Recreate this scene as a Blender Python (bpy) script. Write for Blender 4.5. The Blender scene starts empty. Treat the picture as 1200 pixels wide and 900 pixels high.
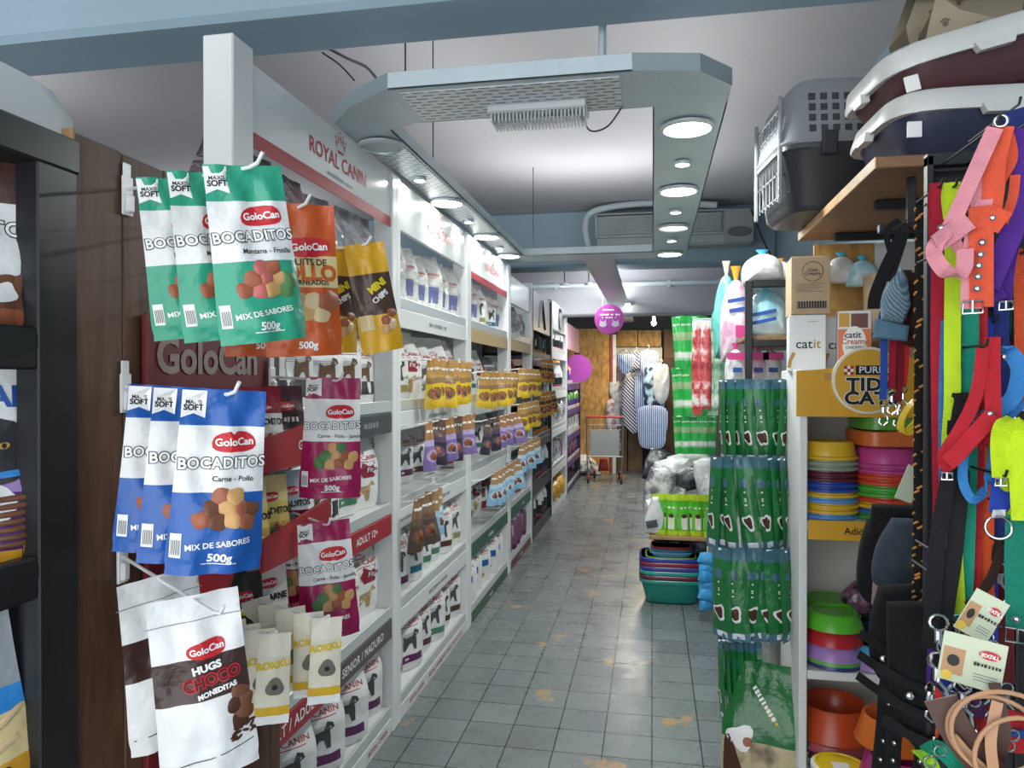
import bpy, bmesh, math, random
from mathutils import Vector, Matrix
V = Vector
SC = bpy.context.scene
COL = SC.collection
PI = math.pi
rnd = random.Random(7)

# ------------------------------------------------------------------ camera geometry (metres; aisle runs along +Y)
FPX, EYE = 865.0, 1.53
YAW, PITCH = math.atan(164.5 / FPX), math.atan(6 / FPX)
_ca, _sa, _cp, _sp = math.cos(YAW), math.sin(YAW), math.cos(PITCH), math.sin(PITCH)
CR = V((_ca, _sa, 0)); CF = V((-_sa * _cp, _ca * _cp, -_sp)); CU = V((-_sa * _sp, _ca * _sp, _cp))
def P(px, py, X=None, Y=None, Z=None):
    d = CF + CR * ((px - 600) / FPX) + CU * ((450 - py) / FPX)
    t = X / d.x if X is not None else Y / d.y if Y is not None else (Z - EYE) / d.z
    return V((0, 0, EYE)) + d * t

# ------------------------------------------------------------------ materials
def lin(h):
    h = h.lstrip('#')
    c = [int(h[i:i + 2], 16) / 255 for i in (0, 2, 4)]
    return tuple(x / 12.92 if x <= .04045 else ((x + .055) / 1.055) ** 2.4 for x in c) + (1,)
_M = {}
def mat(name, col='808080', rough=.5, metal=0, spec=.5, bump=0, bs=60, var=0, vs=8, emit=0, alpha=1, coat=0):
    if name in _M: return _M[name]
    m = bpy.data.materials.new(name); m.use_nodes = True
    nt = m.node_tree; b = nt.nodes['Principled BSDF']
    b.inputs['Base Color'].default_value = lin(col); b.inputs['Roughness'].default_value = rough
    b.inputs['Metallic'].default_value = metal; b.inputs['Specular IOR Level'].default_value = spec
    b.inputs['Coat Weight'].default_value = coat
    if alpha < 1: b.inputs['Alpha'].default_value = alpha
    if emit:
        b.inputs['Emission Color'].default_value = lin(col); b.inputs['Emission Strength'].default_value = emit
    tc = None
    if bump or var: tc = nt.nodes.new('ShaderNodeTexCoord')
    if bump:
        n = nt.nodes.new('ShaderNodeTexNoise'); n.inputs['Scale'].default_value = bs; n.inputs['Detail'].default_value = 3
        bp = nt.nodes.new('ShaderNodeBump'); bp.inputs['Strength'].default_value = bump; bp.inputs['Distance'].default_value = .01
        nt.links.new(tc.outputs['Object'], n.inputs['Vector']); nt.links.new(n.outputs['Fac'], bp.inputs['Height'])
        nt.links.new(bp.outputs['Normal'], b.inputs['Normal'])
    if var:
        n = nt.nodes.new('ShaderNodeTexNoise'); n.inputs['Scale'].default_value = vs; n.inputs['Detail'].default_value = 5
        r = nt.nodes.new('ShaderNodeValToRGB'); c = lin(col)
        r.color_ramp.elements[0].position = .3; r.color_ramp.elements[1].position = .7
        r.color_ramp.elements[0].color = tuple(x * (1 - var) for x in c[:3]) + (1,)
        r.color_ramp.elements[1].color = tuple(min(1, x * (1 + var * .7)) for x in c[:3]) + (1,)
        nt.links.new(tc.outputs['Object'], n.inputs['Vector']); nt.links.new(n.outputs['Fac'], r.inputs['Fac'])
        nt.links.new(r.outputs['Color'], b.inputs['Base Color'])
    _M[name] = m
    return m
def nodes_mat(name, rough=.5, spec=.5):
    m = bpy.data.materials.new(name); m.use_nodes = True; _M[name] = m
    nt = m.node_tree; b = nt.nodes['Principled BSDF']
    b.inputs['Roughness'].default_value = rough; b.inputs['Specular IOR Level'].default_value = spec
    N = lambda t, **k: _node(nt, t, **k)
    return m, nt, b, N
def _node(nt, t, **k):
    n = nt.nodes.new(t)
    for a, v in k.items():
        if a in n.inputs.keys() if isinstance(a, str) else False: n.inputs[a].default_value = v
        else: setattr(n, a, v)
    return n
def ramp(nt, stops):
    r = nt.nodes.new('ShaderNodeValToRGB'); e = r.color_ramp.elements
    while len(e) < len(stops): e.new(.5)
    for el, (p, c) in zip(e, stops): el.position = p; el.color = lin(c) if isinstance(c, str) else (c, c, c, 1)
    return r
def foil(name, col, rough=.32): return mat('foil_' + name, col, rough, spec=.5, bump=.6, bs=24)
def cloth(name, col): return mat('cloth_' + name, col, .85, spec=.2, bump=.25, bs=220, var=.12, vs=30)
def plas(name, col, rough=.3): return mat('plastic_' + name, col, rough, spec=.5, var=.05, vs=6)
def ink(name, col): return mat('ink_' + name, col, .45, spec=.4)

def mapped(nt, scale=(1, 1, 1), rot=(0, 0, 0), coord='Object'):
    tc = nt.nodes.new('ShaderNodeTexCoord'); mp = nt.nodes.new('ShaderNodeMapping')
    mp.inputs['Scale'].default_value = scale; mp.inputs['Rotation'].default_value = rot
    nt.links.new(tc.outputs[coord], mp.inputs['Vector']); return mp.outputs['Vector']
def wood(name, c0, c1, scale=(14, 14, 1.2), rough=.55):
    if name in _M: return _M[name]
    m, nt, b, N = nodes_mat(name, rough)
    v = mapped(nt, scale); n = N('ShaderNodeTexNoise', Scale=2.2, Detail=7, Roughness=.65, Distortion=1.2)
    r = ramp(nt, [(.28, c0), (.72, c1)])
    nt.links.new(v, n.inputs['Vector']); nt.links.new(n.outputs['Fac'], r.inputs['Fac']); nt.links.new(r.outputs['Color'], b.inputs['Base Color'])
    bp = N('ShaderNodeBump', Strength=.15); nt.links.new(n.outputs['Fac'], bp.inputs['Height']); nt.links.new(bp.outputs['Normal'], b.inputs['Normal'])
    return m
def osb(name, c0, c1, c2, s=28):
    if name in _M: return _M[name]
    m, nt, b, N = nodes_mat(name, .6)
    v = mapped(nt, (1, 1, .45)); vo = N('ShaderNodeTexVoronoi', Scale=s); no = N('ShaderNodeTexNoise', Scale=s * .5, Detail=4)
    mx = N('ShaderNodeMixRGB', Fac=.55); r = ramp(nt, [(.2, c0), (.5, c1), (.8, c2)])
    nt.links.new(v, vo.inputs['Vector']); nt.links.new(v, no.inputs['Vector'])
    nt.links.new(vo.outputs['Color'], mx.inputs[1]); nt.links.new(no.outputs['Fac'], mx.inputs[2])
    nt.links.new(mx.outputs[0], r.inputs['Fac']); nt.links.new(r.outputs['Color'], b.inputs['Base Color'])
    return m
def stripes(name, c0, c1, scale=40, rot=(0, 0, 0), sharp=.1, distort=0):
    if name in _M: return _M[name]
    m, nt, b, N = nodes_mat(name, .85, .2)
    v = mapped(nt, (1, 1, 1), rot); w = N('ShaderNodeTexWave', Scale=scale, Distortion=distort); r = ramp(nt, [(.5 - sharp, c0), (.5 + sharp, c1)])
    nt.links.new(v, w.inputs['Vector']); nt.links.new(w.outputs['Fac'], r.inputs['Fac']); nt.links.new(r.outputs['Color'], b.inputs['Base Color'])
    return m
def blotch(name, stops, scale=12, rough=.4, detail=3, bump=.3):
    if name in _M: return _M[name]
    m, nt, b, N = nodes_mat(name, rough)
    v = mapped(nt); n = N('ShaderNodeTexNoise', Scale=scale, Detail=detail, Roughness=.6); r = ramp(nt, stops)
    nt.links.new(v, n.inputs['Vector']); nt.links.new(n.outputs['Fac'], r.inputs['Fac']); nt.links.new(r.outputs['Color'], b.inputs['Base Color'])
    n2 = N('ShaderNodeTexNoise', Scale=28, Detail=2); bp = N('ShaderNodeBump', Strength=bump, Distance=.01)
    nt.links.new(v, n2.inputs['Vector']); nt.links.new(n2.outputs['Fac'], bp.inputs['Height']); nt.links.new(bp.outputs['Normal'], b.inputs['Normal'])
    return m

# ------------------------------------------------------------------ mesh builder
class MB:
    def __init__(s): s.v = []; s.f = []; s.m = []; s.s = []; s.mats = []
    def mi(s, m):
        if m not in s.mats: s.mats.append(m)
        return s.mats.index(m)
    def add(s, vs, fs, m, smooth=False, M=None):
        o = len(s.v)
        s.v += [tuple(M @ V(p)) if M is not None else tuple(p) for p in vs]
        ml = m if isinstance(m, list) else None
        for i, f in enumerate(fs):
            s.f.append([o + k for k in f]); s.m.append(s.mi(ml[i] if ml else m)); s.s.append(smooth)
        return s
    def box(s, x0, x1, y0, y1, z0, z1, m, b=None, M=None):
        x0, x1 = min(x0, x1), max(x0, x1); y0, y1 = min(y0, y1), max(y0, y1); z0, z1 = min(z0, z1), max(z0, z1)
        if b is None: b = .004
        b = min(b, (x1 - x0) * .3, (y1 - y0) * .3, (z1 - z0) * .3)
        vs = []; ix = {}
        for i, (X, sx) in enumerate(((x0, 1), (x1, -1))):
            for j, (Y, sy) in enumerate(((y0, 1), (y1, -1))):
                for k, (Z, sz) in enumerate(((z0, 1), (z1, -1))):
                    for a in range(3):
                        p = [X + sx * b, Y + sy * b, Z + sz * b]; p[a] = (X, Y, Z)[a]
                        ix[i, j, k, a] = len(vs); vs.append(p)
        fs = []
        g = lambda *q: ix[q]
        for i in (0, 1):
            fs += [[g(i, 0, 0, 0), g(i, 0, 1, 0), g(i, 1, 1, 0), g(i, 1, 0, 0)], [g(0, i, 0, 1), g(1, i, 0, 1), g(1, i, 1, 1), g(0, i, 1, 1)],
                   [g(0, 0, i, 2), g(0, 1, i, 2), g(1, 1, i, 2), g(1, 0, i, 2)]]
            for j in (0, 1):
                fs += [[g(0, i, j, 1), g(1, i, j, 1), g(1, i, j, 2), g(0, i, j, 2)], [g(i, 0, j, 0), g(i, 1, j, 0), g(i, 1, j, 2), g(i, 0, j, 2)],
                       [g(i, j, 0, 0), g(i, j, 1, 0), g(i, j, 1, 1), g(i, j, 0, 1)]]
                for k in (0, 1): fs.append([g(i, j, k, 0), g(i, j, k, 1), g(i, j, k, 2)])
        return s.add(vs, fs, m, False, M)
    def tube(s, pts, r, m, n=8, closed=False, M=None):
        pts = [V(p) for p in pts]; L = len(pts); rs = r if isinstance(r, (list, tuple)) else [r] * L
        vs = []; up = None
        for i, p in enumerate(pts):
            t = (pts[(i + 1) % L] - pts[i - 1]) if closed else (pts[min(i + 1, L - 1)] - pts[max(i - 1, 0)])
            t = t.normalized() if t.length else V((0, 0, 1))
            if up is None: up = t.orthogonal().normalized()
            up = (up - t * up.dot(t)); up = up.normalized() if up.length > 1e-6 else t.orthogonal().normalized()
            w = t.cross(up)
            for k in range(n):
                a = 2 * PI * k / n; vs.append(p + (up * math.cos(a) + w * math.sin(a)) * rs[i])
        fs = []
        for i in range(L if closed else L - 1):
            j = (i + 1) % L
            for k in range(n): fs.append([i * n + k, i * n + (k + 1) % n, j * n + (k + 1) % n, j * n + k])
        s.add(vs, fs, m, True, M)
        if not closed: s.add(vs[:n], [list(range(n))[::-1]], m, False, M); s.add(vs[-n:], [list(range(n))], m, False, M)
        return s
    def lathe(s, prof, m, n=28, M=None, sx=1, sy=1, smooth=True, sq=0):
        vs = []; L = len(prof)
        for r, z in prof:
            for k in range(n):
                a = 2 * PI * k / n; c, d = math.cos(a), math.sin(a)
                if sq: q = (abs(c) ** sq + abs(d) ** sq) ** (-1 / sq); c, d = c * q, d * q
                vs.append((r * c * sx, r * d * sy, z))
        fs = []; ms = []
        for i in range(L - 1):
            for k in range(n):
                fs.append([i * n + k, i * n + (k + 1) % n, (i + 1) * n + (k + 1) % n, (i + 1) * n + k])
                ms.append(m[i] if isinstance(m, list) else m)
        s.add(vs, fs, ms, smooth, M)
        if prof[0][0] > 1e-5: s.add(vs[:n], [list(range(n))[::-1]], ms[0], False, M)
        if prof[-1][0] > 1e-5: s.add(vs[-n:], [list(range(n))], ms[-1], False, M)
        return s
    def ribbon(s, pts, w, side, m, th=.0025, M=None):
        pts = [V(p) for p in pts]; L = len(pts); vs = []
        sides = side if isinstance(side, list) else [side] * L
        for i, p in enumerate(pts):
            t = (pts[min(i + 1, L - 1)] - pts[max(i - 1, 0)]).normalized()
            sd = V(sides[i]); sd = (sd - t * sd.dot(t)).normalized(); nn = t.cross(sd)
            ww = w[i] if isinstance(w, list) else w
            for a, b in ((-1, -1), (1, -1), (1, 1), (-1, 1)): vs.append(p + sd * (a * ww / 2) + nn * (b * th / 2))
        fs = []
        for i in range(L - 1):
            for k in range(4): fs.append([i * 4 + k, i * 4 + (k + 1) % 4, i * 4 + 4 + (k + 1) % 4, i * 4 + 4 + k])
        fs += [[3, 2, 1, 0], [L * 4 - 4, L * 4 - 3, L * 4 - 2, L * 4 - 1]]
        return s.add(vs, fs, m, False, M)
    def prism(s, poly, y0, y1, m, M=None, smooth=False):
        n = len(poly); vs = [(x, y0, z) for x, z in poly] + [(x, y1, z) for x, z in poly]
        fs = [list(range(n)), list(range(2 * n - 1, n - 1, -1))] + [[i, i + n, (i + 1) % n + n, (i + 1) % n] for i in range(n)]
        return s.add(vs, fs, m, smooth, M)
    def pillow(s, poly, th, m, M=None, wr=0, rings=5, seed=0, back=1):
        """an outline in x,z blown up to +-th in y"""
        n = len(poly); cx = sum(p[0] for p in poly) / n; cz = sum(p[1] for p in poly) / n
        R = random.Random(seed); ph = [R.uniform(0, 6) for _ in range(4)]
        vs = []; fs = []
        sc = [math.cos(PI / 2 * k / rings) for k in range(rings)]
        def ring(q, sg):
            y = th * math.sqrt(max(0, 1 - q * q)) ** .8
            for x, z in poly:
                X, Z = cx + (x - cx) * q, cz + (z - cz) * q
                d = wr * (math.sin(X * 47 + ph[0] + Z * 21) * math.sin(Z * 38 + ph[1]) + .5 * math.sin(X * 90 + Z * 70 + ph[2])) * (1 - q ** 4)
                vs.append((X, sg * y * (1 if sg < 0 else back) + d, Z))
        for q in sc: ring(q, -1)
        for i in range(rings - 1):
            for k in range(n): fs.append([i * n + k, i * n + (k + 1) % n, (i + 1) * n + (k + 1) % n, (i + 1) * n + k])
        vs.append((cx, -th, cz)); c0 = len(vs) - 1
        for k in range(n): fs.append([(rings - 1) * n + k, (rings - 1) * n + (k + 1) % n, c0])
        o = len(vs)
        for q in sc[1:]: ring(q, 1)
        for k in range(n): fs.append([(k + 1) % n, k, o + k, o + (k + 1) % n])
        for i in range(rings - 2):
            for k in range(n): fs.append([o + i * n + (k + 1) % n, o + i * n + k, o + (i + 1) * n + k, o + (i + 1) * n + (k + 1) % n])
        vs.append((cx, th * back, cz)); c1 = len(vs) - 1
        for k in range(n): fs.append([o + (rings - 2) * n + (k + 1) % n, o + (rings - 2) * n + k, c1])
        return s.add(vs, fs, m, True, M)
    def mesh(s, name):
        me = bpy.data.meshes.new(name); me.from_pydata(s.v, [], s.f)
        for m in s.mats: me.materials.append(m)
        me.polygons.foreach_set('material_index', s.m); me.polygons.foreach_set('use_smooth', s.s); me.update()
        if any(s.s): me.set_sharp_from_angle(angle=.75)
        return me
    def build(s, name, parent=None, loc=None, rz=0):
        o = bpy.data.objects.new(name, s.mesh(name)); COL.objects.link(o)
        if parent is not None: o.parent = parent
        if loc is not None: o.location = loc
        if rz: o.rotation_euler.z = rz
        return o
def fix_normals(me):
    bm = bmesh.new(); bm.from_mesh(me); bmesh.ops.recalc_face_normals(bm, faces=bm.faces); bm.to_mesh(me); bm.free()

_T = {}
def text_geo(txt, off=0.0, sp=1.0):
    k = (txt, off, sp)
    if txt[0] == '~' and k not in _T:                     # print too small to read in the photo: a row of short strokes
        n = int(txt[1:]); vs = []; fs = []; R = random.Random(n)
        for i in range(n):
            if R.random() < .15: continue
            x = (i - n / 2) * .55; w = R.uniform(.28, .46); h = R.uniform(.22, .36); o = len(vs)
            vs += [(x, -h, 0), (x + w, -h, 0), (x + w, h, 0), (x, h, 0)]; fs.append([o, o + 1, o + 2, o + 3])
        _T[k] = (vs, fs)
    if k not in _T:
        c = bpy.data.curves.new('lettering', 'FONT'); c.body = txt; c.size = 1; c.align_x = 'CENTER'; c.align_y = 'CENTER'
        c.offset = off; c.resolution_u = 3; c.space_character = sp
        o = bpy.data.objects.new('lettering', c); COL.objects.link(o)
        dg = bpy.context.evaluated_depsgraph_get(); me = o.evaluated_get(dg).to_mesh()
        _T[k] = ([tuple(v.co) for v in me.vertices], [list(p.vertices) for p in me.polygons])
        o.evaluated_get(dg).to_mesh_clear(); bpy.data.objects.remove(o); bpy.data.curves.remove(c)
    return _T[k]
def text_mb(mb, txt, size, m, M, off=.015, th=.0008, sx=1, sp=1.0):
    """flat lettering in local x,z plane facing -y, placed by M"""
    vs, fs = text_geo(txt, off, sp)
    pts = [(x * size * sx, -th, y * size) for x, y, _ in vs]
    mb.add(pts, fs, m, False, M)

# ------------------------------------------------------------------ things
def tag(o, label, cat, group=None):
    o['label'] = label; o['category'] = cat
    if group: o['group'] = group
    return o
def thing(name, label, cat, loc=(0, 0, 0), rz=0, group=None):
    o = bpy.data.objects.new(name, None); COL.objects.link(o); o.empty_display_size = .05
    o.location = loc; o.rotation_euler.z = rz
    return tag(o, label, cat, group)
def struct(name, mb, parent=None):
    o = mb.build(name, parent); o['kind'] = 'structure'; return o
def kids(o): return [c for c in bpy.data.objects if c.parent == o]
_KIDS = {}
def dup(root, loc, rz=None, label=None, group=None, scale=None):
    if root.name not in _KIDS:
        _KIDS[root.name] = [(c, kids(c)) for c in kids(root)]
    r = root.copy(); COL.objects.link(r); r.location = loc
    if rz is not None: r.rotation_euler = rz if isinstance(rz, tuple) else (0, 0, rz)
    if label: r['label'] = label
    if group: r['group'] = group
    if scale: r.scale = scale if isinstance(scale, tuple) else (scale,) * 3
    for c, gs in _KIDS[root.name]:
        d = c.copy(); COL.objects.link(d); d.parent = r
        for g in gs:
            e = g.copy(); COL.objects.link(e); e.parent = d
    return r
ORD = ['nearest', 'second', 'third', 'fourth', 'fifth', 'sixth', 'seventh', 'eighth', 'ninth', 'tenth']
def T(loc=(0, 0, 0), rz=0, rx=0, ry=0):
    return Matrix.Translation(loc) @ Matrix.Rotation(rz, 4, 'Z') @ Matrix.Rotation(rx, 4, 'X') @ Matrix.Rotation(ry, 4, 'Y')
def arc(fn, n): return [fn(i / (n - 1)) for i in range(n)]
def spline(pts, n=8):
    """Catmull-Rom through pts"""
    pts = [V(p) for p in pts]; out = []
    for i in range(len(pts) - 1):
        a, b, c, d = pts[max(i - 1, 0)], pts[i], pts[i + 1], pts[min(i + 2, len(pts) - 1)]
        for k in range(n):
            t = k / n
            out.append(.5 * ((2 * b) + (c - a) * t + (2 * a - 5 * b + 4 * c - d) * t * t + (3 * b - a - 3 * c + d) * t ** 3))
    out.append(pts[-1]); return out

# ------------------------------------------------------------------ bags
class Bag:
    """a filled pouch: front faces -y, stands on z=0; style 'hang' (stand-up pouch), 'stand' (gusseted sack), 'flat' (stick pouch)"""
    def __init__(s, w, d, h, style='hang', seed=1, crinkle=1.0, topw=1.0):
        s.w, s.d, s.h, s.style, s.topw = w, d, h, style, topw
        R = random.Random(seed); s.ph = [R.uniform(0, 6.28) for _ in range(6)]; s.amp = crinkle * min(.005, d * .075)
        s.k, s.e = {'hang': (2.4, 0), 'stand': (5, .72), 'flat': (2.2, 0)}[style]
    def hw(s, v):
        if s.style == 'stand': return s.w / 2 * (1 - .05 * (1 - v) ** 6 + (s.topw - 1) * max(0, v - .6) / .4)
        q = 1 - (1 - s.topw) * v
        return s.w / 2 * q * (1 - .05 * math.exp(-((v - .02) / .05) ** 2) - .03 * math.sin(PI * v))
    def hd(s, v):
        if s.style == 'stand':
            return s.d / 2 * (max(.04, 1 - max(0, (v - .55) / .4) ** 1.2) * (.9 + .1 * min(1, v / .1)))
        if s.style == 'flat': return s.d / 2 * max(.03, math.sin(PI * min(1, max(0, (v - .04) / .88))) ** .6 if .04 < v < .92 else .03)
        t = 1 - min(1, max(0, (v - .12) / .68)); return s.d / 2 * max(.025, t ** .8 * min(1, .75 + v * 2))
    def cr(s, u, v):
        p = s.ph
        return s.amp * (math.sin(3.1 * u + 9 * v + p[0]) * math.sin(7 * v - 2.2 * u + p[1]) + .6 * math.sin(8 * u + 5 * v + p[2]) * math.sin(13 * v + p[3])) * (1 - abs(u) ** 3)
    def y(s, u, v, sg=-1):
        f = 1 - (1 - s.e) * abs(u) ** s.k
        if s.style == 'stand' and v > .6: f = 1 - (1 - s.e) * abs(u) ** (s.k - 2 * min(1, (v - .6) * 3))
        return sg * s.hd(v) * f + s.cr(u, v) * (1 if sg < 0 else .8)
    def pt(s, X, Z, lift=.0012):
        v = min(1, max(0, Z / s.h)); u = min(1, max(-1, X / s.hw(v)))
        return (X, s.y(u, v) - lift, Z)
    def body(s, front, side=None, back=None, edges=(), nu=12, nv=18):
        """front: function(u,v)->material"""
        vs_ = sorted(set([i / nv for i in range(nv + 1)] + list(edges)))
        us = [-1 + 2 * i / nu for i in range(nu + 1)]
        mb = MB(); pts = []; 
        for v in vs_:
            for u in us: pts.append((u * s.hw(v), s.y(u, v), v * s.h))
        for v in vs_:
            for u in us: pts.append((u * s.hw(v), s.y(u, v, 1), v * s.h))
        for v in vs_:
            for sg in (-1, 1): pts.append((sg * s.hw(v) * (.9 if s.style == 'stand' else 1), 0 if s.style == 'stand' else s.cr(1, v), v * s.h))
        W = nu + 1; L = len(vs_); o = L * W; oo = 2 * o; fs = []; ms = []
        fb = back or front
        for i in range(L - 1):
            vm = (vs_[i] + vs_[i + 1]) / 2
            for k in range(nu):
                um = (us[k] + us[k + 1]) / 2; a = i * W + k
                fs.append([a, a + 1, a + W + 1, a + W]); ms.append(front(um, vm))
                a += o; fs.append([a + 1, a, a + W, a + W + 1]); ms.append(fb(um, vm))
            sm = side(vm) if side else front(.98, vm)
            for sg, k in ((0, 0), (1, nu)):
                A, B = i * W + k, (i + 1) * W + k; c, d = oo + i * 2 + sg, oo + (i + 1) * 2 + sg
                q = [[c, A, B, d], [A + o, c, d, B + o]]
                for f in q: fs.append(f if sg == 0 else f[::-1]); ms.append(sm)
        # bottom and top
        for base, flip in ((0, 0), (L - 1, 1)):
            for k in range(nu):
                a = base * W + k; f = [a + 1, a, a + o, a + o + 1]
                fs.append(f[::-1] if flip else f); ms.append(front((us[k] + us[k + 1]) / 2, 0 if not flip else 1))
            for sg, k in ((0, 0), (1, nu)):
                f = [oo + base * 2 + sg, base * W + k, base * W + k + o]; fs.append(f); ms.append(front(0, 0 if not flip else 1))
        mb.add(pts, fs, ms, True); return mb
    # prints lie on the front skin
    def text(s, mb, txt, x, z, size, m, off=.015, lift=.0014, sx=1, rot=0, sp=1.0):
        vs, fs = text_geo(txt, off, sp); c, d = math.cos(rot), math.sin(rot)
        mb.add([s.pt(x + size * (a * sx * c - b * d), z + size * (a * sx * d + b * c), lift) for a, b, _ in vs], fs, m)
    def patch(s, mb, x, z, w, h, m, lift=.0010, rot=0, shape='rect', n=6, wob=0, dome=0):
        c, d = math.cos(rot), math.sin(rot); pts = []; fs = []
        put = lambda a, b, l: s.pt(x + a * c - b * d, z + a * d + b * c, l)
        if shape == 'rect':
            for j in range(n + 1):
                for i in range(n + 1):
                    a, b = (i / n - .5) * w, (j / n - .5) * h
                    pts.append(put(a, b + wob * math.sin(i / n * 2 * PI), lift))
            for j in range(n):
                for i in range(n): q = j * (n + 1) + i; fs.append([q, q + 1, q + n + 2, q + n + 1])
        else:
            N = 18; pts.append(put(0, 0, lift + dome)); R = 3
            for r in range(1, R + 1):
                for k in range(N):
                    t = 2 * PI * k / N; q = r / R * (1 + wob * math.sin(3 * t + x * 900))
                    e = 2 / 2.6 if shape == 'blob' else 1
                    a = math.copysign(abs(math.cos(t)) ** e, math.cos(t)) * w / 2 * q; b = math.copysign(abs(math.sin(t)) ** e, math.sin(t)) * h / 2 * q
                    pts.append(put(a, b, lift + dome * math.sqrt(max(0, 1 - (r / R) ** 2))))
            for k in range(N): fs.append([0, 1 + k, 1 + (k + 1) % N])
            for r in range(1, R):
                for k in range(N): q = 1 + (r - 1) * N; fs.append([q + k, q + N + k, q + N + (k + 1) % N, q + (k + 1) % N])
        mb.add(pts, fs, m, dome > 0)
    def poly(s, mb, pts, m, lift=.0011):
        n = len(pts); cx = sum(p[0] for p in pts) / n; cz = sum(p[1] for p in pts) / n
        vs = [s.pt(cx, cz, lift)]; fs = []
        for q in (.5, 1.0):
            for x, z in pts: vs.append(s.pt(cx + (x - cx) * q, cz + (z - cz) * q, lift))
        for k in range(n):
            fs += [[0, 1 + k, 1 + (k + 1) % n], [1 + k, 1 + n + k, 1 + n + (k + 1) % n, 1 + (k + 1) % n]]
        mb.add(vs, fs, m)
def bands(*bs):
    """bs: (v_top, material) from the bottom up"""
    def f(u, v):
        for vt, m in bs:
            if v <= vt: return m
        return bs[-1][1]
    f.edges = [b[0] for b in bs]
    return f
# ------------------------------------------------------------------ setting
XL, XR, CEIL, YB = -5.6, 1.12, 3.15, 13.0
XF = -1.12                                            # front plane of the left-hand shelving
def floor_mat():
    m, nt, b, N = nodes_mat('grey_floor_tiles', .3, .5)
    L = nt.links.new
    v = mapped(nt); br = N('ShaderNodeTexBrick', offset=0.0, squash=1.0)
    br.inputs['Scale'].default_value = 1; br.inputs['Brick Width'].default_value = .2; br.inputs['Row Height'].default_value = .2
    br.inputs['Mortar Size'].default_value = .003; br.inputs['Mortar Smooth'].default_value = .3
    br.inputs['Color1'].default_value = lin('7a8182'); br.inputs['Color2'].default_value = lin('6d7475'); br.inputs['Mortar'].default_value = lin('1e2221')
    L(v, br.inputs['Vector'])
    n1 = N('ShaderNodeTexNoise', Scale=3.5, Detail=8, Roughness=.7); L(v, n1.inputs['Vector'])
    r1 = ramp(nt, [(.3, .86), (.7, 1.0)]); L(n1.outputs['Fac'], r1.inputs['Fac'])
    mx = N('ShaderNodeMixRGB', blend_type='MULTIPLY', Fac=1); L(br.outputs['Color'], mx.inputs[1]); L(r1.outputs['Color'], mx.inputs[2])
    # tan worn patches where the glaze is gone
    v2 = mapped(nt, (1, .8, 1)); n2 = N('ShaderNodeTexNoise', Scale=2.9, Detail=6, Roughness=.55); L(v2, n2.inputs['Vector'])
    r2 = ramp(nt, [(.632, 0.0), (.662, 1.0)]); L(n2.outputs['Fac'], r2.inputs['Fac'])
    mx2 = N('ShaderNodeMixRGB'); mx2.inputs[2].default_value = lin('a38764'); L(r2.outputs['Color'], mx2.inputs[0]); L(mx.outputs[0], mx2.inputs[1])
    # dark scuffs
    n3 = N('ShaderNodeTexNoise', Scale=22, Detail=6, Roughness=.7); L(v, n3.inputs['Vector'])
    r3 = ramp(nt, [(.69, 0.0), (.74, .5)]); L(n3.outputs['Fac'], r3.inputs['Fac'])
    mx3 = N('ShaderNodeMixRGB'); mx3.inputs[2].default_value = lin('3c403f'); L(r3.outputs['Color'], mx3.inputs[0]); L(mx2.outputs[0], mx3.inputs[1])
    L(mx3.outputs[0], b.inputs['Base Color'])
    rr = ramp(nt, [(.3, .16), (.7, .42)]); L(n1.outputs['Fac'], rr.inputs['Fac']); L(rr.outputs['Color'], b.inputs['Roughness'])
    bp = N('ShaderNodeBump', Strength=.35, Distance=.003, invert=True); L(br.outputs['Fac'], bp.inputs['Height']); L(bp.outputs['Normal'], b.inputs['Normal'])
    return m
m_ceil = mat('ceiling_paint', 'aaa9ac', .8, var=.06, vs=1.2)
m_blue = mat('pale_blue_paint', '8fa6b3', .7, var=.06, vs=1.5)
m_wall = mat('grey_wall_paint', '9c9da3', .75, var=.06, vs=1.2)
m_whitep = mat('white_laminate', 'dcdedd', .28, var=.03, vs=3)
m_whiteg = mat('white_gloss_board', 'd9dcdc', .16, var=.02, vs=2, coat=.3)
m_dark = mat('dark_grey_paint', '56585c', .7, var=.1)
m_metal = mat('galvanised_steel', '9ba3a7', .35, metal=.9, var=.1, vs=14)
m_tray = mat('grey_painted_tray', 'bccacf', .4, metal=.1, var=.07, vs=5)
m_chrome = mat('chrome', 'c8cacc', .15, metal=1)
m_black = mat('black_lacquer', '17191d', .35, var=.15, vs=6)
m_blackm = mat('black_steel', '222427', .45, metal=.3)
m_wire = mat('white_wire', 'e6e8e8', .35)
m_blackc = mat('black_rubber', '151515', .5)
m_osb = osb('osb_board', '8a6128', 'b98d4c', 'd3ac6c')

def slab(name, *a, m): return struct(name, MB().box(*a, m, b=0))
slab('floor', -5.8, 3.2, -1.3, YB + .1, -.1, 0, m=floor_mat())
slab('ceiling', -5.8, 3.2, -1.3, YB + .1, CEIL, CEIL + .1, m=m_ceil)
slab('wall_left', XL - .12, XL, -1.3, YB + .1, 0, CEIL, m=m_wall)
slab('wall_right', XR, XR + .12, -1.3, YB + .1, 0, CEIL, m=m_blue)
slab('wall_back', XL, XR, YB, YB + .1, 0, CEIL, m=m_dark)
# beams
struct('beam_front', MB().box(XL, XR, 2.12, 2.40, 2.66, CEIL, m_blue, b=.02))
struct('beam_middle', MB().box(XL, XR, 7.1, 7.5, 2.62, CEIL, m_blue, b=.02))
struct('beam_rear', MB().box(XL, XR, 9.3, 9.6, 2.33, CEIL, m_wall, b=.02))
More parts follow.
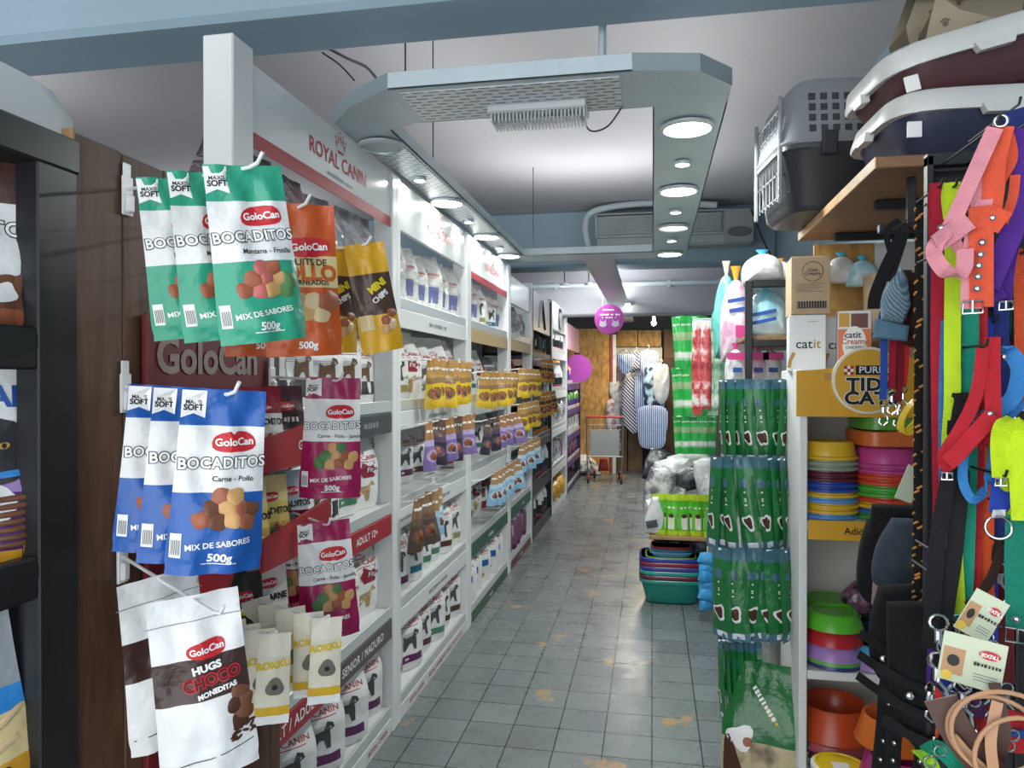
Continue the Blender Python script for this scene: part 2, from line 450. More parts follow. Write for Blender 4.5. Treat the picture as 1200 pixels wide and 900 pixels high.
# pipe along the rear beam
mb = MB(); mb.tube([(-1.7, 9.24, 2.70), (1.1, 9.24, 2.70)], .025, m_tray)
for x in (-1.2, -.5, .2, .8): mb.box(x - .015, x + .015, 9.24, 9.3, 2.66, 2.74, m_tray, b=.003)
tag(mb.build('ceiling_pipe'), 'grey pipe running across the rear ceiling beam', 'pipe')

# ---- hanging lighting frame
ZF = 2.45
t = thing('lighting_frame', 'large grey metal lighting frame hung from the ceiling with cut corners', 'light fixture', (0, 0, ZF))
def slots_mat():
    m, nt, b, N = nodes_mat('slotted_steel', .4); b.inputs['Metallic'].default_value = .2
    v = mapped(nt); br = N('ShaderNodeTexBrick', offset=.5)
    br.inputs['Scale'].default_value = 1; br.inputs['Brick Width'].default_value = .055; br.inputs['Row Height'].default_value = .026
    br.inputs['Mortar Size'].default_value = .0095; br.inputs['Mortar Smooth'].default_value = 0; br.inputs['Color1'].default_value = lin('2c3034'); br.inputs['Color2'].default_value = lin('55595c'); br.inputs['Mortar'].default_value = lin('d8dde0')
    nt.links.new(v, br.inputs['Vector']); nt.links.new(br.outputs['Color'], b.inputs['Base Color']); return m
m_slot = slots_mat()
XA0, XA1, XB0, XB1, YN0, YN1, YF0, YF1 = -1.13, -.95, 0.0, .245, 2.24, 2.55, 5.45, 5.75
def channel(mb, x0, x1, y0, y1, m=m_tray, wall=.055):
    mb.box(x0, x1, y0, y1, 0, .006, m, b=.001)
    if x1 - x0 > y1 - y0:
        mb.box(x0, x1, y0, y0 + .006, 0, wall, m, b=.001); mb.box(x0, x1, y1 - .006, y1, 0, wall, m, b=.001)
    else:
        mb.box(x0, x0 + .006, y0, y1, 0, wall, m, b=.001); mb.box(x1 - .006, x1, y0, y1, 0, wall, m, b=.001)
mb = MB(); channel(mb, -.83, -.06, YN0, YN1); mb.build('near_crossbar', t)
mb = MB(); channel(mb, XA0, XA1, YN1 + .05, YF0); mb.build('left_arm', t)
mb = MB(); channel(mb, XB0, XB1, YN1, YF0); mb.build('right_arm', t)
mb = MB(); channel(mb, XA0, XB1, YF0, YF1); mb.build('far_crossbar', t)
for poly, nm in ((((-.83, YN0), (-1.02, YN0 + .13), (XA0, YN1 - .05), (XA0, YN1 + .05), (XA1, YN1 + .05), (-.83, YN1)), 'corner_plate'),
             (((-.06, YN0), (.14, YN0 + .04), (XB1, YN0 + .17), (XB1, YN1), (0, YN1), (-.06, YN1)), 'corner_plate')):
    mb = MB(); n = len(poly)
    vs = [(x, y, 0) for x, y in poly] + [(x, y, .006) for x, y in poly]
    mb.add(vs, [list(range(n))[::-1], list(range(n, 2 * n))] + [[i, (i + 1) % n, (i + 1) % n + n, i + n] for i in range(n)], m_tray)
    rim = poly[:4]
    for (a, b), (c, d) in zip(rim[:-1], rim[1:]):
        mb.add([(a, b, 0), (c, d, 0), (c, d, .055), (a, b, .055)], [[0, 1, 2, 3], [3, 2, 1, 0]], m_tray)
    mb.build(nm, t)
MB().box(-.80, -.10, YN0 + .03, YN1 - .02, -.004, 0, m_slot, b=.001).build('perforated_panel', t)
MB().box(XA0 + .02, XA1 - .015, 2.72, YF0, -.004, 0, m_slot, b=.001).build('perforated_strip', t)
# fluorescent lamp with clear prismatic cover (off)
m_clear = mat('clear_prismatic', 'dfe4e6', .12, spec=.8, alpha=.55)
lm = MB().box(-.545, -.215, YN1 - .135, YN1 - .005, -.028, -.004, mat('lamp_housing', 'c9cdcf', .4), b=.004).build('tube_housing', t)
mb = MB()
for i in range(26): x = -.535 + i * .0124; mb.box(x, x + .006, YN1 - .125, YN1 - .015, -.058, -.03, m_clear, b=.0015)
mb.box(-.54, -.22, YN1 - .128, YN1 - .012, -.032, -.028, m_clear, b=.001); mb.build('ribbed_cover', lm)
MB().tube([(-.52, YN1 - .07, -.042), (-.24, YN1 - .07, -.042)], .009, m_wire, 10).build('lamp_tube', lm)
# round lamps
m_lit = mat('lit_lamp_glass', 'fbfff8', .4, emit=14); m_litdim = mat('dim_lamp_glass', 'e9efd9', .4, emit=2.5)
m_ring = mat('lamp_ring', 'c9d2d4', .3, metal=.3)
LAMPS = []
def lamp(x, y, r, state, label, kind='round_downlight'):
    d = thing(kind, label, 'ceiling light', (x, y, ZF - .004), 0, 'lamps in the hanging lighting frame')
    MB().lathe([(r, 0), (r * 1.12, -.004), (r * 1.12, -.012), (r, -.018), (r * .97, -.012), (r * .97, 0)], m_ring, 32).build('rim', d)
    MB().lathe([(r * .96, -.010), (r * .5, -.0125), (0.0001, -.013)], {'on': m_lit, 'dim': m_litdim, 'off': mat('unlit_lamp_glass', 'b9c4c4', .35)}[state], 32).build('lamp_glass', d)
    if state == 'on': LAMPS.append((x, y, r))
    return d
for py, st, nm in ((146, 'on', 'bright large round downlight, first on the right arm of the frame'), (220, 'on', 'bright large round downlight, second on the right arm of the frame'),
               (264, 'dim', 'dim large round downlight, third on the right arm of the frame'), (295, 'on', 'bright large round downlight, last on the right arm of the frame')):
    p = P(800, py, Z=ZF); lamp(.123, p.y, .085, st, nm)
for py, nm in ((188, 'first'), (245, 'second'), (279, 'third')):
    p = P(795, py, Z=ZF); lamp(.123, p.y, .03, 'on', 'small bright spot lamp between round lamps, %s on the right arm' % nm, 'spot_lamp')
for px, py, st, nm in ((440, 168, 'off', 'unlit round downlight nearest the cut corner on the left arm'), (516, 235, 'on', 'bright round downlight, second on the left arm above white shelving'),
                (568, 275, 'on', 'bright round downlight, third on the left arm above white shelving'), (598, 300, 'on', 'bright round downlight, farthest on the left arm above white shelving')):
    p = P(px, py, Z=ZF); lamp((XA0 + XA1) / 2, min(p.y, 5.35), .078, st, nm)
for px, py, nm in ((487, 207, 'first'), (543, 257, 'second'), (583, 288, 'third')):
    p = P(px, py, Z=ZF); lamp((XA0 + XA1) / 2, p.y, .026, 'on', 'small bright spot lamp, %s on the left arm of the frame' % nm, 'spot_lamp')
# rods and conduits
def rod(x, y, z0, r, label, name='hanging_rod', m=None):
    return tag(MB().tube([(x, y, z0), (x, y, CEIL)], r, m or m_blackm, 6).build(name), label, 'rod')
p = P(475, 86, Y=2.42); rod(p.x, p.y, ZF + .03, .003, 'thin dark hanging rod at the left of the near crossbar')
p = P(509, 200, Y=3.6); rod(-1.0, 3.3, ZF + .03, .003, 'thin dark hanging rod above the left arm of the lighting frame')
rod(-.9, 5.6, ZF + .03, .003, 'thin dark hanging rod at far left corner of the lighting frame')
rod(.1, 5.6, ZF + .03, .003, 'thin dark hanging rod at far right corner of the lighting frame')
p = P(706, 62, Y=2.45); rod(p.x, 2.45, ZF + .05, .014, 'thick grey conduit dropping from ceiling to the near crossbar', 'drop_conduit', m_tray)
a = P(682, 122, Y=2.52); b = P(690, 152, Y=2.55); c = P(712, 148, Y=2.55); d = P(731, 122, Y=2.52)
tag(MB().tube(spline([a, b, c, d], 8), .003, m_blackc, 6).build('loose_cable'), 'loose black cable loop sagging under the near crossbar', 'cable')
tag(MB().tube(spline([P(318, 0, Y=2.46), P(362, 42, Y=2.5), P(402, 66, Y=2.45), P(428, 78, Y=2.40), P(441, 92, Y=2.34)], 6), .005, m_dark, 6).build('ceiling_cable'), 'thin grey cable from the front beam to the frame corner', 'cable')
tag(MB().tube(spline([P(378, 62, Y=2.46), P(398, 76, Y=2.42), P(415, 94, Y=2.33)], 6), .003, m_blackc, 6).build('short_cable'), 'short dark cable above the left cut corner of the frame', 'cable')

# ---- slotted cable tray with tube lamp leading to the back
t = thing('cable_tray', 'long slotted cable tray hung along the aisle towards the back', 'cable tray', (-.42, 0, 2.46))
mb = MB(); mb.box(-.11, .11, 5.76, 12.3, 0, .006, m_slot, b=.001); mb.build('slotted_base', t)
mb = MB(); mb.box(-.116, -.11, 5.76, 12.3, 0, .05, m_tray, b=.001); mb.box(.11, .116, 5.76, 12.3, 0, .05, m_tray, b=.001); mb.build('side_rail', t)
t = thing('tube_lamp', 'lit tube lamp under the right edge of the long cable tray', 'ceiling light', (-.30, 9.0, 2.43))
MB().box(-.04, .04, 0, 1.3, .008, .026, m_wire, b=.004).build('housing', t)
MB().tube([(0, .05, -.008), (0, 1.25, -.008)], .018, m_lit, 10).build('lamp_tube', t)
for y0, x in ((11.4, .02),):
    t = thing('bare_bulb', 'small bare bulb glowing above the boards at the back', 'ceiling light', (x, y0, 2.42))
    MB().tube([(0, 0, .05), (0, 0, .73)], .004, m_blackc, 6).build('cord', t)
    MB().lathe([(.0001, -.09), (.03, -.07), (.036, -.04), (.02, 0), (.018, .05)], mat('bulb_glass', 'fff3d8', .3, emit=30), 16).build('glass', t)

# ---- old air conditioner on the middle beam
A = P(697, 290, Y=6.85); B = P(884, 243, Y=6.85)
t = thing('air_conditioner', 'old louvred air conditioner mounted on the pale blue middle beam', 'air conditioner', (A.x, 6.85, A.z))
W, Hh = B.x - A.x, B.z - A.z
m_ac = mat('aged_ac_plastic', '9aa1a2', .5, var=.12, vs=5); m_acd = mat('ac_recess', '565c60', .7)
MB().box(0, W, .03, .25, 0, Hh, m_ac, b=.02).build('casing', t)
MB().box(.03, W * .80, .012, .03, .10, Hh - .02, m_acd, b=.004).build('grille_recess', t)
mb = MB()
for i in range(13): z = .11 + i * (Hh - .15) / 12; mb.box(.02, W * .80, -.005, .02, z, z + .011, m_ac, b=.002)
mb.build('louvre', t)
mb = MB(); mb.box(.0, W * .82, -.01, .02, .085, .105, m_ac); mb.box(.0, W * .82, -.01, .02, Hh - .015, Hh, m_ac); mb.box(0, .02, -.01, .02, .08, Hh, m_ac); mb.box(W * .42, W * .45, -.01, .02, .08, Hh, m_ac); mb.build('frame', t)
q = MB().box(W * .82, W, -.01, .03, 0, Hh, mat('ac_control_panel', '8b9090', .5), b=.01).build('control_panel', t)
MB().lathe([(.09, 0), (.085, .008), (.06, .01)], m_acd, 24, M=T((W * .91, -.012, .10), 0, PI / 2), sx=1.2, sy=.5).build('oval_vent', q)
pts = spline([P(690, 292, Y=6.75), P(686, 262, Y=6.78), P(700, 246, Y=6.8), P(760, 238, Y=6.8), P(840, 240, Y=6.8)], 8)
tag(MB().tube(pts, .03, mat('pale_hose', 'a9b3b8', .5), 10).build('hose'), 'pale hose arching over the air conditioner on the beam', 'hose')
tag(MB().tube(spline([P(880, 245, Y=6.75), P(896, 285, Y=6.7), P(908, 306, Y=6.6)], 8), .008, m_blackc, 6).build('black_cable'), 'black cable hanging right of the air conditioner', 'cable')

# ---- light
w = bpy.data.worlds.new('daylight'); SC.world = w; w.use_nodes = True
bg = w.node_tree.nodes['Background']; bg.inputs['Color'].default_value = (.93, .97, 1, 1); bg.inputs['Strength'].default_value = 2.7
def area(name, loc, size, power, col=(1, .98, .94), rot=(0, 0, 0), spread=PI):
    l = bpy.data.lights.new(name, 'AREA'); l.shape = 'DISK'; l.size = size; l.energy = power; l.color = col; l.spread = spread
    o = bpy.data.objects.new(name, l); COL.objects.link(o); o.location = loc; o.rotation_euler = rot; return o
for i, (x, y, r) in enumerate(LAMPS):
    area('downlight_beam', (x, y, ZF - .025), r * 1.8, (9 if r > .05 else 3) * (.26 if x < -.5 else 1.15), (.95, 1, .97))
for i, x in enumerate((-1.0, -.72)):
    d = thing('spot_lamp', 'small bright spot lamp hung before the rear beam, %s of two' % ('left', 'right')[i], 'ceiling light', (x, 8.5, 2.60))
    MB().tube([(0, 0, .03), (0, 0, CEIL - 2.60)], .006, m_blackm, 6).build('stem', d); MB().lathe([(.05, 0), (.05, .03), (.02, .045), (.0001, .045)], m_ring, 20).build('shade', d); MB().lathe([(.045, .002), (.0001, .001)], m_lit, 20).build('lamp_glass', d)
    area('spot_lamp_light', (x, 8.5, 2.59), .08, 9, (1, 1, 1), (.5, 0, 0))
area('tube_lamp_light', (-.30, 9.65, 2.40), .5, 45)
def strip(name, loc, sx, sy, power, col=(1, 1, 1)):
    o = area(name, loc, sx, power, col, (PI, 0, 0)); o.data.shape = 'RECTANGLE'; o.data.size_y = sy; return o
strip('frame_uplight', (.12, 4.2, ZF + .07), .2, 3.0, 8); strip('frame_uplight', (-1.04, 4.2, ZF + .07), .15, 3.0, 8)  # unseen fill strips added over the frame arms to brighten the ceiling
strip('frame_uplight', (-.45, 5.6, ZF + .07), 1.0, .2, 8); strip('tray_uplight', (-.42, 8.4, 2.52), .18, 1.6, 22); strip('tray_uplight', (-.42, 11.0, 2.52), .18, 2.0, 14)  # more added fill over the far crossbar and cable tray, no lamps there
for y in (3.0, 6.0): area('next_aisle_lamp', (-3.6, y, 2.5), 1.2, 7, (1, 1, 1), (PI, 0, 0)); area('next_aisle_lamp', (-3.6, y, 2.48), .8, 10)  # unseen fill added left of the bays to lift the dark ceiling
area('bulb_light', (.02, 11.4, 2.30), .12, 22, (1, .8, .5))

cam = bpy.data.cameras.new('camera'); co = bpy.data.objects.new('camera', cam); COL.objects.link(co)
cam.sensor_fit = 'HORIZONTAL'; cam.sensor_width = 36; cam.lens = 36 * FPX / 1200; cam.clip_start = .02
co.location = (0, 0, EYE); co.rotation_euler = (PI / 2 - PITCH, 0, YAW); SC.camera = co
SC.view_settings.view_transform = 'Standard'; SC.view_settings.look = 'None'; SC.view_settings.gamma = 1; SC.view_settings.use_curve_mapping = False
SC.view_settings.exposure = .3
SC.cycles.use_denoising = True
SC.cycles.max_bounces = 6
# ------------------------------------------------------------------ left-hand shelving
LV = [1.885, 1.425, .985, .535, .105]                 # shelf tops, from the top down
m_red = mat('strip_red', '9c2733', .4); m_pink = mat('strip_pink', 'c08a9c', .45); m_dgrey = mat('strip_dark_grey', '3f4145', .45)
m_green = mat('strip_green', '27543c', .45); m_tan = mat('strip_tan', 'b39a72', .5); m_maroon = mat('strip_maroon', '6c2432', .45); m_brown = mat('strip_brown_grey', '55504b', .45)
m_strw = mat('strip_white', 'd3d5d5', .35); m_navy = mat('dark_blue_laminate', '2a2850', .4); m_alu = mat('aluminium_lip', 'd2d5d6', .3, metal=.4)
m_inkred = ink('red', 'b3343c'); m_inkw = ink('white', 'eeeeec'); m_inkg = ink('grey', '8e8f92'); m_inkk = ink('black', '202022')
FX = T((0, 0, 0), PI / 2)                             # local -y  ->  world +x
def crown(mb, s, m, M):
    """small five-pointed crown made of separate drops over a band"""
    for i, (a, z) in enumerate(((-.42, .30), (-.22, .5), (0, .58), (.22, .5), (.42, .30))):
        mb.add([(a * s, -.0009, (z - .28) * s), (a * s + .06 * s, -.0009, z * s), (a * s * 1.12, -.0009, (z + .10) * s), (a * s - .06 * s, -.0009, z * s)], [[0, 1, 2, 3]], m, False, M)
        mb.add([(a * s * 1.2 + .05 * s * math.cos(t * PI / 4), -.0009, (z + .2) * s + .05 * s * math.sin(t * PI / 4)) for t in range(8)], [list(range(8))], m, False, M)
    mb.add([(-.3 * s, -.0009, 0), (.3 * s, -.0009, 0), (.26 * s, -.0009, -.1 * s), (-.26 * s, -.0009, -.1 * s)], [[0, 1, 2, 3]], m, False, M)
def unit(name, label, y0, y1, frame, strips, header=None, first_post=.05, depth=.46, top=2.42, texts={}, levels=LV, shelfmat=None, back=None):
    t = thing(name, label, 'shelving unit', (XF, y0, 0))
    L = y1 - y0; sm = shelfmat or frame; pw = .05
    for a, b in ((0, first_post), (L - pw, L)):
        mb = MB(); mb.box(-.07, .02, a, b, 0, top + (.035 if a == 0 and first_post > .06 else 0), frame, b=.004)
        mb.box(-depth - .05, -depth, a, b, 0, min(top, 1.9), frame, b=.004); mb.build('upright', t)
    MB().box(-depth - .012, -depth, first_post, L - pw, .02, 1.9, back or frame, b=.002).build('back_panel', t)
    for i, z in enumerate(levels):
        s = MB().box(-depth, .0, first_post + .001, L - pw - .001, z - .03, z, sm, b=.003).build('shelf', t)
        MB().box(0, .012, first_post + .001, L - pw - .001, z - .038, z + .012, m_alu if frame is not m_black else frame, b=.003).build('shelf_lip', s)
        st = strips[i]; h = .085 if i < 4 else .065
        for a, b, m in (st if isinstance(st, list) else [(0, 1, st)]):
            if m is None: continue
            ya, yb = first_post + (L - pw - first_post) * a + .002, first_post + (L - pw - first_post) * b - .002
            q = MB().box(.004, .014, ya, yb, z - .04 - h, z - .04, m, b=.002).build('price_strip', t)
            for (si, ta, txt, sz, m2) in texts.get('strip', []):
                if si == i and a <= ta < b:
                    mb = MB(); M = T((.0150, first_post + (L - pw - first_post) * ta, z - .04 - h / 2), PI / 2)
                    text_mb(mb, txt, sz, m2, M, sp=1.1)
                    mb.build('strip_lettering', q)
    MB().box(-depth, .004, first_post, L - pw, 0, .04, sm, b=.003).build('plinth', t)
    if header:
        z0, z1, hm, stripe, logo = header
        h = MB().box(-.015, .006, first_post + .001, L - pw - .001, z0, z1, hm, b=.002).build('header_board', t)
        if stripe: MB().box(.006, .009, first_post + .002, L - pw - .002, z0 - .03, z0 + .015, m_red, b=.001).build('red_stripe', h)
        if logo:
            mb = MB(); M = T((.0075, L * .56, (z0 + z1) / 2 - .012), PI / 2)
            crown(mb, .085, m_inkred, M @ Matrix.Translation((0, 0, .045))); text_mb(mb, 'ROYAL CANIN', .075, m_inkred, M, off=.008)
            if logo > 1: text_mb(mb, '~18', .022, m_inkg, M @ Matrix.Translation((0, 0, -.058)), sp=1.3)
            mb.build('header_logo', h)
    return t
rc = lambda i, *ys: [(i, y, 'ROYAL CANIN', .03, m_inkred) for y in ys]
unit('shelving_unit', 'white shelving bay nearest the camera with pink and red shelf strips', 1.80, 3.085, m_whitep,
     [m_pink, m_dgrey, m_red, [(0, .45, m_red), (.45, 1, m_brown)], m_strw], (2.215, 2.425, m_whiteg, True, 2), .105,
     texts={'strip': [(0, .62, 'GASTROINTESTINAL', .04, m_inkw), (1, .8, '~8', .04, m_inkg), (2, .75, 'ADULT 12+', .04, m_inkw), (3, .22, 'ADULT / ADULTOS', .05, m_inkw), (3, .72, 'SENIOR / MADURO', .045, m_inkw)] + rc(4, .2, .55, .85)})
unit('shelving_unit', 'second white shelving bay with plain white shelf strips and red logo header', 3.086, 4.39, m_whitep,
     [m_strw] * 5, (2.20, 2.42, m_whiteg, False, 1), texts={'strip': [(0, .5, '~19', .03, m_inkg), (1, .5, '~20', .03, m_inkg), (2, .55, '~19', .03, m_inkg), (3, .5, '~20', .03, m_inkg)] + rc(4, .2, .45, .62, .82)})
unit('shelving_unit', 'third white shelving bay with tan top strip and green lower strips', 4.391, 5.69, m_whitep,
     [m_tan, m_strw, m_strw, m_green, m_green], (2.19, 2.42, m_whiteg, True, 1), texts={'strip': [(3, .5, '~8', .035, m_inkw), (4, .5, '~8', .03, m_inkw)]})
unit('shelving_unit', 'fourth white shelving bay with green strip and maroon foot before the black bay', 5.691, 6.80, m_whitep,
     [m_tan, m_black, None, m_green, m_maroon], (2.14, 2.36, m_whiteg, False, 0), texts={'strip': [(3, .6, '~9', .03, m_inkw), (4, .5, '~9', .03, m_inkw)]})
tb = unit('shelving_unit', 'black shelving bay with a grey picture header beyond the white bays', 6.82, 8.15, m_black,
     [m_black] * 5, (2.0, 2.38, mat('brushed_header', 'a7abad', .3, metal=.4), False, 0), top=2.38, levels=[1.78, 1.37, .97, .535, .105])
for o in kids(tb):
    if o.name.startswith('header_board'):
        mb = MB(); M = T((.0075, .66, 2.18), PI / 2)
        mb.ribbon([(-.22, -.001, -.14), (-.02, -.001, .15), (.0, -.001, .15)], .03, (0, 1, 0), m_inkw, .003, M); mb.ribbon([(0, -.001, .15), (.2, -.001, -.14)], .03, (0, 1, 0), m_inkk, .003, M)
        mb.build('header_emblem', o)
tw = unit('shelving_unit', 'narrow looking white shelving bay with dark ring on header beyond black bay', 8.17, 9.65, m_whitep,
     [m_strw] * 5, (2.10, 2.42, m_whiteg, False, 0))
for o in kids(tw):
    if o.name.startswith('header_board'):
        mb = MB(); mb.tube([(.008, .8 + .12 * math.cos(a / 10), 2.26 + .12 * math.sin(a / 10)) for a in range(8, 52, 2)], .012, m_inkk, 8); mb.build('ring_emblem', o)
unit('shelving_unit', 'dark blue shelving bay at the far end of the left side', 9.67, 11.5, m_navy,
     [mat('strip_purple', '4b2a78', .4)] * 4 + [m_navy], (1.93, 2.28, mat('pink_header', 'b58a98', .5), False, 0), top=1.93, levels=[1.5, 1.15, .80, .45, .105])

# ------------------------------------------------------------------ kibble sacks on the shelves
KIND = {}
W_ = foil('white', 'dcdcda', .4); m_bagtext = m_inkred
def sack(kind, w, d, h, front, side, prints=None, seed=1):
    """source for one kind of shelf sack: body (+ printed parts)"""
    b = Bag(w, d, h, 'stand', seed, 1.2, topw=.86)
    root = thing('kibble_sack', 'x', 'pet food bag', (0, 0, -9))
    b.body(front, side, edges=getattr(front, 'edges', ())).build('sack_body', root)
    if prints:
        for nm, fn in prints.items():
            mb = MB(); fn(b, mb); mb.build(nm, root)
    KIND[kind] = [root, False, h, d]
def logo_rc(b, mb):
    w, h = b.w, b.h
    b.text(mb, 'ROYAL CANIN', 0, h * .66, w * .125, m_inkred, .012)
    b.patch(mb, 0, h * .61, w * .7, .003, m_inkred)
    for a, z in ((-.09, .72), (-.045, .745), (0, .755), (.045, .745), (.09, .72)): b.patch(mb, a * w * 1.1, h * z, w * .03, h * .03, m_inkred, shape='ell')
    b.patch(mb, 0, h * .705, w * .17, h * .012, m_inkred)
def animal(m):
    def f(b, mb):
        w, h = b.w, b.h; x, z = w * .12, h * .40
        b.poly(mb, [(x - .16 * w, z - .12 * h), (x - .10 * w, z - .12 * h), (x - .08 * w, z - .03 * h), (x + .05 * w, z - .03 * h), (x + .07 * w, z - .12 * h), (x + .13 * w, z - .12 * h), (x + .13 * w, z + .02 * h), (x + .11 * w, z + .09 * h), (x + .18 * w, z + .10 * h), (x + .16 * w, z + .15 * h), (x + .08 * w, z + .17 * h), (x + .04 * w, z + .08 * h), (x - .12 * w, z + .06 * h), (x - .18 * w, z + .10 * h)], m)
        b.patch(mb, -w * .25, z, w * .02, h * .2, m_inkg)
        for q in range(3): b.patch(mb, -w * .02, h * (.52 - .022 * q), w * .5, h * .006, m_inkg)
    return f
def block(m):
    def f(b, mb):
        b.patch(mb, b.w * .14, b.h * .17, b.w * .52, b.h * .10, m, .0012)
        b.text(mb, '~3', b.w * .05, b.h * .17, b.h * .055, m_inkw, lift=.0022)
        b.patch(mb, -b.w * .40, b.h * .22, b.w * .07, b.h * .30, m)
    return f
PUR, TEAL, GRN, BRN, GLD, MAR = [foil(n, c) for n, c in (('purple', '5a2a54'), ('teal', '2f6f86'), ('leaf', '4f7f62'), ('cocoa', '55392f'), ('straw', '9a8f5a'), ('wine', '6b2233'))]
DKG, SIL, BLK, ORG = [foil(n, c) for n, c in (('charcoal', '3a3b40'), ('silver', 'b4b6b8'), ('soot', '222226'), ('amber', 'c4781f'))]
grey_pic = ink('grey_picture', '4c4b4d'); cat_pic = ink('tan_picture', 'a98f66')
for k, sm in (('purple', PUR), ('teal', TEAL), ('green', GRN), ('brown', BRN), ('straw', GLD)):
    sack('white_' + k, .215, .12, .345, bands((1, W_)), lambda v, sm=sm: sm if v < .97 else W_, {'logo': logo_rc, 'animal_picture': animal(grey_pic), 'label_block': block(sm)}, seed=len(k))
def fit_hex(b, mb):
    w, h = b.w, b.h; m = MAR_I
    b.poly(mb, [(.02 * w, .40 * h), (.30 * w, .40 * h), (.40 * w, .50 * h), (.30 * w, .60 * h), (.02 * w, .60 * h), (-.08 * w, .50 * h)], m, .0012)
    b.text(mb, 'Fit', .17 * w, .50 * h, .09 * h, m_inkw, lift=.003)
MAR_I = ink('wine', '8a2436')
def fit_cat(b, mb):
    w, h = b.w, b.h
    b.poly(mb, [(-.30 * w, .12 * h), (-.22 * w, .12 * h), (-.2 * w, .2 * h), (.05 * w, .2 * h), (.1 * w, .1 * h), (.17 * w, .1 * h), (.16 * w, .24 * h), (.3 * w, .3 * h), (.24 * w, .36 * h), (.1 * w, .30 * h), (-.2 * w, .30 * h), (-.38 * w, .36 * h)], cat_pic)
sack('fit', .21, .12, .35, bands((1, W_)), lambda v: SIL, {'logo': logo_rc, 'hexagon_badge': fit_hex, 'cat_picture': fit_cat}, 5)
def dark_top(b, mb):
    logo_rc(b, mb); b.patch(mb, 0, b.h * .2, b.w * .9, b.h * .18, DKG_I, .0012)
DKG_I = ink('charcoal', '303236')
sack('kitten', .2, .11, .34, bands((1, W_)), lambda v: DKG, {'logo': dark_top, 'animal_picture': animal(ink('brown_picture', '6b4f38'))}, 6)
CLR = blotch('clear_wrapped_silver', [(.3, '55575c'), (.5, '8b8c90'), (.7, 'd6d7d8')], 9, .15, 4, .6)
CLRD = blotch('clear_wrapped_dark', [(.3, '26262b'), (.5, '56474d'), (.62, '7a3a44'), (.75, 'b9b6b8')], 8, .15, 4, .6)
CLRL = blotch('clear_wrapped_pale', [(.3, '8a8a88'), (.5, 'b9b9b6'), (.75, 'ecece8')], 9, .15, 4, .5)
sack('wrapped_dark', .26, .14, .40, bands((1, CLRD)), lambda v: CLRD, None, 7)
sack('wrapped_silver', .26, .14, .38, bands((1, CLR)), lambda v: CLR, None, 8)
LAV = foil('lavender', '8b86b0')
def lav_panel(b, mb): b.patch(mb, 0, b.h * .3, b.w * .7, b.h * .28, ink('slate_blue', '5f6390'), .0014); logo_rc(b, mb)
sack('pale_lavender', .215, .11, .36, bands((1, CLRL)), lambda v: LAV, {'label_panel': lav_panel}, 9)
def blue_lab(b, mb): b.patch(mb, .05 * b.w, b.h * .42, b.w * .6, b.h * .13, ink('royal_blue', '2d5796'), .0014); b.patch(mb, -.1 * b.w, b.h * .16, b.w * .6, b.h * .14, cat_pic, .0014, shape='ell'); logo_rc(b, mb)
sack('blue_label', .19, .10, .33, bands((1, W_)), lambda v: SIL, {'label_panel': blue_lab}, 10)
def plain_print(col):
    m = ink('p_' + col, col)
    def f(b, mb): b.patch(mb, 0, b.h * .45, b.w * .6, b.h * .26, m, .0014); b.patch(mb, 0, b.h * .75, b.w * .5, b.h * .05, m_inkw, .0014)
    return f
sack('violet_mix', .18, .10, .34, bands((.12, PUR), (.7, foil('plum', '7a4f6a')), (1, SIL)), lambda v: foil('violet', '55407a'), {'label_panel': plain_print('b9a2b4')}, 11)
sack('black_amber', .19, .10, .31, bands((.16, ORG), (1, BLK)), lambda v: BLK, {'label_panel': plain_print('b8b4ac')}, 12)
sack('black_white', .19, .10, .33, bands((.12, foil('rose', '8d4a62')), (.4, BLK), (1, W_)), lambda v: BLK, {'label_panel': plain_print('3a3a3e')}, 13)
sack('mottled_grey', .21, .13, .30, bands((1, CLR)), lambda v: CLR, {'label_panel': plain_print('c9c4b6')}, 14)
sack('gold', .22, .13, .2, bands((1, foil('gold', 'b58a2c', .25))), lambda v: foil('gold', 'b58a2c'), None, 15)
sack('green_purple', .2, .11, .26, bands((.3, foil('grape', '4d2f7a')), (1, foil('lime_leaf', '3f8f46'))), lambda v: foil('grape', '4d2f7a'), {'label_panel': plain_print('d0c8a0')}, 16)
sack('orange_purple', .2, .11, .26, bands((.5, foil('grape', '4d2f7a')), (1, ORG)), lambda v: foil('grape', '4d2f7a'), {'label_panel': plain_print('d8d4cc')}, 17)
sack('red_white', .2, .11, .30, bands((.2, foil('crimson', '8a2230')), (.62, W_), (1, foil('crimson', '8a2230'))), lambda v: W_, {'label_panel': plain_print('7c5a50')}, 18)
DESC = {'white_purple': 'purple-sided white kibble bag', 'white_teal': 'teal-sided white kibble bag', 'white_green': 'green-labelled white kibble bag', 'white_brown': 'brown-sided white kibble bag',
        'white_straw': 'straw-sided white kibble bag', 'fit': 'white wine-badged kibble bag', 'kitten': 'dark-footed white kibble bag', 'wrapped_dark': 'dark clear-wrapped large bag', 'wrapped_silver': 'silver clear-wrapped large bag',
        'pale_lavender': 'pale blue-panelled wrapped bag', 'blue_label': 'blue-labelled white kibble bag', 'violet_mix': 'violet plum food bag', 'black_amber': 'black amber-footed food bag', 'black_white': 'white-topped black food bag',
        'mottled_grey': 'mottled grey food bag', 'gold': 'slumped gold food bag', 'green_purple': 'green-topped purple food bag', 'orange_purple': 'orange-topped purple food bag', 'red_white': 'red white food bag'}
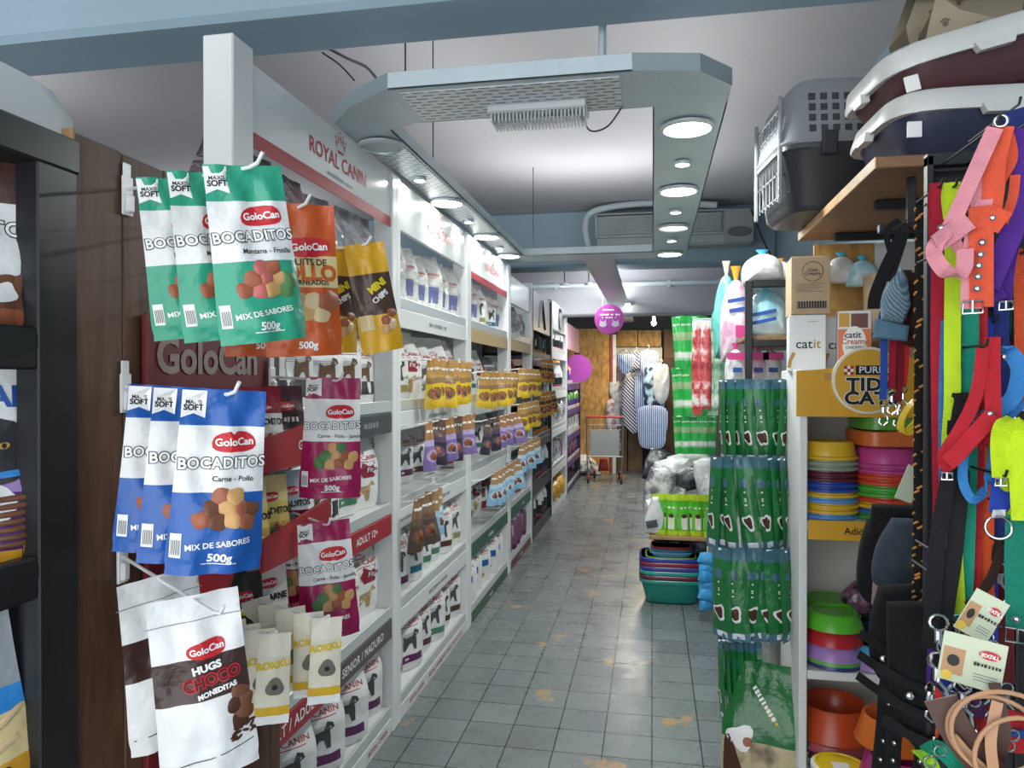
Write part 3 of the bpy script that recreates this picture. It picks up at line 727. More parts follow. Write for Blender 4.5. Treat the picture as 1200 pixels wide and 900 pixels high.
def row(bay, shelf, z, y0, y1, kinds, yaw=76, jit=9, sc=1.0, back=.125):
    n = len(kinds); count = {}
    tot = {k: kinds.count(k) for k in kinds}
    for i, k in enumerate(kinds):
        src = KIND[k]; y = y0 + (y1 - y0) * (i + .5) / n
        c = count.get(k, 0); count[k] = c + 1
        which = '' if tot[k] == 1 else ', ' + (ORD[c] if c else 'first') + (' such' if len(tot) > 1 else '') + ' from left'
        lab = '%s%s, %s shelf of %s' % (DESC[k], which, shelf, bay)
        a = (yaw + rnd.uniform(-jit, jit)) * PI / 180
        lean = rnd.uniform(-.05, .02)
        s = sc * rnd.uniform(1.0, 1.1)
        dup(src[0], (XF - back + rnd.uniform(-.015, .01), y, z + .002), (lean, 0, a), lab, 'pet food bags on the shelves', (s * 1.16, s * 1.1, s * (.78 if shelf == 'top' and 'wrapped' in k else .86)))
A_, B_, C_, D_ = 'nearest white bay', 'second white bay', 'third white bay', 'fourth white bay'
row(A_, 'top', LV[0], 2.0, 3.03, ['wrapped_dark', 'wrapped_dark', 'wrapped_silver', 'wrapped_silver', 'wrapped_silver'], 84, sc=1.08, back=.12)
row(A_, 'second', LV[1], 2.25, 3.02, ['kitten', 'kitten', 'kitten', 'kitten'], sc=1.05)
row(A_, 'third', LV[2], 1.95, 3.02, ['kitten', 'white_brown', 'kitten', 'white_green', 'fit'], sc=1.05)
row(A_, 'fourth', LV[3], 1.95, 3.02, ['fit', 'fit', 'fit', 'fit', 'fit'], sc=1.05)
row(A_, 'bottom', LV[4], 1.93, 3.02, ['white_purple'] * 5, 58, sc=1.08)
row(B_, 'top', LV[0], 3.16, 4.32, ['pale_lavender'] * 6, 50, sc=.92)
row(B_, 'second', LV[1], 3.16, 4.32, ['white_straw', 'fit', 'white_green', 'fit', 'white_teal'], 73, sc=1.1)
row(B_, 'third', LV[2], 3.16, 4.32, ['white_brown', 'white_brown', 'white_purple', 'white_brown', 'white_straw', 'white_green'], 78, back=.2)
row(B_, 'fourth', LV[3], 3.15, 4.32, ['white_purple', 'white_teal', 'white_green', 'white_green', 'white_brown', 'white_straw'], 70, sc=1.08)
row(B_, 'bottom', LV[4], 3.15, 4.32, ['white_purple', 'white_purple', 'white_brown', 'white_green', 'white_brown', 'white_brown'], 70, sc=1.08)
row(C_, 'top', LV[0], 4.45, 5.63, ['white_green', 'pale_lavender', 'white_straw', 'white_green', 'white_teal', 'pale_lavender'], 63, sc=.9)
row(C_, 'second', LV[1], 4.45, 5.63, ['white_straw', 'fit', 'white_teal', 'fit', 'red_white'], 68, back=.22)
row(C_, 'third', LV[2], 4.45, 5.63, ['red_white', 'white_green', 'red_white', 'white_green', 'white_purple'], 68, back=.22)
row(C_, 'fourth', LV[3], 4.45, 5.63, ['red_white', 'white_brown', 'red_white', 'fit', 'red_white'], 68, back=.22)
row(C_, 'bottom', LV[4], 4.45, 5.63, ['blue_label'] * 5, 48, sc=1.1)
row(D_, 'top', LV[0], 5.76, 6.73, ['mottled_grey', 'mottled_grey', 'wrapped_silver', 'mottled_grey', 'mottled_grey'], 63, sc=.9)
row(D_, 'second', LV[1], 5.76, 6.73, ['mottled_grey', 'black_white', 'mottled_grey', 'red_white'], 63, back=.22)
row(D_, 'third', LV[2], 5.76, 6.73, ['mottled_grey', 'black_white', 'mottled_grey', 'black_white'], 63, back=.22)
row(D_, 'fourth', LV[3], 5.76, 6.73, ['mottled_grey', 'red_white', 'red_white', 'mottled_grey'], 63)
row(D_, 'bottom', LV[4], 5.76, 6.73, ['violet_mix'] * 5, 40, sc=1.1)
BB = [1.78, 1.37, .97, .535, .105]
for nm, z, ks in zip(('top', 'second', 'third', 'fourth', 'bottom'), BB, (['black_amber'] * 6, ['mottled_grey', 'black_amber', 'black_amber', 'black_amber', 'mottled_grey'], ['black_amber'] * 6, ['black_white'] * 6, ['black_white'] * 5)):
    row('the black bay', nm, z, 6.9, 8.07, ks, 42, sc=.95 if nm == 'top' else 1.05)
for nm, z, ks in zip(('top', 'second', 'third', 'fourth', 'bottom'), LV, (['black_white'] * 5, ['black_white'] * 5, ['mottled_grey'] * 5, ['mottled_grey', 'violet_mix', 'mottled_grey', 'mottled_grey', 'violet_mix'], ['gold'] * 4)):
    row('the far white bay', nm, z, 8.25, 9.57, ks, 40, sc=1.0 if nm != 'bottom' else 1.2, back=.13)
for nm, z, ks in zip(('top', 'second', 'third', 'fourth'), [1.5, 1.15, .8, .45], (['orange_purple'] * 4, ['green_purple'] * 4, ['mottled_grey'] * 4, ['violet_mix'] * 4)):
    row('the dark blue bay', nm, z, 9.8, 11.4, ks, 40, sc=1.1 if z < 1.4 else 1.25, back=.13)
# ------------------------------------------------------------------ near left: black rack, timber panel, hanging pouches
m_timber = wood('dark_timber', '3b271c', '6e4e38', (9, 9, .9)); m_timber_edge = wood('raw_timber_edge', '8a6742', 'b08a5c', (9, 9, .9))
# black rack
RX, RY0, RY1, RT = -.985, .45, 1.125, 1.945
t = thing('black_rack', 'black lacquered rack with three shelves at the left edge', 'shelf rack', (RX, RY1, 0))
mb = MB(); mb.box(-.045, 0, -.085, 0, 0, RT, m_black, b=.003); mb.build('post', t)
mb = MB(); mb.box(-.045, 0, -.715, -.64, 0, RT, m_black, b=.003); mb.build('post', t)
MB().box(-.36, -.02, -.012, -.001, 0, RT - .02, m_black, b=.002).build('side_panel', t)
MB().box(-.38, -.36, -.715, 0, 0, RT - .02, m_black, b=.002).build('back_panel', t)
for z in (1.565, 1.19, .815): 
    q = MB().box(-.36, -.002, -.64, -.013, z + .012, z + .04, m_black, b=.003).build('shelf', t)
    MB().box(-.03, -.001, -.64, -.085, z - .02, z + .05, m_black, b=.004).build('front_rail', q)
MB().box(-.38, .004, -.715, .004, RT - .06, RT, m_black, b=.004).build('top', t)
mb = MB(); M = T((-1.42, .95, RT + .002))
mb.lathe([(.0001, 0), (.30, 0), (.315, .01), (.315, .13), (.29, .18), (.22, .205), (.0001, .21)], mat('white_enamel', 'dcdfde', .3), 40, M, sx=.75, sy=1.5, sq=6)
tag(mb.build('storage_tub'), 'white rounded tub lying on top of the black rack', 'storage tub')
# timber panel
t = thing('display_board', 'dark timber display panel carrying white bag hooks beside the black rack', 'display panel', (-1.0, 1.135, 0))
for i in range(6):
    w_ = .73 / 6; MB().box(-.018, 0, i * w_, (i + 1) * w_ - .002, 0, 1.965 - .002 * (i % 2), m_timber, b=.003).build('board', t)
MB().box(-.022, .002, -.006, 0, 0, 1.97, m_timber_edge, b=.001).build('edge_strip', t)

# pouch with printed front
m_blur = {k: ink('treat_' + k, c) for k, c in (('brown', '6d4632'), ('rust', '9c5a3e'), ('rose', 'b8645c'), ('sand', 'c79a62'), ('leaf', '4f7a48'), ('dark', '4b2d20'), ('pale', 'd8bd92'))}
m_logored = ink('badge_red', 'c2272f')
def brand(b, mb, x, z, s, m_txt=m_inkw):
    b.patch(mb, x, z, s * 3.0, s * 1.45, m_logored, .0013, .06, 'blob', wob=.05)
    b.text(mb, 'GoloCan', x, z, s * .72, m_txt, .03, .0026, rot=.06)
def outlined(b, mb, txt, x, z, s, rot=0.05, sx=1):
    b.text(mb, txt, x, z, s, m_inkk, .085, .0016, sx, rot, 1.08); b.text(mb, txt, x, z, s, m_inkw, .03, .0028, sx, rot, 1.08)
def treats(b, mb, pts, cols, s):
    for i, (x, z) in enumerate(pts): b.patch(mb, x * b.w, z * b.h, s * rnd.uniform(.9, 1.15), s * rnd.uniform(.85, 1.05), m_blur[cols[i % len(cols)]], .0010 + .0004 * (i % 3), rnd.uniform(-.4, .4), 'blob', wob=.06, dome=.003)
PILE = [(-.18, .30), (-.02, .29), (.12, .30), (.27, .29), (-.08, .355), (.07, .365), (.2, .355), (.33, .345), (.14, .415), (.02, .415)]
def pouch(kind, label_base, col, w=.148, d=.06, h=.285, white=(.46, .80), name='BOCADITOS', sub='', cols=('rust', 'brown', 'sand', 'leaf'), ribbon=True, bottom='MIX DE SABORES', seed=1, pile=PILE):
    b = Bag(w, d, h, 'hang', seed, 1.5, .84)
    root = thing('treat_pouch', 'x', 'treat pouch', (0, 0, -9))
    C1 = foil('pouch_' + col, col); Wt = foil('pouch_white', 'e2e3e2')
    fr = bands((white[0], C1), (white[1], Wt), (1, C1))
    b.body(fr, None, None, fr.edges, 16, 26).build('pouch_body', root)
    mb = MB(); brand(b, mb, .12 * w, .715 * h, .022); mb.build('red_badge', root)
    mb = MB(); outlined(b, mb, name, .01 * w, .60 * h, .0235, .04, .92); mb.build('product_name', root)
    mb = MB()
    if sub: b.text(mb, sub, .12 * w, .515 * h, .0115, m_inkk)
    if bottom: b.text(mb, bottom, 0, .165 * h, .0125, m_inkw, .02, rot=.1)
    if mb.v: mb.build('flavour_lettering', root)
    mb = MB(); b.text(mb, '500g', .02 * w, .09 * h, .018, m_inkw, .035); b.patch(mb, .02 * w, .058 * h, .34 * w, .0015, m_inkw); mb.build('weight_lettering', root)
    mb = MB(); treats(b, mb, pile, cols, .028); mb.build('treat_picture', root)
    if ribbon:
        mb = MB(); x = -.30 * w
        b.poly(mb, [(x - .12 * w, .99 * h), (x + .12 * w, .99 * h), (x + .12 * w, .84 * h), (x, .865 * h), (x - .12 * w, .84 * h)], m_inkw, .0013)
        b.text(mb, 'MAXIS', x, .925 * h, .0085, m_inkk, .02, .002); b.text(mb, 'SOFT', x, .895 * h, .0125, m_inkk, .04, .002); mb.build('ribbon_label', root)
    mb = MB(); b.patch(mb, -.40 * w, .16 * h, .10 * w, .13 * h, m_inkw, .0013)
    for q in range(6): b.patch(mb, -.40 * w + (q - 2.5) * .014 * w, .15 * h, .006 * w, .08 * h, m_inkk, .002)
    mb.build('barcode', root)
    KIND[kind] = [root, False, h, d]; return root
G1 = pouch('green', '', '2f9b7c', sub='Manzana - Frutilla', cols=('rust', 'rose', 'sand', 'leaf'), seed=3)
B1 = pouch('blue', '', '1f58a6', white=(.44, .80), sub='Carne - Pollo', cols=('rust', 'brown', 'sand'), seed=4)
R1 = pouch('magenta', '', '9c1a53', white=(.47, .82), sub='Carne - Pollo - Jamón', cols=('leaf', 'sand', 'rust', 'sand'), seed=5)
# brown cookie pouch, orange biscuit pouch, yellow chew pouch
def custom(kind, w, d, h, fr, seed, prints, name='treat_pouch', cat='treat pouch', style='hang', nu=14, nv=24, side=None, topw=.9):
    b = Bag(w, d, h, style, seed, 1.4, topw); root = thing(name, 'x', cat, (0, 0, -9))
    b.body(fr, side, None, getattr(fr, 'edges', ()), nu, nv).build('pouch_body', root)
    for nm, fn in prints.items():
        mb = MB(); fn(b, mb); mb.build(nm, root)
    KIND[kind] = [root, False, h, d]; return root
Wt = foil('pouch_white', 'e2e3e2')
def cookie_words(b, mb):
    w, h = b.w, b.h
    b.text(mb, 'HUGS', .06 * w, .60 * h, .017, m_inkw, .05, .002, rot=.12)
    b.text(mb, 'CHOCO', .10 * w, .53 * h, .026, m_logored, .09, .0016, .9, .12); b.text(mb, 'CHOCO', .10 * w, .53 * h, .026, ink('maroon_fill', '4a1a1c'), .015, .0024, .9, .12)
    b.text(mb, 'MONEDITAS', .14 * w, .465 * h, .0108, m_inkw, .05, .002, rot=.12)
def cookie_pic(b, mb):
    treats(b, mb, [(.36, .42), (.30, .36), (.38, .31), (.33, .27), (.40, .37)], ('brown', 'dark'), .027)
    for i in range(14): b.patch(mb, b.w * rnd.uniform(.24, .46), b.h * rnd.uniform(.18, .25), .012, .005, m_blur['dark'], .0016, rnd.uniform(-1, 1), 'ell')
HUG = custom('cookie', .155, .055, .30, bands((.43, Wt), (.66, foil('pouch_dark', '3a2420')), (1, Wt)), 8,
             {'lettering': cookie_words, 'cookie_picture': cookie_pic, 'red_badge': lambda b, mb: brand(b, mb, .08 * b.w, .70 * b.h, .02),
              'zip_line': lambda b, mb: (b.patch(mb, 0, .86 * b.h, .96 * b.w, .0016, m_inkg), b.patch(mb, 0, .12 * b.h, .9 * b.w, .0016, m_inkk, rot=.1))})
OR_ = foil('pouch_orange', 'c4551f'); CRM = foil('pouch_cream', 'd9c58f'); YEL = foil('pouch_yellow', 'd9a51d'); CHO = foil('pouch_choco', '4a3526')
ORP = custom('orange', .148, .06, .285, bands((.45, OR_), (.66, CRM), (1, OR_)), 9,
             {'red_badge': lambda b, mb: brand(b, mb, .1 * b.w, .715 * b.h, .026),
              'lettering': lambda b, mb: (b.text(mb, 'BISCUITS DE', 0, .615 * b.h, .017, ink('cocoa_text', '4a2c1c'), .03), b.text(mb, 'POLLO', .02 * b.w, .54 * b.h, .04, ink('orange_text', 'c4601c'), .05), b.text(mb, 'HORNEADOS', .05 * b.w, .48 * b.h, .013, ink('cocoa_text', '4a2c1c'), .03), b.text(mb, '500g', 0, .07 * b.h, .018, m_inkw, .03)),
              'biscuit_picture': lambda b, mb: treats(b, mb, [(-.1, .36), (.08, .35), (.25, .34), (0, .29), (.2, .28), (.34, .37)], ('sand', 'pale', 'rust'), .036)})
YLP = custom('yellow', .10, .04, .24, bands((.34, YEL), (.72, CHO), (1, YEL)), 10,
             {'lettering': lambda b, mb: (b.text(mb, 'MINI', .1 * b.w, .60 * b.h, .022, ink('lemon_text', 'e6d21e'), .05, rot=.5), b.text(mb, 'CHIPS', .12 * b.w, .50 * b.h, .016, m_inkw, .04, rot=.5)),
              'treat_picture': lambda b, mb: treats(b, mb, [(.15, .28), (.28, .24), (.1, .2), (.3, .34)], ('rust', 'pale', 'sand'), .022), 'nutrition_panel': lambda b, mb: b.patch(mb, -.28 * b.w, .28 * b.h, .3 * b.w, .14 * b.h, CRM)})

def hook(label, base, tip, lift=.02):
    t = thing('bag_hook', label, 'hook', base, 0, None)
    a = V(base); d = V(tip) - a
    mb = MB(); mb.box(.0, .006, -.014, .014, -.05, .025, m_wire, b=.003); mb.box(.004, .014, -.009, .009, -.045, -.01, m_wire, b=.003); mb.box(.0, .004, -.01, .01, .02, .05, m_wire, b=.002); mb.build('base_plate', t)
    MB().tube([V((.004, 0, 0)), d * .92, d * .97 + V((0, 0, .005)), d + V((0, 0, lift))], .0032, m_wire, 8).build('rod', t)
    return t
def hang(src, p, rz, label, group, tilt=0, roll=0, sc=1):
    """p = the point on the hook the bag hangs from"""
    h = KIND[src][2] * sc
    R = (Matrix.Rotation(rz, 4, 'Z') @ Matrix.Rotation(tilt, 4, 'X') @ Matrix.Rotation(roll, 4, 'Y'))
    loc = V(p) - (R @ V((0, 0, h * .975)))
    e = R.to_euler()
    return dup(KIND[src][0], loc, tuple(e), label, group, sc)
def on(a, b, t): return V(a) + (V(b) - V(a)) * t
GR = 'large treat pouches on the hooks'
# green row
ba, tp = V((-.998, 1.262, 1.895)), V((-.60, 1.065, 1.865)); hook('white bag hook holding the green pouches, top of timber panel', ba, tp)
for f, rz, tl, lab in ((.40, .85, .03, 'green and white treat pouch, leftmost on the top hook'), (.62, 1.0, .02, 'green and white treat pouch, middle one on the top hook'), (.88, .80, .05, 'green and white treat pouch, front one on the top hook')):
    hang('green', on(ba, tp, f) + V((0, 0, -.002)), rz, lab, GR, tl, -.14)
ba, tp = V((-.998, 1.255, 1.515)), V((-.62, 1.03, 1.505)); hook('white bag hook holding the blue pouches, middle of timber panel', ba, tp)
for f, rz, tl, lab in ((.44, .75, .02, 'blue and white treat pouch, leftmost on the middle hook'), (.66, .85, .03, 'blue and white treat pouch, middle one on the middle hook'), (.90, .72, .03, 'blue and white treat pouch, front one on the middle hook')):
    hang('blue', on(ba, tp, f), rz, lab, GR, tl, .06)
ba, tp = V((-.998, 1.245, 1.19)), V((-.64, 1.02, 1.165)); hook('white bag hook holding the cookie pouches, low on timber panel', ba, tp)
for f, rz, lab in ((.42, 1.05, 'white and brown cookie pouch hanging behind on the low hook'), (.74, .62, 'white and brown cookie pouch hanging in front on the low hook')):
    hang('cookie', on(ba, tp, f), rz, lab, GR, .02, -.10)
ba, tp = V((-.998, 1.45, 1.86)), V((-.62, 1.27, 1.85)); hook('white bag hook holding the orange pouches, behind the green pouches', ba, tp)
for f, rz, lab in ((.60, .75, 'orange biscuit pouch hanging behind on its hook'), (.92, .70, 'orange biscuit pouch hanging in front, beside the green pouch')): hang('orange', on(ba, tp, f), rz, lab, GR, .04, -.05)
ba, tp = V((-.998, 1.66, 1.83)), V((-.60, 1.52, 1.82)); hook('white bag hook holding the yellow pouches at panel end', ba, tp)
for f, rz, ro, lab in ((.55, .9, 0, 'yellow and brown treat pouch, leftmost of three at panel end'), (.75, .8, -.03, 'yellow and brown treat pouch, middle of three at panel end'), (.95, .65, -.2, 'yellow and brown treat pouch, rightmost of three, swung out')): hang('yellow', on(ba, tp, f), rz, lab, GR, .03, ro)
ba, tp = V((-.975, 1.77, 1.535)), V((-.71, 1.62, 1.525)); hook('white bag hook holding the upper magenta pouch', ba, tp); hang('magenta', on(ba, tp, .88), .45, 'magenta and white treat pouch hanging right of the blue pouches', GR, .03, .03)
ba, tp = V((-.975, 1.80, 1.19)), V((-.76, 1.66, 1.175)); hook('white bag hook holding the lower magenta pouches', ba, tp)
hang('magenta', on(ba, tp, .3), .6, 'magenta and white treat pouch half hidden behind the lower one', GR, .03); hang('magenta', on(ba, tp, .88), .5, 'magenta and white treat pouch, lower one above the shelf strip', GR, .03, -.06)

# three bags in the black rack
def big_dark(b, mb): b.text(mb, 'BOCADITOS', .0, .56 * b.h, .034, m_inkk, .075, .0016, .95, -.03, 1.08); b.text(mb, 'BOCADITOS', .0, .56 * b.h, .034, m_inkw, .022, .0026, .95, -.03, 1.08)
custom('rack_brown', .235, .07, .30, bands((.30, foil('kibble_brown', '5d3226')), (.70, Wt), (1, foil('pouch_umber', '4d342c'))), 21,
       {'lettering': big_dark, 'red_badge': lambda b, mb: brand(b, mb, -.05 * b.w, .76 * b.h, .036), 'treat_picture': lambda b, mb: treats(b, mb, [(-.4 + .09 * i, .08 + .085 * j) for i in range(10) for j in range(3)], ('rust', 'brown', 'brown'), .036),
        'bone_picture': lambda b, mb: (b.patch(mb, .20 * b.w, .20 * b.h, .045, .03, m_inkw, .006, .4, 'blob', wob=.15))})
def dog_face(b, mb):
    w, h = b.w, b.h; k = ink('coat_black', '2a2b2f'); g = ink('coat_white', 'd9d9d8')
    b.patch(mb, .08 * w, .57 * h, .62 * w, .36 * h, k, .0012, 0, 'ell'); b.patch(mb, -.02 * w, .52 * h, .22 * w, .40 * h, g, .002, .1, 'ell'); b.patch(mb, .0, .30 * h, .5 * w, .26 * h, g, .0016, 0, 'ell')
    b.patch(mb, -.04 * w, .455 * h, .15 * w, .075 * h, k, .003, 0, 'ell'); b.patch(mb, .18 * w, .60 * h, .07 * w, .035 * h, ink('amber_eye', 'c99a4c'), .003, .2, 'ell'); b.patch(mb, .18 * w, .60 * h, .03 * w, .028 * h, m_inkk, .004, 0, 'ell')
    b.patch(mb, .22 * w, .455 * h, .34 * w, .035 * h, ink('chew_blue', '2f7ec4'), .0035, .12, 'ell')
custom('rack_purple', .24, .07, .315, bands((.06, foil('pouch_mustard', 'd29a2c')), (.36, foil('pouch_purple', '4f2478')), (.6, foil('pouch_lilac', '9c7fb4')), (1, Wt)), 22,
       {'lettering': lambda b, mb: b.text(mb, 'MON AMI', .0, .85 * b.h, .047, ink('title_blue', '2b5aa6'), .04), 'dog_picture': dog_face,
        'jerky_picture': lambda b, mb: [b.patch(mb, (.26 + .02 * (i % 2)) * b.w, (.09 + .04 * i) * b.h, .38 * b.w, .032 * b.h, m_blur['brown'], .0014 + .0003 * i, .06, 'blob', dome=.003) for i in range(7)],
        'yellow_label': lambda b, mb: b.patch(mb, .36 * b.w, .05 * b.h, .16 * b.w, .06 * b.h, ink('label_yellow', 'e0a52a'), .003)})
custom('rack_blue', .235, .07, .32, bands((.07, foil('pouch_indigo', '38408e')), (.16, foil('pouch_mustard', 'd29a2c')), (.40, foil('pouch_cream', 'd9c58f')), (.52, foil('pouch_sky', '2f86cf')), (1, foil('pouch_slate', '8d9298'))), 23,
       {'lettering': lambda b, mb: b.text(mb, 'SABOR A HUESO', .0, .115 * b.h, .021, m_inkk, .02), 'bone_picture': lambda b, mb: [b.patch(mb, x * b.w, z * b.h, .42 * b.w, .045 * b.h, m_blur['pale'], .002, r, 'blob', dome=.004) for x, z, r in ((-.2, .24, .3), (.1, .28, .5), (.2, .22, .25), (-.05, .33, .4), (.28, .34, .5))]})
for k, z, y, rz, ro, lab in (('rack_brown', 1.607, 1.02, .95, 0, 'brown and white treat bag on the top rack shelf at left edge'), ('rack_purple', 1.232, 1.03, .95, 0, 'purple dog chew bag with a dog face on the middle rack shelf'), ('rack_blue', .857, 1.0, .85, -.12, 'blue and grey chew bag leaning on the lower rack shelf')):
    dup(KIND[k][0], (-1.075, y - .03, z), (0, ro, rz), lab, None)

# ------------------------------------------------------------------ red cardboard display on the timber panel
m_card = mat('display_red_card', 'a3212b', .45, var=.05); m_cardd = mat('display_dark_red', '6d2027', .5, var=.08)
t = thing('cardboard_display', 'red cardboard treat display with three tilted trays fixed to the timber panel', 'display stand', (-.995, 1.30, 0))
q = MB().box(.0, .012, 0, .50, .62, 1.66, m_cardd, b=.002).build('backboard', t)
mb = MB(); M = T((.0135, .22, 1.575), PI / 2); text_mb(mb, 'GoloCan', .105, mat('header_letter', '9d8a84', .5), M, .03); mb.build('header_lettering', q)
for i, z in enumerate((1.33, 1.11, .90)):
    y0 = .16 + .04 * i; s = MB().box(.012, .14, y0, .54, z, z + .008, m_cardd, b=.002).build('tray', t)
    mb = MB(); mb.prism([(y0, z - .01), (.53, z - .01), (.55, z + .01), (.55, z + .085), (.53, z + .10), (y0, z + .06)], -.005, .005, m_card, T((.145, 0, 0), PI / 2)); f = mb.build('tray_front', s)
    mb = MB(); M = T((.1515, .42, z + .04), PI / 2, 0, -.05); text_mb(mb, 'GoloCan', .032, m_inkw, M, .02); mb.build('tray_lettering', f)
for y, zz in ((.0, 0), ):
    mb = MB(); mb.prism([(.0, .62), (.10, .66), (.17, .80), (.13, .95), (.06, 1.02), (.13, 1.10), (.17, 1.22), (.12, 1.34), (.0, 1.40)], -.005, .005, m_card, T((0, .10, 0))); mb.build('side_panel', t)
def mini(kind, top, mid, bot, seed, txt, tm=m_inkk):
    fr = bands((.35, foil('mini_' + bot, bot)), (.62, foil('mini_' + mid, mid)), (1, foil('mini_' + top, top)))
    custom(kind, .115, .045, .175, fr, seed, {'lettering': lambda b, mb: b.text(mb, txt, 0, .5 * b.h, .021, tm, .05), 'red_badge': lambda b, mb: brand(b, mb, 0, .70 * b.h, .016),
           'treat_picture': lambda b, mb: treats(b, mb, [(-.2, .2), (0, .22), (.2, .2), (.1, .29)], ('rust', 'leaf', 'sand'), .022)}, nu=8, nv=12)
mini('mini_white', '8e2236', 'e0e0de', 'c9c4ba', 31, 'BOCADITOS'); mini('mini_choco', '55303a', '3d2a28', 'b99a78', 32, '~6', m_inkw); mini('mini_yellow', 'd8c78a', 'd8c06a', 'c7a24a', 33, 'BOCADITOS')
mini('mini_bluegrey', '9fb4be', 'b9cad0', '86a4b0', 34, 'BOCADITOS'); mini('mini_black', '2b2a22', '2b2a22', 'cdb52a', 35, 'DEPOLLO', ink('lemon_text', 'e6d21e')); mini('mini_red', 'd8d6d2', 'd8d6d2', '9c2f2a', 36, 'BISCARNE'); mini('mini_biscuit', 'd2b48a', 'c79a62', 'b07a48', 37, 'BISCUITS')
for i, (k, yy, z, lab) in enumerate((('mini_white', 1.53, 1.338, 'small white treat pouch with red badge, left in top tray'), ('mini_white', 1.63, 1.338, 'small white treat pouch with red badge, second in top tray'), ('mini_choco', 1.745, 1.338, 'small chocolate brown treat pouch at right of the top tray'),
        ('mini_yellow', 1.56, 1.118, 'small pale yellow treat pouch, left in the middle tray'), ('mini_yellow', 1.66, 1.118, 'small pale yellow treat pouch, second in the middle tray'), ('mini_bluegrey', 1.765, 1.118, 'small blue grey treat pouch at right of the middle tray'),
        ('mini_black', 1.54, .908, 'small black and yellow treat pouch in the lowest tray'), ('mini_red', 1.655, .908, 'small white and red treat pouch in the lowest tray'), ('mini_biscuit', 1.765, .908, 'small tan biscuit pouch at right of the lowest tray'))):
    dup(KIND[k][0], (-.915, yy, z), (-.12, 0, 1.0), lab, 'small pouches in the red display')

# white chew pouches low by the shelf strip
CH = custom('chew', .072, .012, .19, bands((.10, Wt), (.2, foil('pouch_lemon', 'd0a828')), (.75, foil('pouch_ivory', 'd9d3bf')), (1, foil('pouch_ivory2', 'e2ddcb'))), 41,
       {'lettering': lambda b, mb: b.text(mb, 'ROKKU', 0, .66 * b.h, .02, ink('lemon_text2', 'd9b81f'), .05, rot=.1), 'dog_picture': lambda b, mb: (b.patch(mb, .05 * b.w, .42 * b.h, .5 * b.w, .2 * b.h, ink('grey_fur', '6d675e'), .0014, 0, 'ell', wob=.12), b.patch(mb, .05 * b.w, .42 * b.h, .16 * b.w, .06 * b.h, m_inkk, .0026, 0, 'ell'))}, style='flat', nu=8, nv=14)
for row_, (ba, tp, n, words) in enumerate((((-.985, 1.44, 1.02), (-.76, 1.40, 1.00), 5, 'left hook'), ((-.985, 1.58, 1.025), (-.69, 1.50, 1.005), 5, 'right hook'))):
    hook('thin white hook of ivory chew pouches, %s above timber boards' % words, V(ba), V(tp), .01)
    for i in range(n):
        f = .3 + .68 * i / (n - 1)
        hang('chew', on(ba, tp, f), .75 - .1 * (i % 2) - .05 * i, 'ivory chew pouch, %s from the back on the %s by the red strip' % ('first' if i == 0 else ORD[i], words), 'ivory chew pouches on hooks', .03, -.16 + .05 * i)
t = thing('timber_post', 'short dark timber post below the ivory chew pouches', 'post', (-.985, 1.62, 0))
MB().box(0, .07, 0, .035, 0, .86, m_timber, b=.004).build('board', t); MB().box(0, .07, .04, .075, 0, .86, m_timber, b=.004).build('board', t)

# ------------------------------------------------------------------ pouches on wire bars in front of the bays
def side_pouch(kind, top, bot, seed, face):
    fr = bands((.5, foil('hang_' + bot, bot)), (.62, foil('hang_' + face, face)), (1, foil('hang_' + top, top)))
    custom(kind, .125, .05, .235, fr, seed, {'label_panel': lambda b, mb: (b.patch(mb, 0, .30 * b.h, .7 * b.w, .26 * b.h, ink('lp_' + face, face), .0014, 0, 'ell'), b.patch(mb, 0, .80 * b.h, .5 * b.w, .05 * b.h, m_inkw)),
           'treat_picture': lambda b, mb: treats(b, mb, [(-.1, .28), (.1, .27), (0, .34)], ('rust', 'brown'), .03)}, nu=8, nv=12, topw=.5)
side_pouch('sp_yellow', 'b58a4c', 'dcb62c', 51, '8a6a3c'); side_pouch('sp_purple', 'a8794e', '7d6aa0', 52, 'b3a2cc'); side_pouch('sp_dark', '6a5142', '3c3644', 53, '5b4a66'); side_pouch('sp_blue', 'b08a5e', '8fb8d4', 54, 'bcd4e2'); side_pouch('sp_brown', '8a6a52', '54443c', 55, '6b5748'); side_pouch('sp_amber', 'a8702a', 'b3791f', 56, '3a2a1c')
NM = {'sp_yellow': 'yellow chew pouch', 'sp_purple': 'lilac chew pouch', 'sp_dark': 'dark violet chew pouch', 'sp_blue': 'pale blue chew pouch', 'sp_brown': 'dark brown chew pouch', 'sp_amber': 'amber chew pouch'}
def bar(y0, y1, z, ks, where, x=-1.03, sc=1, rz=.95, span=(0.06, .94)):
    t = thing('wire_bar', 'white wire hanging bar for chew pouches, %s' % where, 'hanging bar', (x, y0, z))
    MB().tube([(-.085, .01, -.01), (0, .01, 0), (0, y1 - y0 - .01, 0), (-.085, y1 - y0 - .01, -.01)], .0035, m_wire, 6).build('wire', t)
    mb = MB(); mb.box(-.10, -.08, 0, .02, -.03, .03, m_wire, b=.003); mb.box(-.10, -.08, y1 - y0 - .02, y1 - y0, -.03, .03, m_wire, b=.003); mb.build('bracket', t)
    n = len(ks)
    for i, k in enumerate(ks):
        f = span[0] + (span[1] - span[0]) * i / max(1, n - 1)
        hang(k, (x + .005, y0 + (y1 - y0) * f, z), rz + rnd.uniform(-.65, .5), '%s, %s from left on bar %s' % (NM[k], 'first' if i == 0 else ORD[i], where), 'chew pouches on wire bars', rnd.uniform(-.03, .12), rnd.uniform(-.16, .16), sc * rnd.uniform(.94, 1.04))
bar(3.16, 4.2, 1.62, ['sp_yellow'] * 6, 'upper level, second white bay', span=(.2, .85))
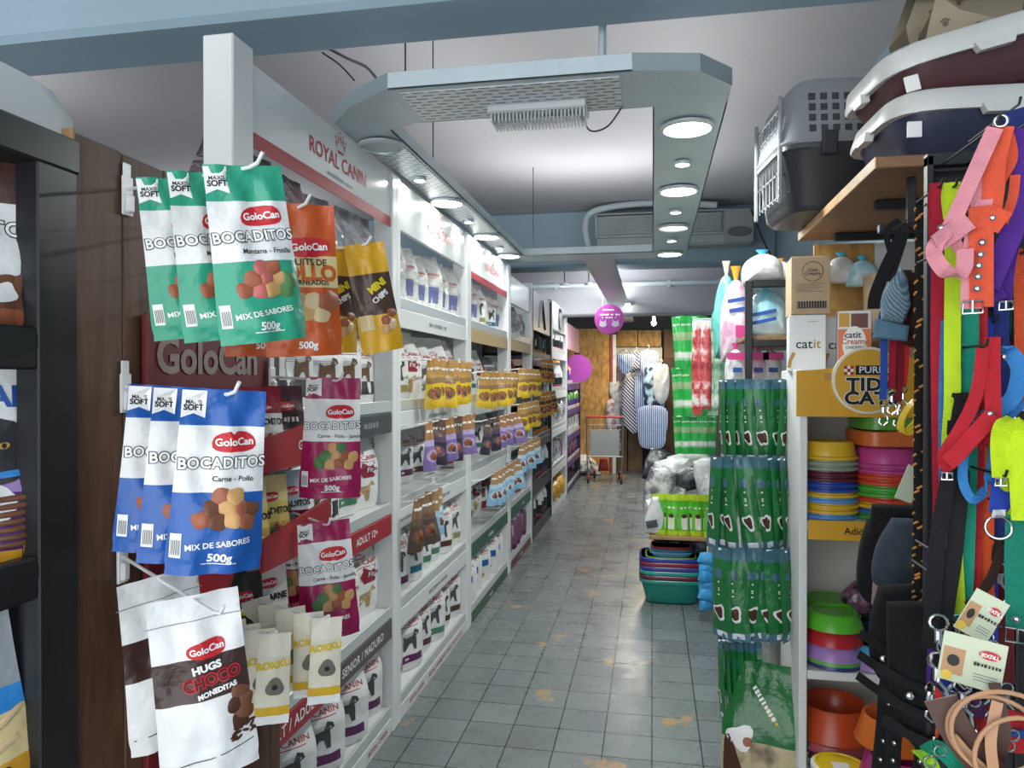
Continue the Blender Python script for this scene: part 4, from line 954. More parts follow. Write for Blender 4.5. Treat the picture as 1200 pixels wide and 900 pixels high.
bar(3.16, 4.2, 1.325, ['sp_purple', 'sp_dark', 'sp_purple', 'sp_dark', 'sp_purple', 'sp_purple'], 'middle level, second white bay', span=(.15, .98))
bar(3.12, 3.7, .99, ['sp_brown', 'sp_brown', 'sp_blue', 'sp_blue'], 'low level, second white bay', span=(.05, .6))
bar(4.42, 5.6, 1.575, ['sp_yellow'] * 6, 'upper level, third white bay')
bar(4.42, 5.6, 1.27, ['sp_dark', 'sp_dark', 'sp_purple', 'sp_purple', 'sp_purple'], 'middle level, third white bay', span=(.15, .95))
bar(4.45, 5.6, .905, ['sp_blue'] * 7, 'low level, third white bay', span=(.3, .98))
bar(5.72, 6.7, 1.61, ['sp_yellow'] * 5, 'upper level, fourth white bay')
bar(5.72, 6.7, 1.33, ['sp_yellow'] * 5, 'middle level, fourth white bay')
bar(5.72, 6.7, 1.0, ['sp_blue'] * 5, 'low level, fourth white bay', span=(.1, .9))
bar(6.9, 8.0, 1.72, ['sp_amber'] * 4, 'upper level, black bay', span=(.05, .6)); bar(6.9, 8.0, 1.40, ['sp_amber'] * 4, 'middle level, black bay', span=(.05, .7))
# ------------------------------------------------------------------ right: white end shelf with yellow sign
m_yel = mat('sign_yellow', 'd6a02c', .4); m_cream = mat('bleached_back_panel', 'c9c4ba', .6, var=.05); m_kraft = mat('kraft_card', 'b59c7c', .7, var=.06, vs=20); m_wcard = mat('white_card', 'e0e1e0', .5)
UY, UX0, UX1 = 2.60, .483, 1.10
t = thing('end_shelf', 'white shelf unit with yellow sign panel facing the camera on the right', 'shelf unit', (UX0, UY, 0))
W = UX1 - UX0
MB().box(0, .026, 0, .36, 0, 1.56, m_wcard, b=.003).build('side_panel', t); MB().box(W - .026, W, 0, .36, 0, 1.56, m_wcard, b=.003).build('side_panel', t)
MB().box(.026, W - .026, .345, .36, 0, 1.56, m_cream, b=.001).build('back_panel', t)
for z, nm in ((1.555, 'top_board'), (1.055, 'shelf'), (.555, 'shelf'), (.06, 'shelf')):
    MB().box(.027, W - .027, .004, .345, z - .03, z, m_wcard, b=.003).build(nm, t)
s = MB().box(.028, W - .028, -.006, .004, .995, 1.06, m_yel, b=.002).build('price_strip', t)
mb = MB(); text_mb(mb, 'Adiós al mal olor', .032, m_inkk, T((.25, -.0072, 1.027)), .012); mb.build('strip_lettering', s)
# sign: board with a rising shoulder and a round badge
SIG = [(-.012, 1.405), (W + .01, 1.405), (W + .01, 1.59), (.33, 1.60), (.27, 1.595)] + [(.27 - .25 * k / 8, 1.595 - .026 * math.sin(k / 8 * PI / 2) - .01 * k / 8) for k in range(1, 9)] + [(-.012, 1.558)]
mb = MB(); mb.prism(SIG, -.016, -.004, m_yel); s = mb.build('sign_board', t)
mb = MB(); M = T((.205, -.016, 1.525), 0, PI / 2) @ Matrix.Scale(.83, 4)
mb.lathe([(.0001, 0), (.122, 0), (.132, .0), (.132, .012), (.122, .014)], mat('badge_rim', 'ddd8c8', .4), 40, M); mb.build('badge_rim', s)
mb = MB(); mb.lathe([(.0001, .0152), (.122, .0152), (.122, .0)][::-1], mat('badge_yellow', 'd9a63a', .4), 40, M); bd = mb.build('badge', s)
mb = MB(); M = T((.205, -.0295, 1.525)) @ Matrix.Scale(.83, 4)
mb.box(-.045, .13, -.001, 0, .022, .058, m_inkk, b=0, M=M); text_mb(mb, 'PURINA', .036, m_inkw, M @ Matrix.Translation((.035, -.0012, .040)), .012, sx=1.1)
for i in range(3):
    for j in range(3): mb.box(-.088 + .012 * i, -.077 + .012 * i, -.001, 0, .022 + .012 * j, .033 + .012 * j, ink('check_red', 'b0302c') if (i + j) % 2 == 0 else m_inkw, b=0, M=M)
for tx, z in (('TIDY', -.018), ('CATS', -.072)):
    text_mb(mb, tx, .068, m_inkw, M @ Matrix.Translation((.01, -.0003, z)), .075, sx=1.12, sp=1.08); text_mb(mb, tx, .068, m_inkk, M @ Matrix.Translation((.01, -.0014, z)), .04, sx=1.12, sp=1.08)
for z, sz in ((.040, 0),): pass
mb.build('badge_lettering', s)
mb = MB(); mb.box(.075, .15, -.018, -.0165, 1.525, 1.55, mat('tape', 'b98a4c', .4), b=.001); mb.build('tape_strip', s)

def carton(name, label, x, y, z, w, d, h, m, rz=0, prints=None, cat='box'):
    t = thing(name, label, cat, (x, y, z), rz)
    MB().box(-w / 2, w / 2, -d / 2, d / 2, 0, h, m, b=.002).build('carton', t)
    mb = MB(); mb.box(-w / 2 + .001, w / 2 - .001, -d / 2 + .001, -.001, h, h + .0015, m, b=.0005); mb.box(-w / 2 + .001, w / 2 - .001, .001, d / 2 - .001, h, h + .0015, m, b=.0005); mb.build('flap', t)
    if prints:
        mb = MB(); prints(mb, T((0, -d / 2 - .0005, 0)), w, h); mb.build('print', t)
    return t
def kraft_print(mb, M, w, h):
    mb.tube([(w * .05 + .034 * math.cos(a * PI / 12), -.0005, h * .74 + .034 * math.sin(a * PI / 12)) for a in range(24)], .0012, m_inkk, 4, True, M)
    text_mb(mb, 'Catit', .016, m_inkk, M @ Matrix.Translation((w * .05, -.0006, h * .76))); text_mb(mb, 'Creamy', .017, m_inkk, M @ Matrix.Translation((w * .05, -.0006, h * .70)))
    for i in range(5): mb.box(-w * .38, w * (.30 - .1 * (i % 2)), -.001, 0, h * (.53 - .035 * i), h * (.535 - .035 * i), m_inkk, b=0, M=M)
    mb.box(-w * .36, w * .40, -.0012, 0, h * .10, h * .105, m_inkk, b=0, M=M); mb.box(-w * .36, w * .40, -.0012, 0, h * .215, h * .22, m_inkk, b=0, M=M)
    for i in range(22): mb.box(-w * .35 + w * .034 * i, -w * .35 + w * .034 * i + .0022 * (1 + i % 2), -.001, 0, h * .10, h * .22, m_inkk, b=0, M=M)
def catit_print(mb, M, w, h):
    text_mb(mb, 'cat', .046, m_inkk, M @ Matrix.Translation((-w * .09, -.0006, h * .48)), .008); text_mb(mb, 'it', .046, ink('gold_text', 'b08a3c'), M @ Matrix.Translation((w * .26, -.0006, h * .48)), .008)
    mb.box(-w * .0, w * .28, -.001, 0, h * .88, h * .89, m_inkg, b=0, M=M)
    mb.ribbon([(-w * .5, -.0008, h * .06), (-w * .46, -.0008, h * .2), (-w * .36, -.0008, h * .33)], .012, (1, 0, 0), ink('gold_text', 'b08a3c'), .0006, M)
ZT = 1.557
carton('carton', 'white carton with gold and black lettering on the end shelf top',   .54, 2.80, ZT, .12, .16, .195, m_wcard, -.12, catit_print)
carton('carton', 'brown kraft carton with barcode stacked on the white carton', .545, 2.80, ZT + .1985, .128, .17, .20, m_kraft, -.06, kraft_print)
carton('carton', 'white carton partly hidden between white carton and orange pouch box', .655, 2.88, ZT, .10, .14, .195, m_wcard, 0, catit_print)
carton('carton', 'brown kraft carton with round print right of the orange box', .835, 2.86, ZT + .135, .12, .17, .215, m_kraft, .1, kraft_print)
carton('carton', 'plain brown carton under the right-hand kraft carton', .845, 2.86, ZT, .13, .17, .133, mat('brown_card', '9c8468', .7, var=.06))
def creamy(mb, M, w, h):
    mb.box(-w * .5 + .001, w * .5 - .001, -.001, 0, .001, h * .70, ink('box_orange', 'd97a4a'), b=0, M=M); mb.box(-w * .46, -w * .15, -.0015, 0, h * .74, h * .97, ink('box_mustard', 'c99a3c'), b=0, M=M)
    mb.box(-w * .1, w * .4, -.0015, 0, h * .72, h * .96, ink('cat_brown', '6d463c'), b=0, M=M); mb.add([(w * .36 * math.cos(a * PI / 12), -.002, h * .45 + h * .3 * math.sin(a * PI / 12)) for a in range(24)], [list(range(24))], m_inkw, False, M)
    text_mb(mb, 'catit', .030, m_inkk, M @ Matrix.Translation((-.005, -.0026, h * .60))); text_mb(mb, 'Creamy', .026, ink('box_red', 'b0503c'), M @ Matrix.Translation((0, -.0026, h * .49)))
    text_mb(mb, 'CHICKEN', .013, m_inkk, M @ Matrix.Translation((0, -.0026, h * .39))); mb.box(-w * .3, w * .3, -.0024, 0, h * .1, h * .28, m_blur['rust'], b=0, M=M)
carton('treat_box', 'orange and white treat box standing behind the round sign badge', .685, 2.74, ZT, .105, .07, .205, m_wcard, -.15, creamy)

# ---- bowls
def bowl_src(kind, prof, m, inner=None, sq=0, sx=1, sy=1, name='pet_bowl', extra=None):
    root = thing(name, 'x', 'pet bowl', (0, 0, -9))
    MB().lathe(prof, m, 36, sx=sx, sy=sy, sq=sq).build('bowl_body', root)
    if inner: MB().lathe(inner, m, 36, sx=sx, sy=sy, sq=sq).build('inner_dish', root)
    if extra: extra(root)
    return root
INV = [(.112, 0), (.114, .004), (.112, .010), (.104, .014), (.094, .060), (.088, .068), (.060, .070), (.055, .066), (.0001, .066)]
def inv(col): 
    k = 'inv' + col
    if k not in KIND:
        def ex(root): 
            mb = MB(); text_mb(mb, '~6', .03, plas(col, col), T((0, 0, .0705), 0, -PI / 2), .03); mb.build('embossed_lettering', root)
        KIND[k] = bowl_src(k, INV, plas(col, col), extra=ex)
    return KIND[k]
CN = {'d8b02a': 'yellow', '8f9c84': 'grey green', '5a2230': 'maroon', '2847a0': 'royal blue', '5a94d6': 'sky blue', 'c2468c': 'magenta pink', 'd0622e': 'orange', '4fae3c': 'green', '3c6cb0': 'mid blue', 'd24a2a': 'red orange', '86be2e': 'lime'}
def stack(x, y, z, cols, where, dz=.0215, s=1):
    cnt = {}; 
    for i, c in enumerate(cols):
        n = CN[c]; k = cnt.get(n, 0); cnt[n] = k + 1
        lab = '%s upturned pet bowl%s, %s stack under sign' % (n, '' if cols.count(c) == 1 else ', %s such from below' % ('first' if k == 0 else ORD[k]), where)
        dup(inv(c), (x + rnd.uniform(-.002, .002), y, z + i * dz), rnd.uniform(-.1, .1), lab, 'upturned pet bowls', s)
p = P(967, 612, Y=2.72)
stack(p.x + .008, 2.72, 1.057, ['5a94d6', 'd8b02a', 'd8b02a', '5a94d6', 'd8b02a', '2847a0', '2847a0', '5a2230', '5a2230', '8f9c84', '8f9c84', 'd8b02a'], 'left', .0182, .88)
p = P(1040, 612, Y=2.72)
stack(p.x, 2.73, 1.057, ['4fae3c', '3c6cb0', 'd8b02a', 'd24a2a', '4fae3c', '4fae3c', 'd24a2a', 'd24a2a', 'c2468c', 'c2468c'], 'right', .0195, .98)
def squarebowl(name, label, col, z, s):
    z += .072
    t = thing(name, label, 'pet bowl', (P(1042, 520, Y=2.73).x, 2.73, z), .1)
    MB().lathe([(.0001, .004), (.10, .004), (.104, 0), (.112, .004), (.114, .05), (.108, .053), (.10, .05), (.096, .012), (.0001, .012)], plas(col, col), 40, sx=s, sy=s, sq=5).build('dish', t)
squarebowl('square_bowl', 'orange square pet dish resting on the right bowl stack', 'cf6a34', 1.232, 1.06); squarebowl('square_bowl', 'green square pet dish on top of the orange dish', '5f9e3c', 1.286, 1.0)
# lower shelf: notched bowls
NB = [(.0001, .012), (.060, .012), (.075, .052), (.080, .056), (.086, .052), (.104, .006), (.106, 0), (.100, 0), (.0001, .002)]
def notched(col):
    k = 'nb' + col
    if k not in KIND:
        def ex(root):
            mb = MB(); mb.lathe([(.076, .0525), (.0815, .0575), (.0875, .0525)], plas(col, col), 36, sx=1.0); mb.build('rim', root)
        KIND[k] = bowl_src(k, NB, plas(col, col), extra=ex)
    return KIND[k]
p = V((.612, 2.70, 0))
for i, (c, n) in enumerate((('3a3c78', 'navy'), ('5fae4c', 'pale green'), ('a982c4', 'lilac'), ('b8262c', 'red'), ('5cb82e', 'bright green'))):
    dup(notched(c), (p.x, 2.70, (.558, .57, .583, .632, .682)[i]), 0, '%s notched pet bowl in the left stack on the lower shelf' % n, 'notched pet bowls', .92)
dup(notched('5cb82e'), (p.x + .02, 2.84, .68), 0, 'bright green notched pet bowl behind the left stack', 'notched pet bowls')
dup(notched('3a3c78'), (p.x + .02, 2.84, .558), 0, 'navy notched pet bowl under the rear green bowl', 'notched pet bowls', (1, 1, 2.0))
p = P(1030, 785, Y=2.68)
dup(notched('a982c4'), (p.x, 2.70, .558), 0, 'lilac notched pet bowl right on the lower shelf', 'notched pet bowls', .9); dup(notched('4fa4d2'), (p.x, 2.70, .583), 0, 'sky blue notched pet bowl on top of the lilac one', 'notched pet bowls', .9)
BIG = [(.0001, .03), (.085, .03), (.098, .10), (.106, .106), (.112, .10), (.138, .014), (.142, .006), (.14, 0), (.134, 0), (.0001, .02)]
p = P(978, 880, Y=2.74)
for i, (c, n) in enumerate((('6a4a8a', 'violet'), ('b83c84', 'magenta'), ('c2528f', 'pink'), ('b8402c', 'brick red'), ('4a6c90', 'steel blue'), ('54789c', 'grey blue'), ('5a2a38', 'maroon'), ('c25a6a', 'rose'), ('c04a24', 'orange red'))):
    r = bowl_src('big', BIG, plas(c, c), name='feeding_basin') if True else None
    r.location = (p.x, 2.76, .062 + i * .0285); r['category'] = 'pet bowl'; r['group'] = 'flared feeding basins'; r['label'] = '%s flared feeding basin in the stack at the shelf foot' % n
t = thing('lidded_tub', 'white plastic tub with yellow lid in front of the basin stack', 'tub', (P(985, 890, Y=2.5).x, 2.5, 0))
MB().lathe([(.0001, 0), (.075, 0), (.083, .29), (.0001, .295)], plas('milk', 'd9d6cc'), 32).build('tub_body', t)
l = MB().lathe([(.088, .27), (.089, .295), (.08, .302), (.072, .302), (.07, .298), (.0001, .298)], [plas('milk', 'd9d6cc')] * 2 + [plas('lid', 'e3c52a')] * 3, 32).build('lid', t)
MB().box(-.025, .025, -.03, .015, .2985, .30, m_wcard, b=.0005).build('paper_label', l)
# dark packets behind the notched bowls
for i, (px, py, c, lab) in enumerate(((1000, 735, '3a3438', 'dark clear-wrapped pet toy packet lying behind the lilac bowl'), (1015, 715, '8a5f7c', 'pinkish wrapped collar packet on the lower shelf pile'), (1020, 755, '26345e', 'navy wrapped packet at the back of the lower shelf'))):
    p = P(px, py, Y=2.86); mb = MB(); mb.pillow([(-.09, 0), (.09, .01), (.1, .06), (.06, .11), (-.05, .12), (-.1, .07)], .05, blotch('packet' + c, [(.35, '1a1a1c'), (.55, c), (.75, '8a888c')], 22, .2, 4, .6), T((p.x, 2.86 - .05 * (i == 1), .56 + (.13 if i == 1 else 0))), .008, 5, i)
    tag(mb.build('wrapped_packet'), lab, 'packet')

# ------------------------------------------------------------------ plank with carriers on the right wall
t = thing('wall_plank', 'wooden plank shelf high on the right wall with black brackets', 'wall shelf', (.55, 2.0, 2.06))
m_plank = wood('plank_wood', '6d4c33', '9a7350', (3, 16, 16)); m_plank_e = wood('plank_edge', 'b08a60', 'cda97c', (3, 16, 16))
MB().box(.004, .565, 0, 1.0, 0, .03, m_plank, b=.003).build('board', t); MB().box(0, .004, 0, 1.0, 0, .03, m_plank_e, b=.001).build('edge_band', t)
for y in (.35, .85): MB().box(.10, .565, y, y + .03, -.028, -.0005, m_blackm, b=.003).build('bracket', t)
ZP = 2.092
def tray(label, x, y, z, rot, base, s=1.0, lf=.56, wf=.42):
    t = thing('litter_tray', label, 'litter tray', (x, y, z)); t.rotation_euler = rot
    MB().lathe([(.0001, .004), (.36, .004), (.38, .01), (.46, .115), (.45, .115), (.37, .02), (.0001, .016)], plas(base, base), 48, sx=lf, sy=wf, sq=5).build('basin', t)
    mb = MB()
    mb.lathe([(.47, .108), (.50, .105), (.505, .115), (.478, .158), (.45, .166), (.445, .160), (.458, .13), (.46, .118)], plas('rim_white', 'd0d0cd', .4), 48, sx=lf, sy=wf, sq=5); r = mb.build('rim', t)
    mb = MB(); mb.prism([(-.05, .112), (-.04, .09), (.04, .09), (.05, .112)], -.012, .012, plas('rim_white', 'd0d0cd', .4), T((0, -.5 * wf, 0))); mb.build('clip', r); mb = MB(); mb.prism([(-.04, .112), (-.03, .09), (.03, .09), (.04, .112)], -.012, .012, plas('rim_white', 'd0d0cd', .4), T((-.5 * lf, 0, 0), PI / 2)); mb.build('clip', r)
    mb = MB(); mb.box(-.43 * lf - .03, -.43 * lf + .005, -.43 * wf - .012, -.43 * wf - .006, .05, .09, m_inkw, b=.001, M=T((.04, .02, 0))); mb.build('sticker', t)
    return t
tray('large navy litter tray with white rim lying on the wooden plank', .83, 2.22, ZP, (0, 0, .05), '34384e', lf=.50, wf=.44)
tray('large maroon litter tray with white rim tilted on top of the navy one', .84, 2.24, ZP + .175, (.03, -.24, .05), '54363a', lf=.50, wf=.44)
# folded paw-print cardboard houses
m_paw = mat('pawprint_card', 'a2967f', .7, var=.05); m_pawink = ink('paw_grey', '6a6154')
def paws(mb, pts, s, M):
    for i, (x, z) in enumerate(pts):
        for dx, dz, r in ((0, 0, .5), (-.55, .55, .24), (-.2, .8, .24), (.2, .8, .24), (.55, .55, .24)):
            mb.add([(x + s * (dx + r * math.cos(a * PI / 5)), -.001, z + s * (dz + r * math.sin(a * PI / 5))) for a in range(10)], [list(range(10))], m_pawink, False, M)
def card_house(label, x, y, z, rz, ry, poly, pp):
    t = thing('card_cat_house', label, 'cat house', (x, y, z)); t.rotation_euler = (0, ry, rz)
    MB().prism(poly, 0, .004, m_paw).build('front_panel', t); MB().prism([(a, b) for a, b in poly], .14, .144, m_paw).build('rear_panel', t)
    mb = MB(); n = len(poly)
    for i in (n - 1, 1): 
        (a, b), (c, d) = poly[i], poly[(i + 1) % n]; mb.add([(a, .004, b), (c, .004, d), (c, .14, d), (a, .14, b)], [[0, 1, 2, 3], [3, 2, 1, 0]], m_paw)
    mb.build('side_panel', t)
    mb = MB(); paws(mb, pp, .016, T()); mb.build('paw_print', t)
card_house('small beige paw-print card cat house with pointed ear on trays', .80, 2.27, 2.415, -.1, -.12, [(-.06, 0), (.17, 0), (.17, .08), (.06, .14), (.01, .20), (-.01, .15)], [(.03, .05), (.10, .08), (.10, .03), (.02, .11), (.16, .04)])
card_house('larger beige paw-print card cat house behind the small one', .90, 2.44, 2.46, .05, .12, [(-.12, 0), (.16, 0), (.16, .30), (-.12, .30), (-.16, .12)], [(-.05, .08), (.03, .13), (.09, .06), (-.02, .2), (.08, .22), (-.09, .16)])
# pet carrier
t = thing('pet_carrier', 'grey and black plastic pet carrier with wire door on plank end', 'pet carrier', (.67, 2.80, ZP)); t.rotation_euler = (0, 0, .12)
m_cg = plas('carrier_grey', '8b8e93', .45); m_cb = plas('carrier_black', '2f3135', .4)
MB().lathe([(.0001, 0), (.40, 0), (.43, .02), (.47, .19), (.49, .20), (.49, .215), (.0001, .21)], m_cb, 48, sx=.56, sy=.44, sq=6).build('lower_shell', t)
mb = MB(); mb.lathe([(.49, .216), (.50, .222), (.485, .235), (.44, .40), (.38, .44), (.0001, .45)], m_cg, 48, sx=.56, sy=.44, sq=6); u = mb.build('upper_shell', t)
mb = MB(); m_hole = mat('vent_dark', '35373c', .6)
for i in range(10):
    for j in range(4):
        X = -.18 + i * .038; Z = .262 + j * .036; yy = -(.485 - (Z - .235) * .27) * .44 - .0012
        mb.box(X - .011, X + .011, yy - .001, yy + .003, Z - .011, Z + .011, m_hole, b=.002)
mb.build('vent_grid', u)
for X in (-.13, .14): MB().box(X - .025, X + .025, -.232, -.214, .17, .25, m_cb, b=.006).build('latch', t)
mb = MB(); mb.tube(spline([(-.08, 0, .445), (-.06, 0, .47), (.06, 0, .47), (.08, 0, .445)], 5), .012, m_cb, 8); mb.build('handle', t)
mb = MB()
for j in range(7): mb.tube([(-.262, -.13 + j * .043, .05), (-.262, -.13 + j * .043, .36)], .0025, m_chrome, 6)
for z in (.06, .14, .22, .30, .355): mb.tube([(-.265, -.14, z), (-.265, .14, z)], .0028, m_chrome, 6)
mb.box(-.275, -.262, -.16, -.145, .03, .39, m_cg, b=.004); mb.box(-.275, -.262, .145, .16, .03, .39, m_cg, b=.004); mb.build('wire_door', t)
# boards on the wall under the plank
tag(MB().box(.62, .84, 3.06, 3.075, 1.50, 2.055, m_osb, b=.002).build('wall_board'), 'chipboard panel behind the cartons under the plank', 'board')
tag(MB().box(.842, 1.115, 3.06, 3.075, 1.50, 2.055, m_wcard, b=.002).build('wall_board'), 'white panel beside the chipboard under the plank', 'board')
# ------------------------------------------------------------------ right middle: gondola with green packets
GX, GY0, GY1 = .372, 3.13, 4.35
m_shelfwood = wood('gondola_board', '6b5138', '9c7d5a', (10, 2, 10))
t = thing('gondola', 'black steel gondola rack beyond the white end shelf', 'shelf rack', (GX, GY0, 0))
for x in (0, .58):
    for y in (0, 1.2): MB().box(x, x + .028, y, y + .028, 0, 1.93 if y == 0 else 1.52, m_blackm, b=.003).build('post', t)
mb = MB(); mb.box(.028, .58, 0, .028, 1.902, 1.93, m_blackm, b=.003); mb.box(.028, .58, 0, .028, 1.66, 1.688, m_blackm, b=.003); mb.build('frame_bar', t)
for z in (.12, .52, .98, 1.36, 1.688): MB().box(.0, .608, .03, 1.2, z, z + .018, m_shelfwood, b=.002).build('shelf', t)
MB().box(.59, .60, .03, 1.2, 0, 1.5, m_blackm, b=.002).build('back_panel', t)

STG = foil('stick_green', '1c7038'); STB = foil('stick_blue', '44707f'); STL = foil('stick_lime', '56b32c'); GRN2 = foil('chew_green', '2fae50')
tagw = ink('tag_white', 'dfe6ea')
def stick_pic(b, mb):
    w, h = b.w, b.h
    b.patch(mb, 0, .30 * h, .5 * w, .17 * h, m_inkw, .0014, .3, 'blob', wob=.2); b.patch(mb, 0, .30 * h, .34 * w, .12 * h, m_blur['dark'], .0024, .3, 'blob', wob=.2)
    b.patch(mb, .05 * w, .055 * h, .5 * w, .06 * h, tagw, .0014)
def stick_txt(b, mb): b.patch(mb, -.05 * b.w, .72 * b.h, .46 * b.w, .10 * b.h, STB, .0014, 0, 'ell'); b.text(mb, '~7', -.02 * b.w, .56 * b.h, .0135, m_inkw, .02, rot=PI / 2)
custom('stick', .072, .022, .33, bands((.09, STB), (.88, STG), (1, STB)), 61, {'treat_picture': stick_pic, 'lettering': stick_txt}, name='dental_stick_packet', cat='treat packet', style='flat', nu=8, nv=16)
custom('stick_wide', .10, .03, .33, bands((.09, STB), (.87, STG), (1, STB)), 62, {'treat_picture': stick_pic, 'lettering': stick_txt}, name='dental_stick_packet', cat='treat packet', style='flat', nu=8, nv=16)
def rack_bar(label, pxa, pxb, py, Y):
    a, b = P(pxa, py, Y=Y), P(pxb, py, Y=Y); z = (a.z + b.z) / 2
    t = thing('hanging_bar', label, 'hanging bar', (a.x, Y, z)); L = b.x - a.x
    MB().tube([(0, 0, 0), (L, 0, 0)], .004, m_wire, 8).build('rod', t)
    gx = max(GX - a.x + .014, .03)
    mb = MB(); mb.tube([(gx, 0, 0), (gx, GY0 - Y, -.005)], .004, m_blackm, 6); mb.build('support_arm', t)
    return V((a.x, Y, z)), V((b.x, Y, z))
def prow(kind, n, bar_, word, tier, group, rz=(-.5, .5), jit=.06, sc=1, f0=.04, f1=.97, skew=0):
    for i in range(n):
        f = f0 + (f1 - f0) * i / max(1, n - 1); a = rz[0] + (rz[1] - rz[0]) * (i / max(1, n - 1)) + rnd.uniform(-.25, .25)
        hang(kind, on(bar_[0], bar_[1], f) + V((0, -.004 - .012 * (i % 2), 0)), a, '%s, %s from left, %s' % (word, 'first' if i == 0 else ORD[i], tier), group, rnd.uniform(-.02, .05), rnd.uniform(-jit, jit) + skew, sc)
GP = 'green dental stick packets'
b1 = rack_bar('white rod of the upper row of green stick packets', 843, 922, 447, 2.86); prow('stick', 10, b1, 'green stick packet', 'upper row of the gondola end', GP, (-1.3, .9), .12, .93)
b2 = rack_bar('white rod of the middle row of green stick packets', 836, 920, 538, 2.80); prow('stick', 9, b2, 'green stick packet', 'middle row of the gondola end', GP, (-1.0, .9), .16, 1.02, skew=-.06)
b3 = rack_bar('white rod of the lower row of green stick packets', 842, 922, 645, 2.74); prow('stick_wide', 7, b3, 'broad green stick packet', 'lower row of the gondola end', GP, (-.7, .8), .14, 1.0, skew=-.07)
b4 = rack_bar('white rod of the lowest row of green stick packets', 842, 885, 752, 2.80); prow('stick', 7, b4, 'green stick packet', 'lowest row near the floor', GP, (-1.2, -.6), .05, .86, skew=-.06)
# packets behind the rows (orange-brown and clear)
custom('treat_strip', .07, .02, .22, bands((.6, blotch('jerky_clear', [(.3, '4a2a22'), (.5, '9c4a3c'), (.7, 'c9c4bc')], 16, .2)), (1, foil('clear_top', 'b9bfc2'))), 63, {}, name='jerky_packet', cat='treat packet', style='flat', nu=6, nv=10)
for i in range(6):
    p = P(882 + 7 * i, 455, Y=3.05); hang('treat_strip', p, rnd.uniform(-.3, .3), 'clear jerky packet behind the upper green row, %s from left' % ('first' if i == 0 else ORD[i]), 'clear jerky packets')

# sack on the floor
SAGE = blotch('cat_photo_beige', [(.3, '6d5c4c'), (.42, 'c2b48f'), (.6, 'a9a878'), (.75, 'ddd3b4')], 6, .3, 3, .5)
custom('floor_sack', .30, .17, .50, bands((.50, SAGE), (1, foil('sack_green', '1f6b35', .22))), 64,
       {'lettering': lambda b, mb: (b.text(mb, '~10', -.02 * b.w, .74 * b.h, .024, m_inkw, .03, rot=-.9), b.text(mb, '~8', .06 * b.w, .68 * b.h, .018, ink('lemon_text2', 'd9b81f'), .03, rot=-.9)),
        'cat_picture': lambda b, mb: (b.patch(mb, -.28 * b.w, .52 * b.h, .3 * b.w, .16 * b.h, m_inkw, .0016, .3, 'ell', wob=.2), b.patch(mb, -.2 * b.w, .5 * b.h, .1 * b.w, .06 * b.h, m_blur['rust'], .003, 0, 'blob'), b.patch(mb, -.36 * b.w, .3 * b.h, .22 * b.w, .4 * b.h, m_blur['dark'], .0016, .2, 'ell', wob=.15))},
       name='litter_sack', cat='cat litter bag', style='stand', nu=14, nv=20, topw=.55)
p = P(898, 900, Y=2.72); dup(KIND['floor_sack'][0], (p.x, 2.76, .002), (0, .03, -.2), 'large green and beige sack standing on the floor by end shelf', None, (1.0, 1, 1.02))
KIND['floor_sack'][0]['category'] = 'cat litter bag'

# gathered bags on the gondola top
def knot_bag(label, px, pyb, pyt, Y, wpx, m, knot, prints=None, d=.12, seed=0, rz=0):
    a = P(px, pyb, Y=Y); top = P(px, pyt, Y=Y); w = wpx / 865 * Y; h = top.z - a.z
    t = thing('litter_bag', label, 'cat litter bag', (a.x, Y, a.z), rz)
    poly = [(-w * .46, 0), (w * .46, 0), (w * .5, h * .2), (w * .48, h * .5), (w * .36, h * .7), (w * .12, h * .84), (-w * .12, h * .84), (-w * .36, h * .7), (-w * .48, h * .5), (-w * .5, h * .2)]
    pp = spline([(x, 0, z) for x, z in poly + poly[:1]], 3)[:-1]
    MB().pillow([(q.x, q.z) for q in pp], d, m, None, .006, 6, seed).build('bag_body', t)
    mb = MB(); mb.lathe([(w * .06, h * .80), (w * .05, h * .85), (w * .12, h * .95), (w * .17, h * 1.0), (w * .10, h * .97), (.0001, h * .9)], knot, 10, sy=.5); mb.build('knotted_top', t)
    if prints:
        mb = MB()
        for (x, z, ww, hh, mm, ro) in prints: mb.box(-ww * w / 2, ww * w / 2, -.0015, 0, -hh * h / 2, hh * h / 2, mm, b=0, M=T((x * w, -d - .002, z * h), 0, 0, ro))
        mb.build('printed_band', t)
    return t
WB = blotch('bag_white', [(.3, 'b9bcc0'), (.55, 'e2e3e2'), (.8, 'f0f0ee')], 6, .3, 3, .6); PKB = blotch('bag_pink', [(.35, 'c98fae'), (.55, 'e6dfe2'), (.75, 'e8c4d6')], 8, .3, 3, .6)
TLB = blotch('bag_teal', [(.3, '3f9c94'), (.6, '6cc2b6'), (.8, 'bfe0d8')], 8, .3, 3, .6); CYB = blotch('bag_cyan_clear', [(.3, '5fb3c8'), (.5, 'b9d8de'), (.7, 'd9e6e8')], 7, .15, 3, .6)
inkb = ink('bag_blue', '2b4c9a'); inkm = ink('bag_magenta', 'c2387c'); kcy = foil('knot_cyan', '3fb2d8'); kyl = foil('knot_yellow', 'd9a32c'); kcream = foil('knot_cream', 'd9d2b8')
knot_bag('white litter bag with cyan knotted top on the gondola frame', 893, 333, 293, 3.22, 44, WB, kcy, seed=1)
knot_bag('clear cyan litter bag with blue bands inside the gondola frame', 897, 396, 330, 3.24, 44, CYB, kcy, [(-.1, .42, .6, .06, inkb, -.2), (-.1, .28, .6, .06, inkb, -.2)], d=.07, seed=2)
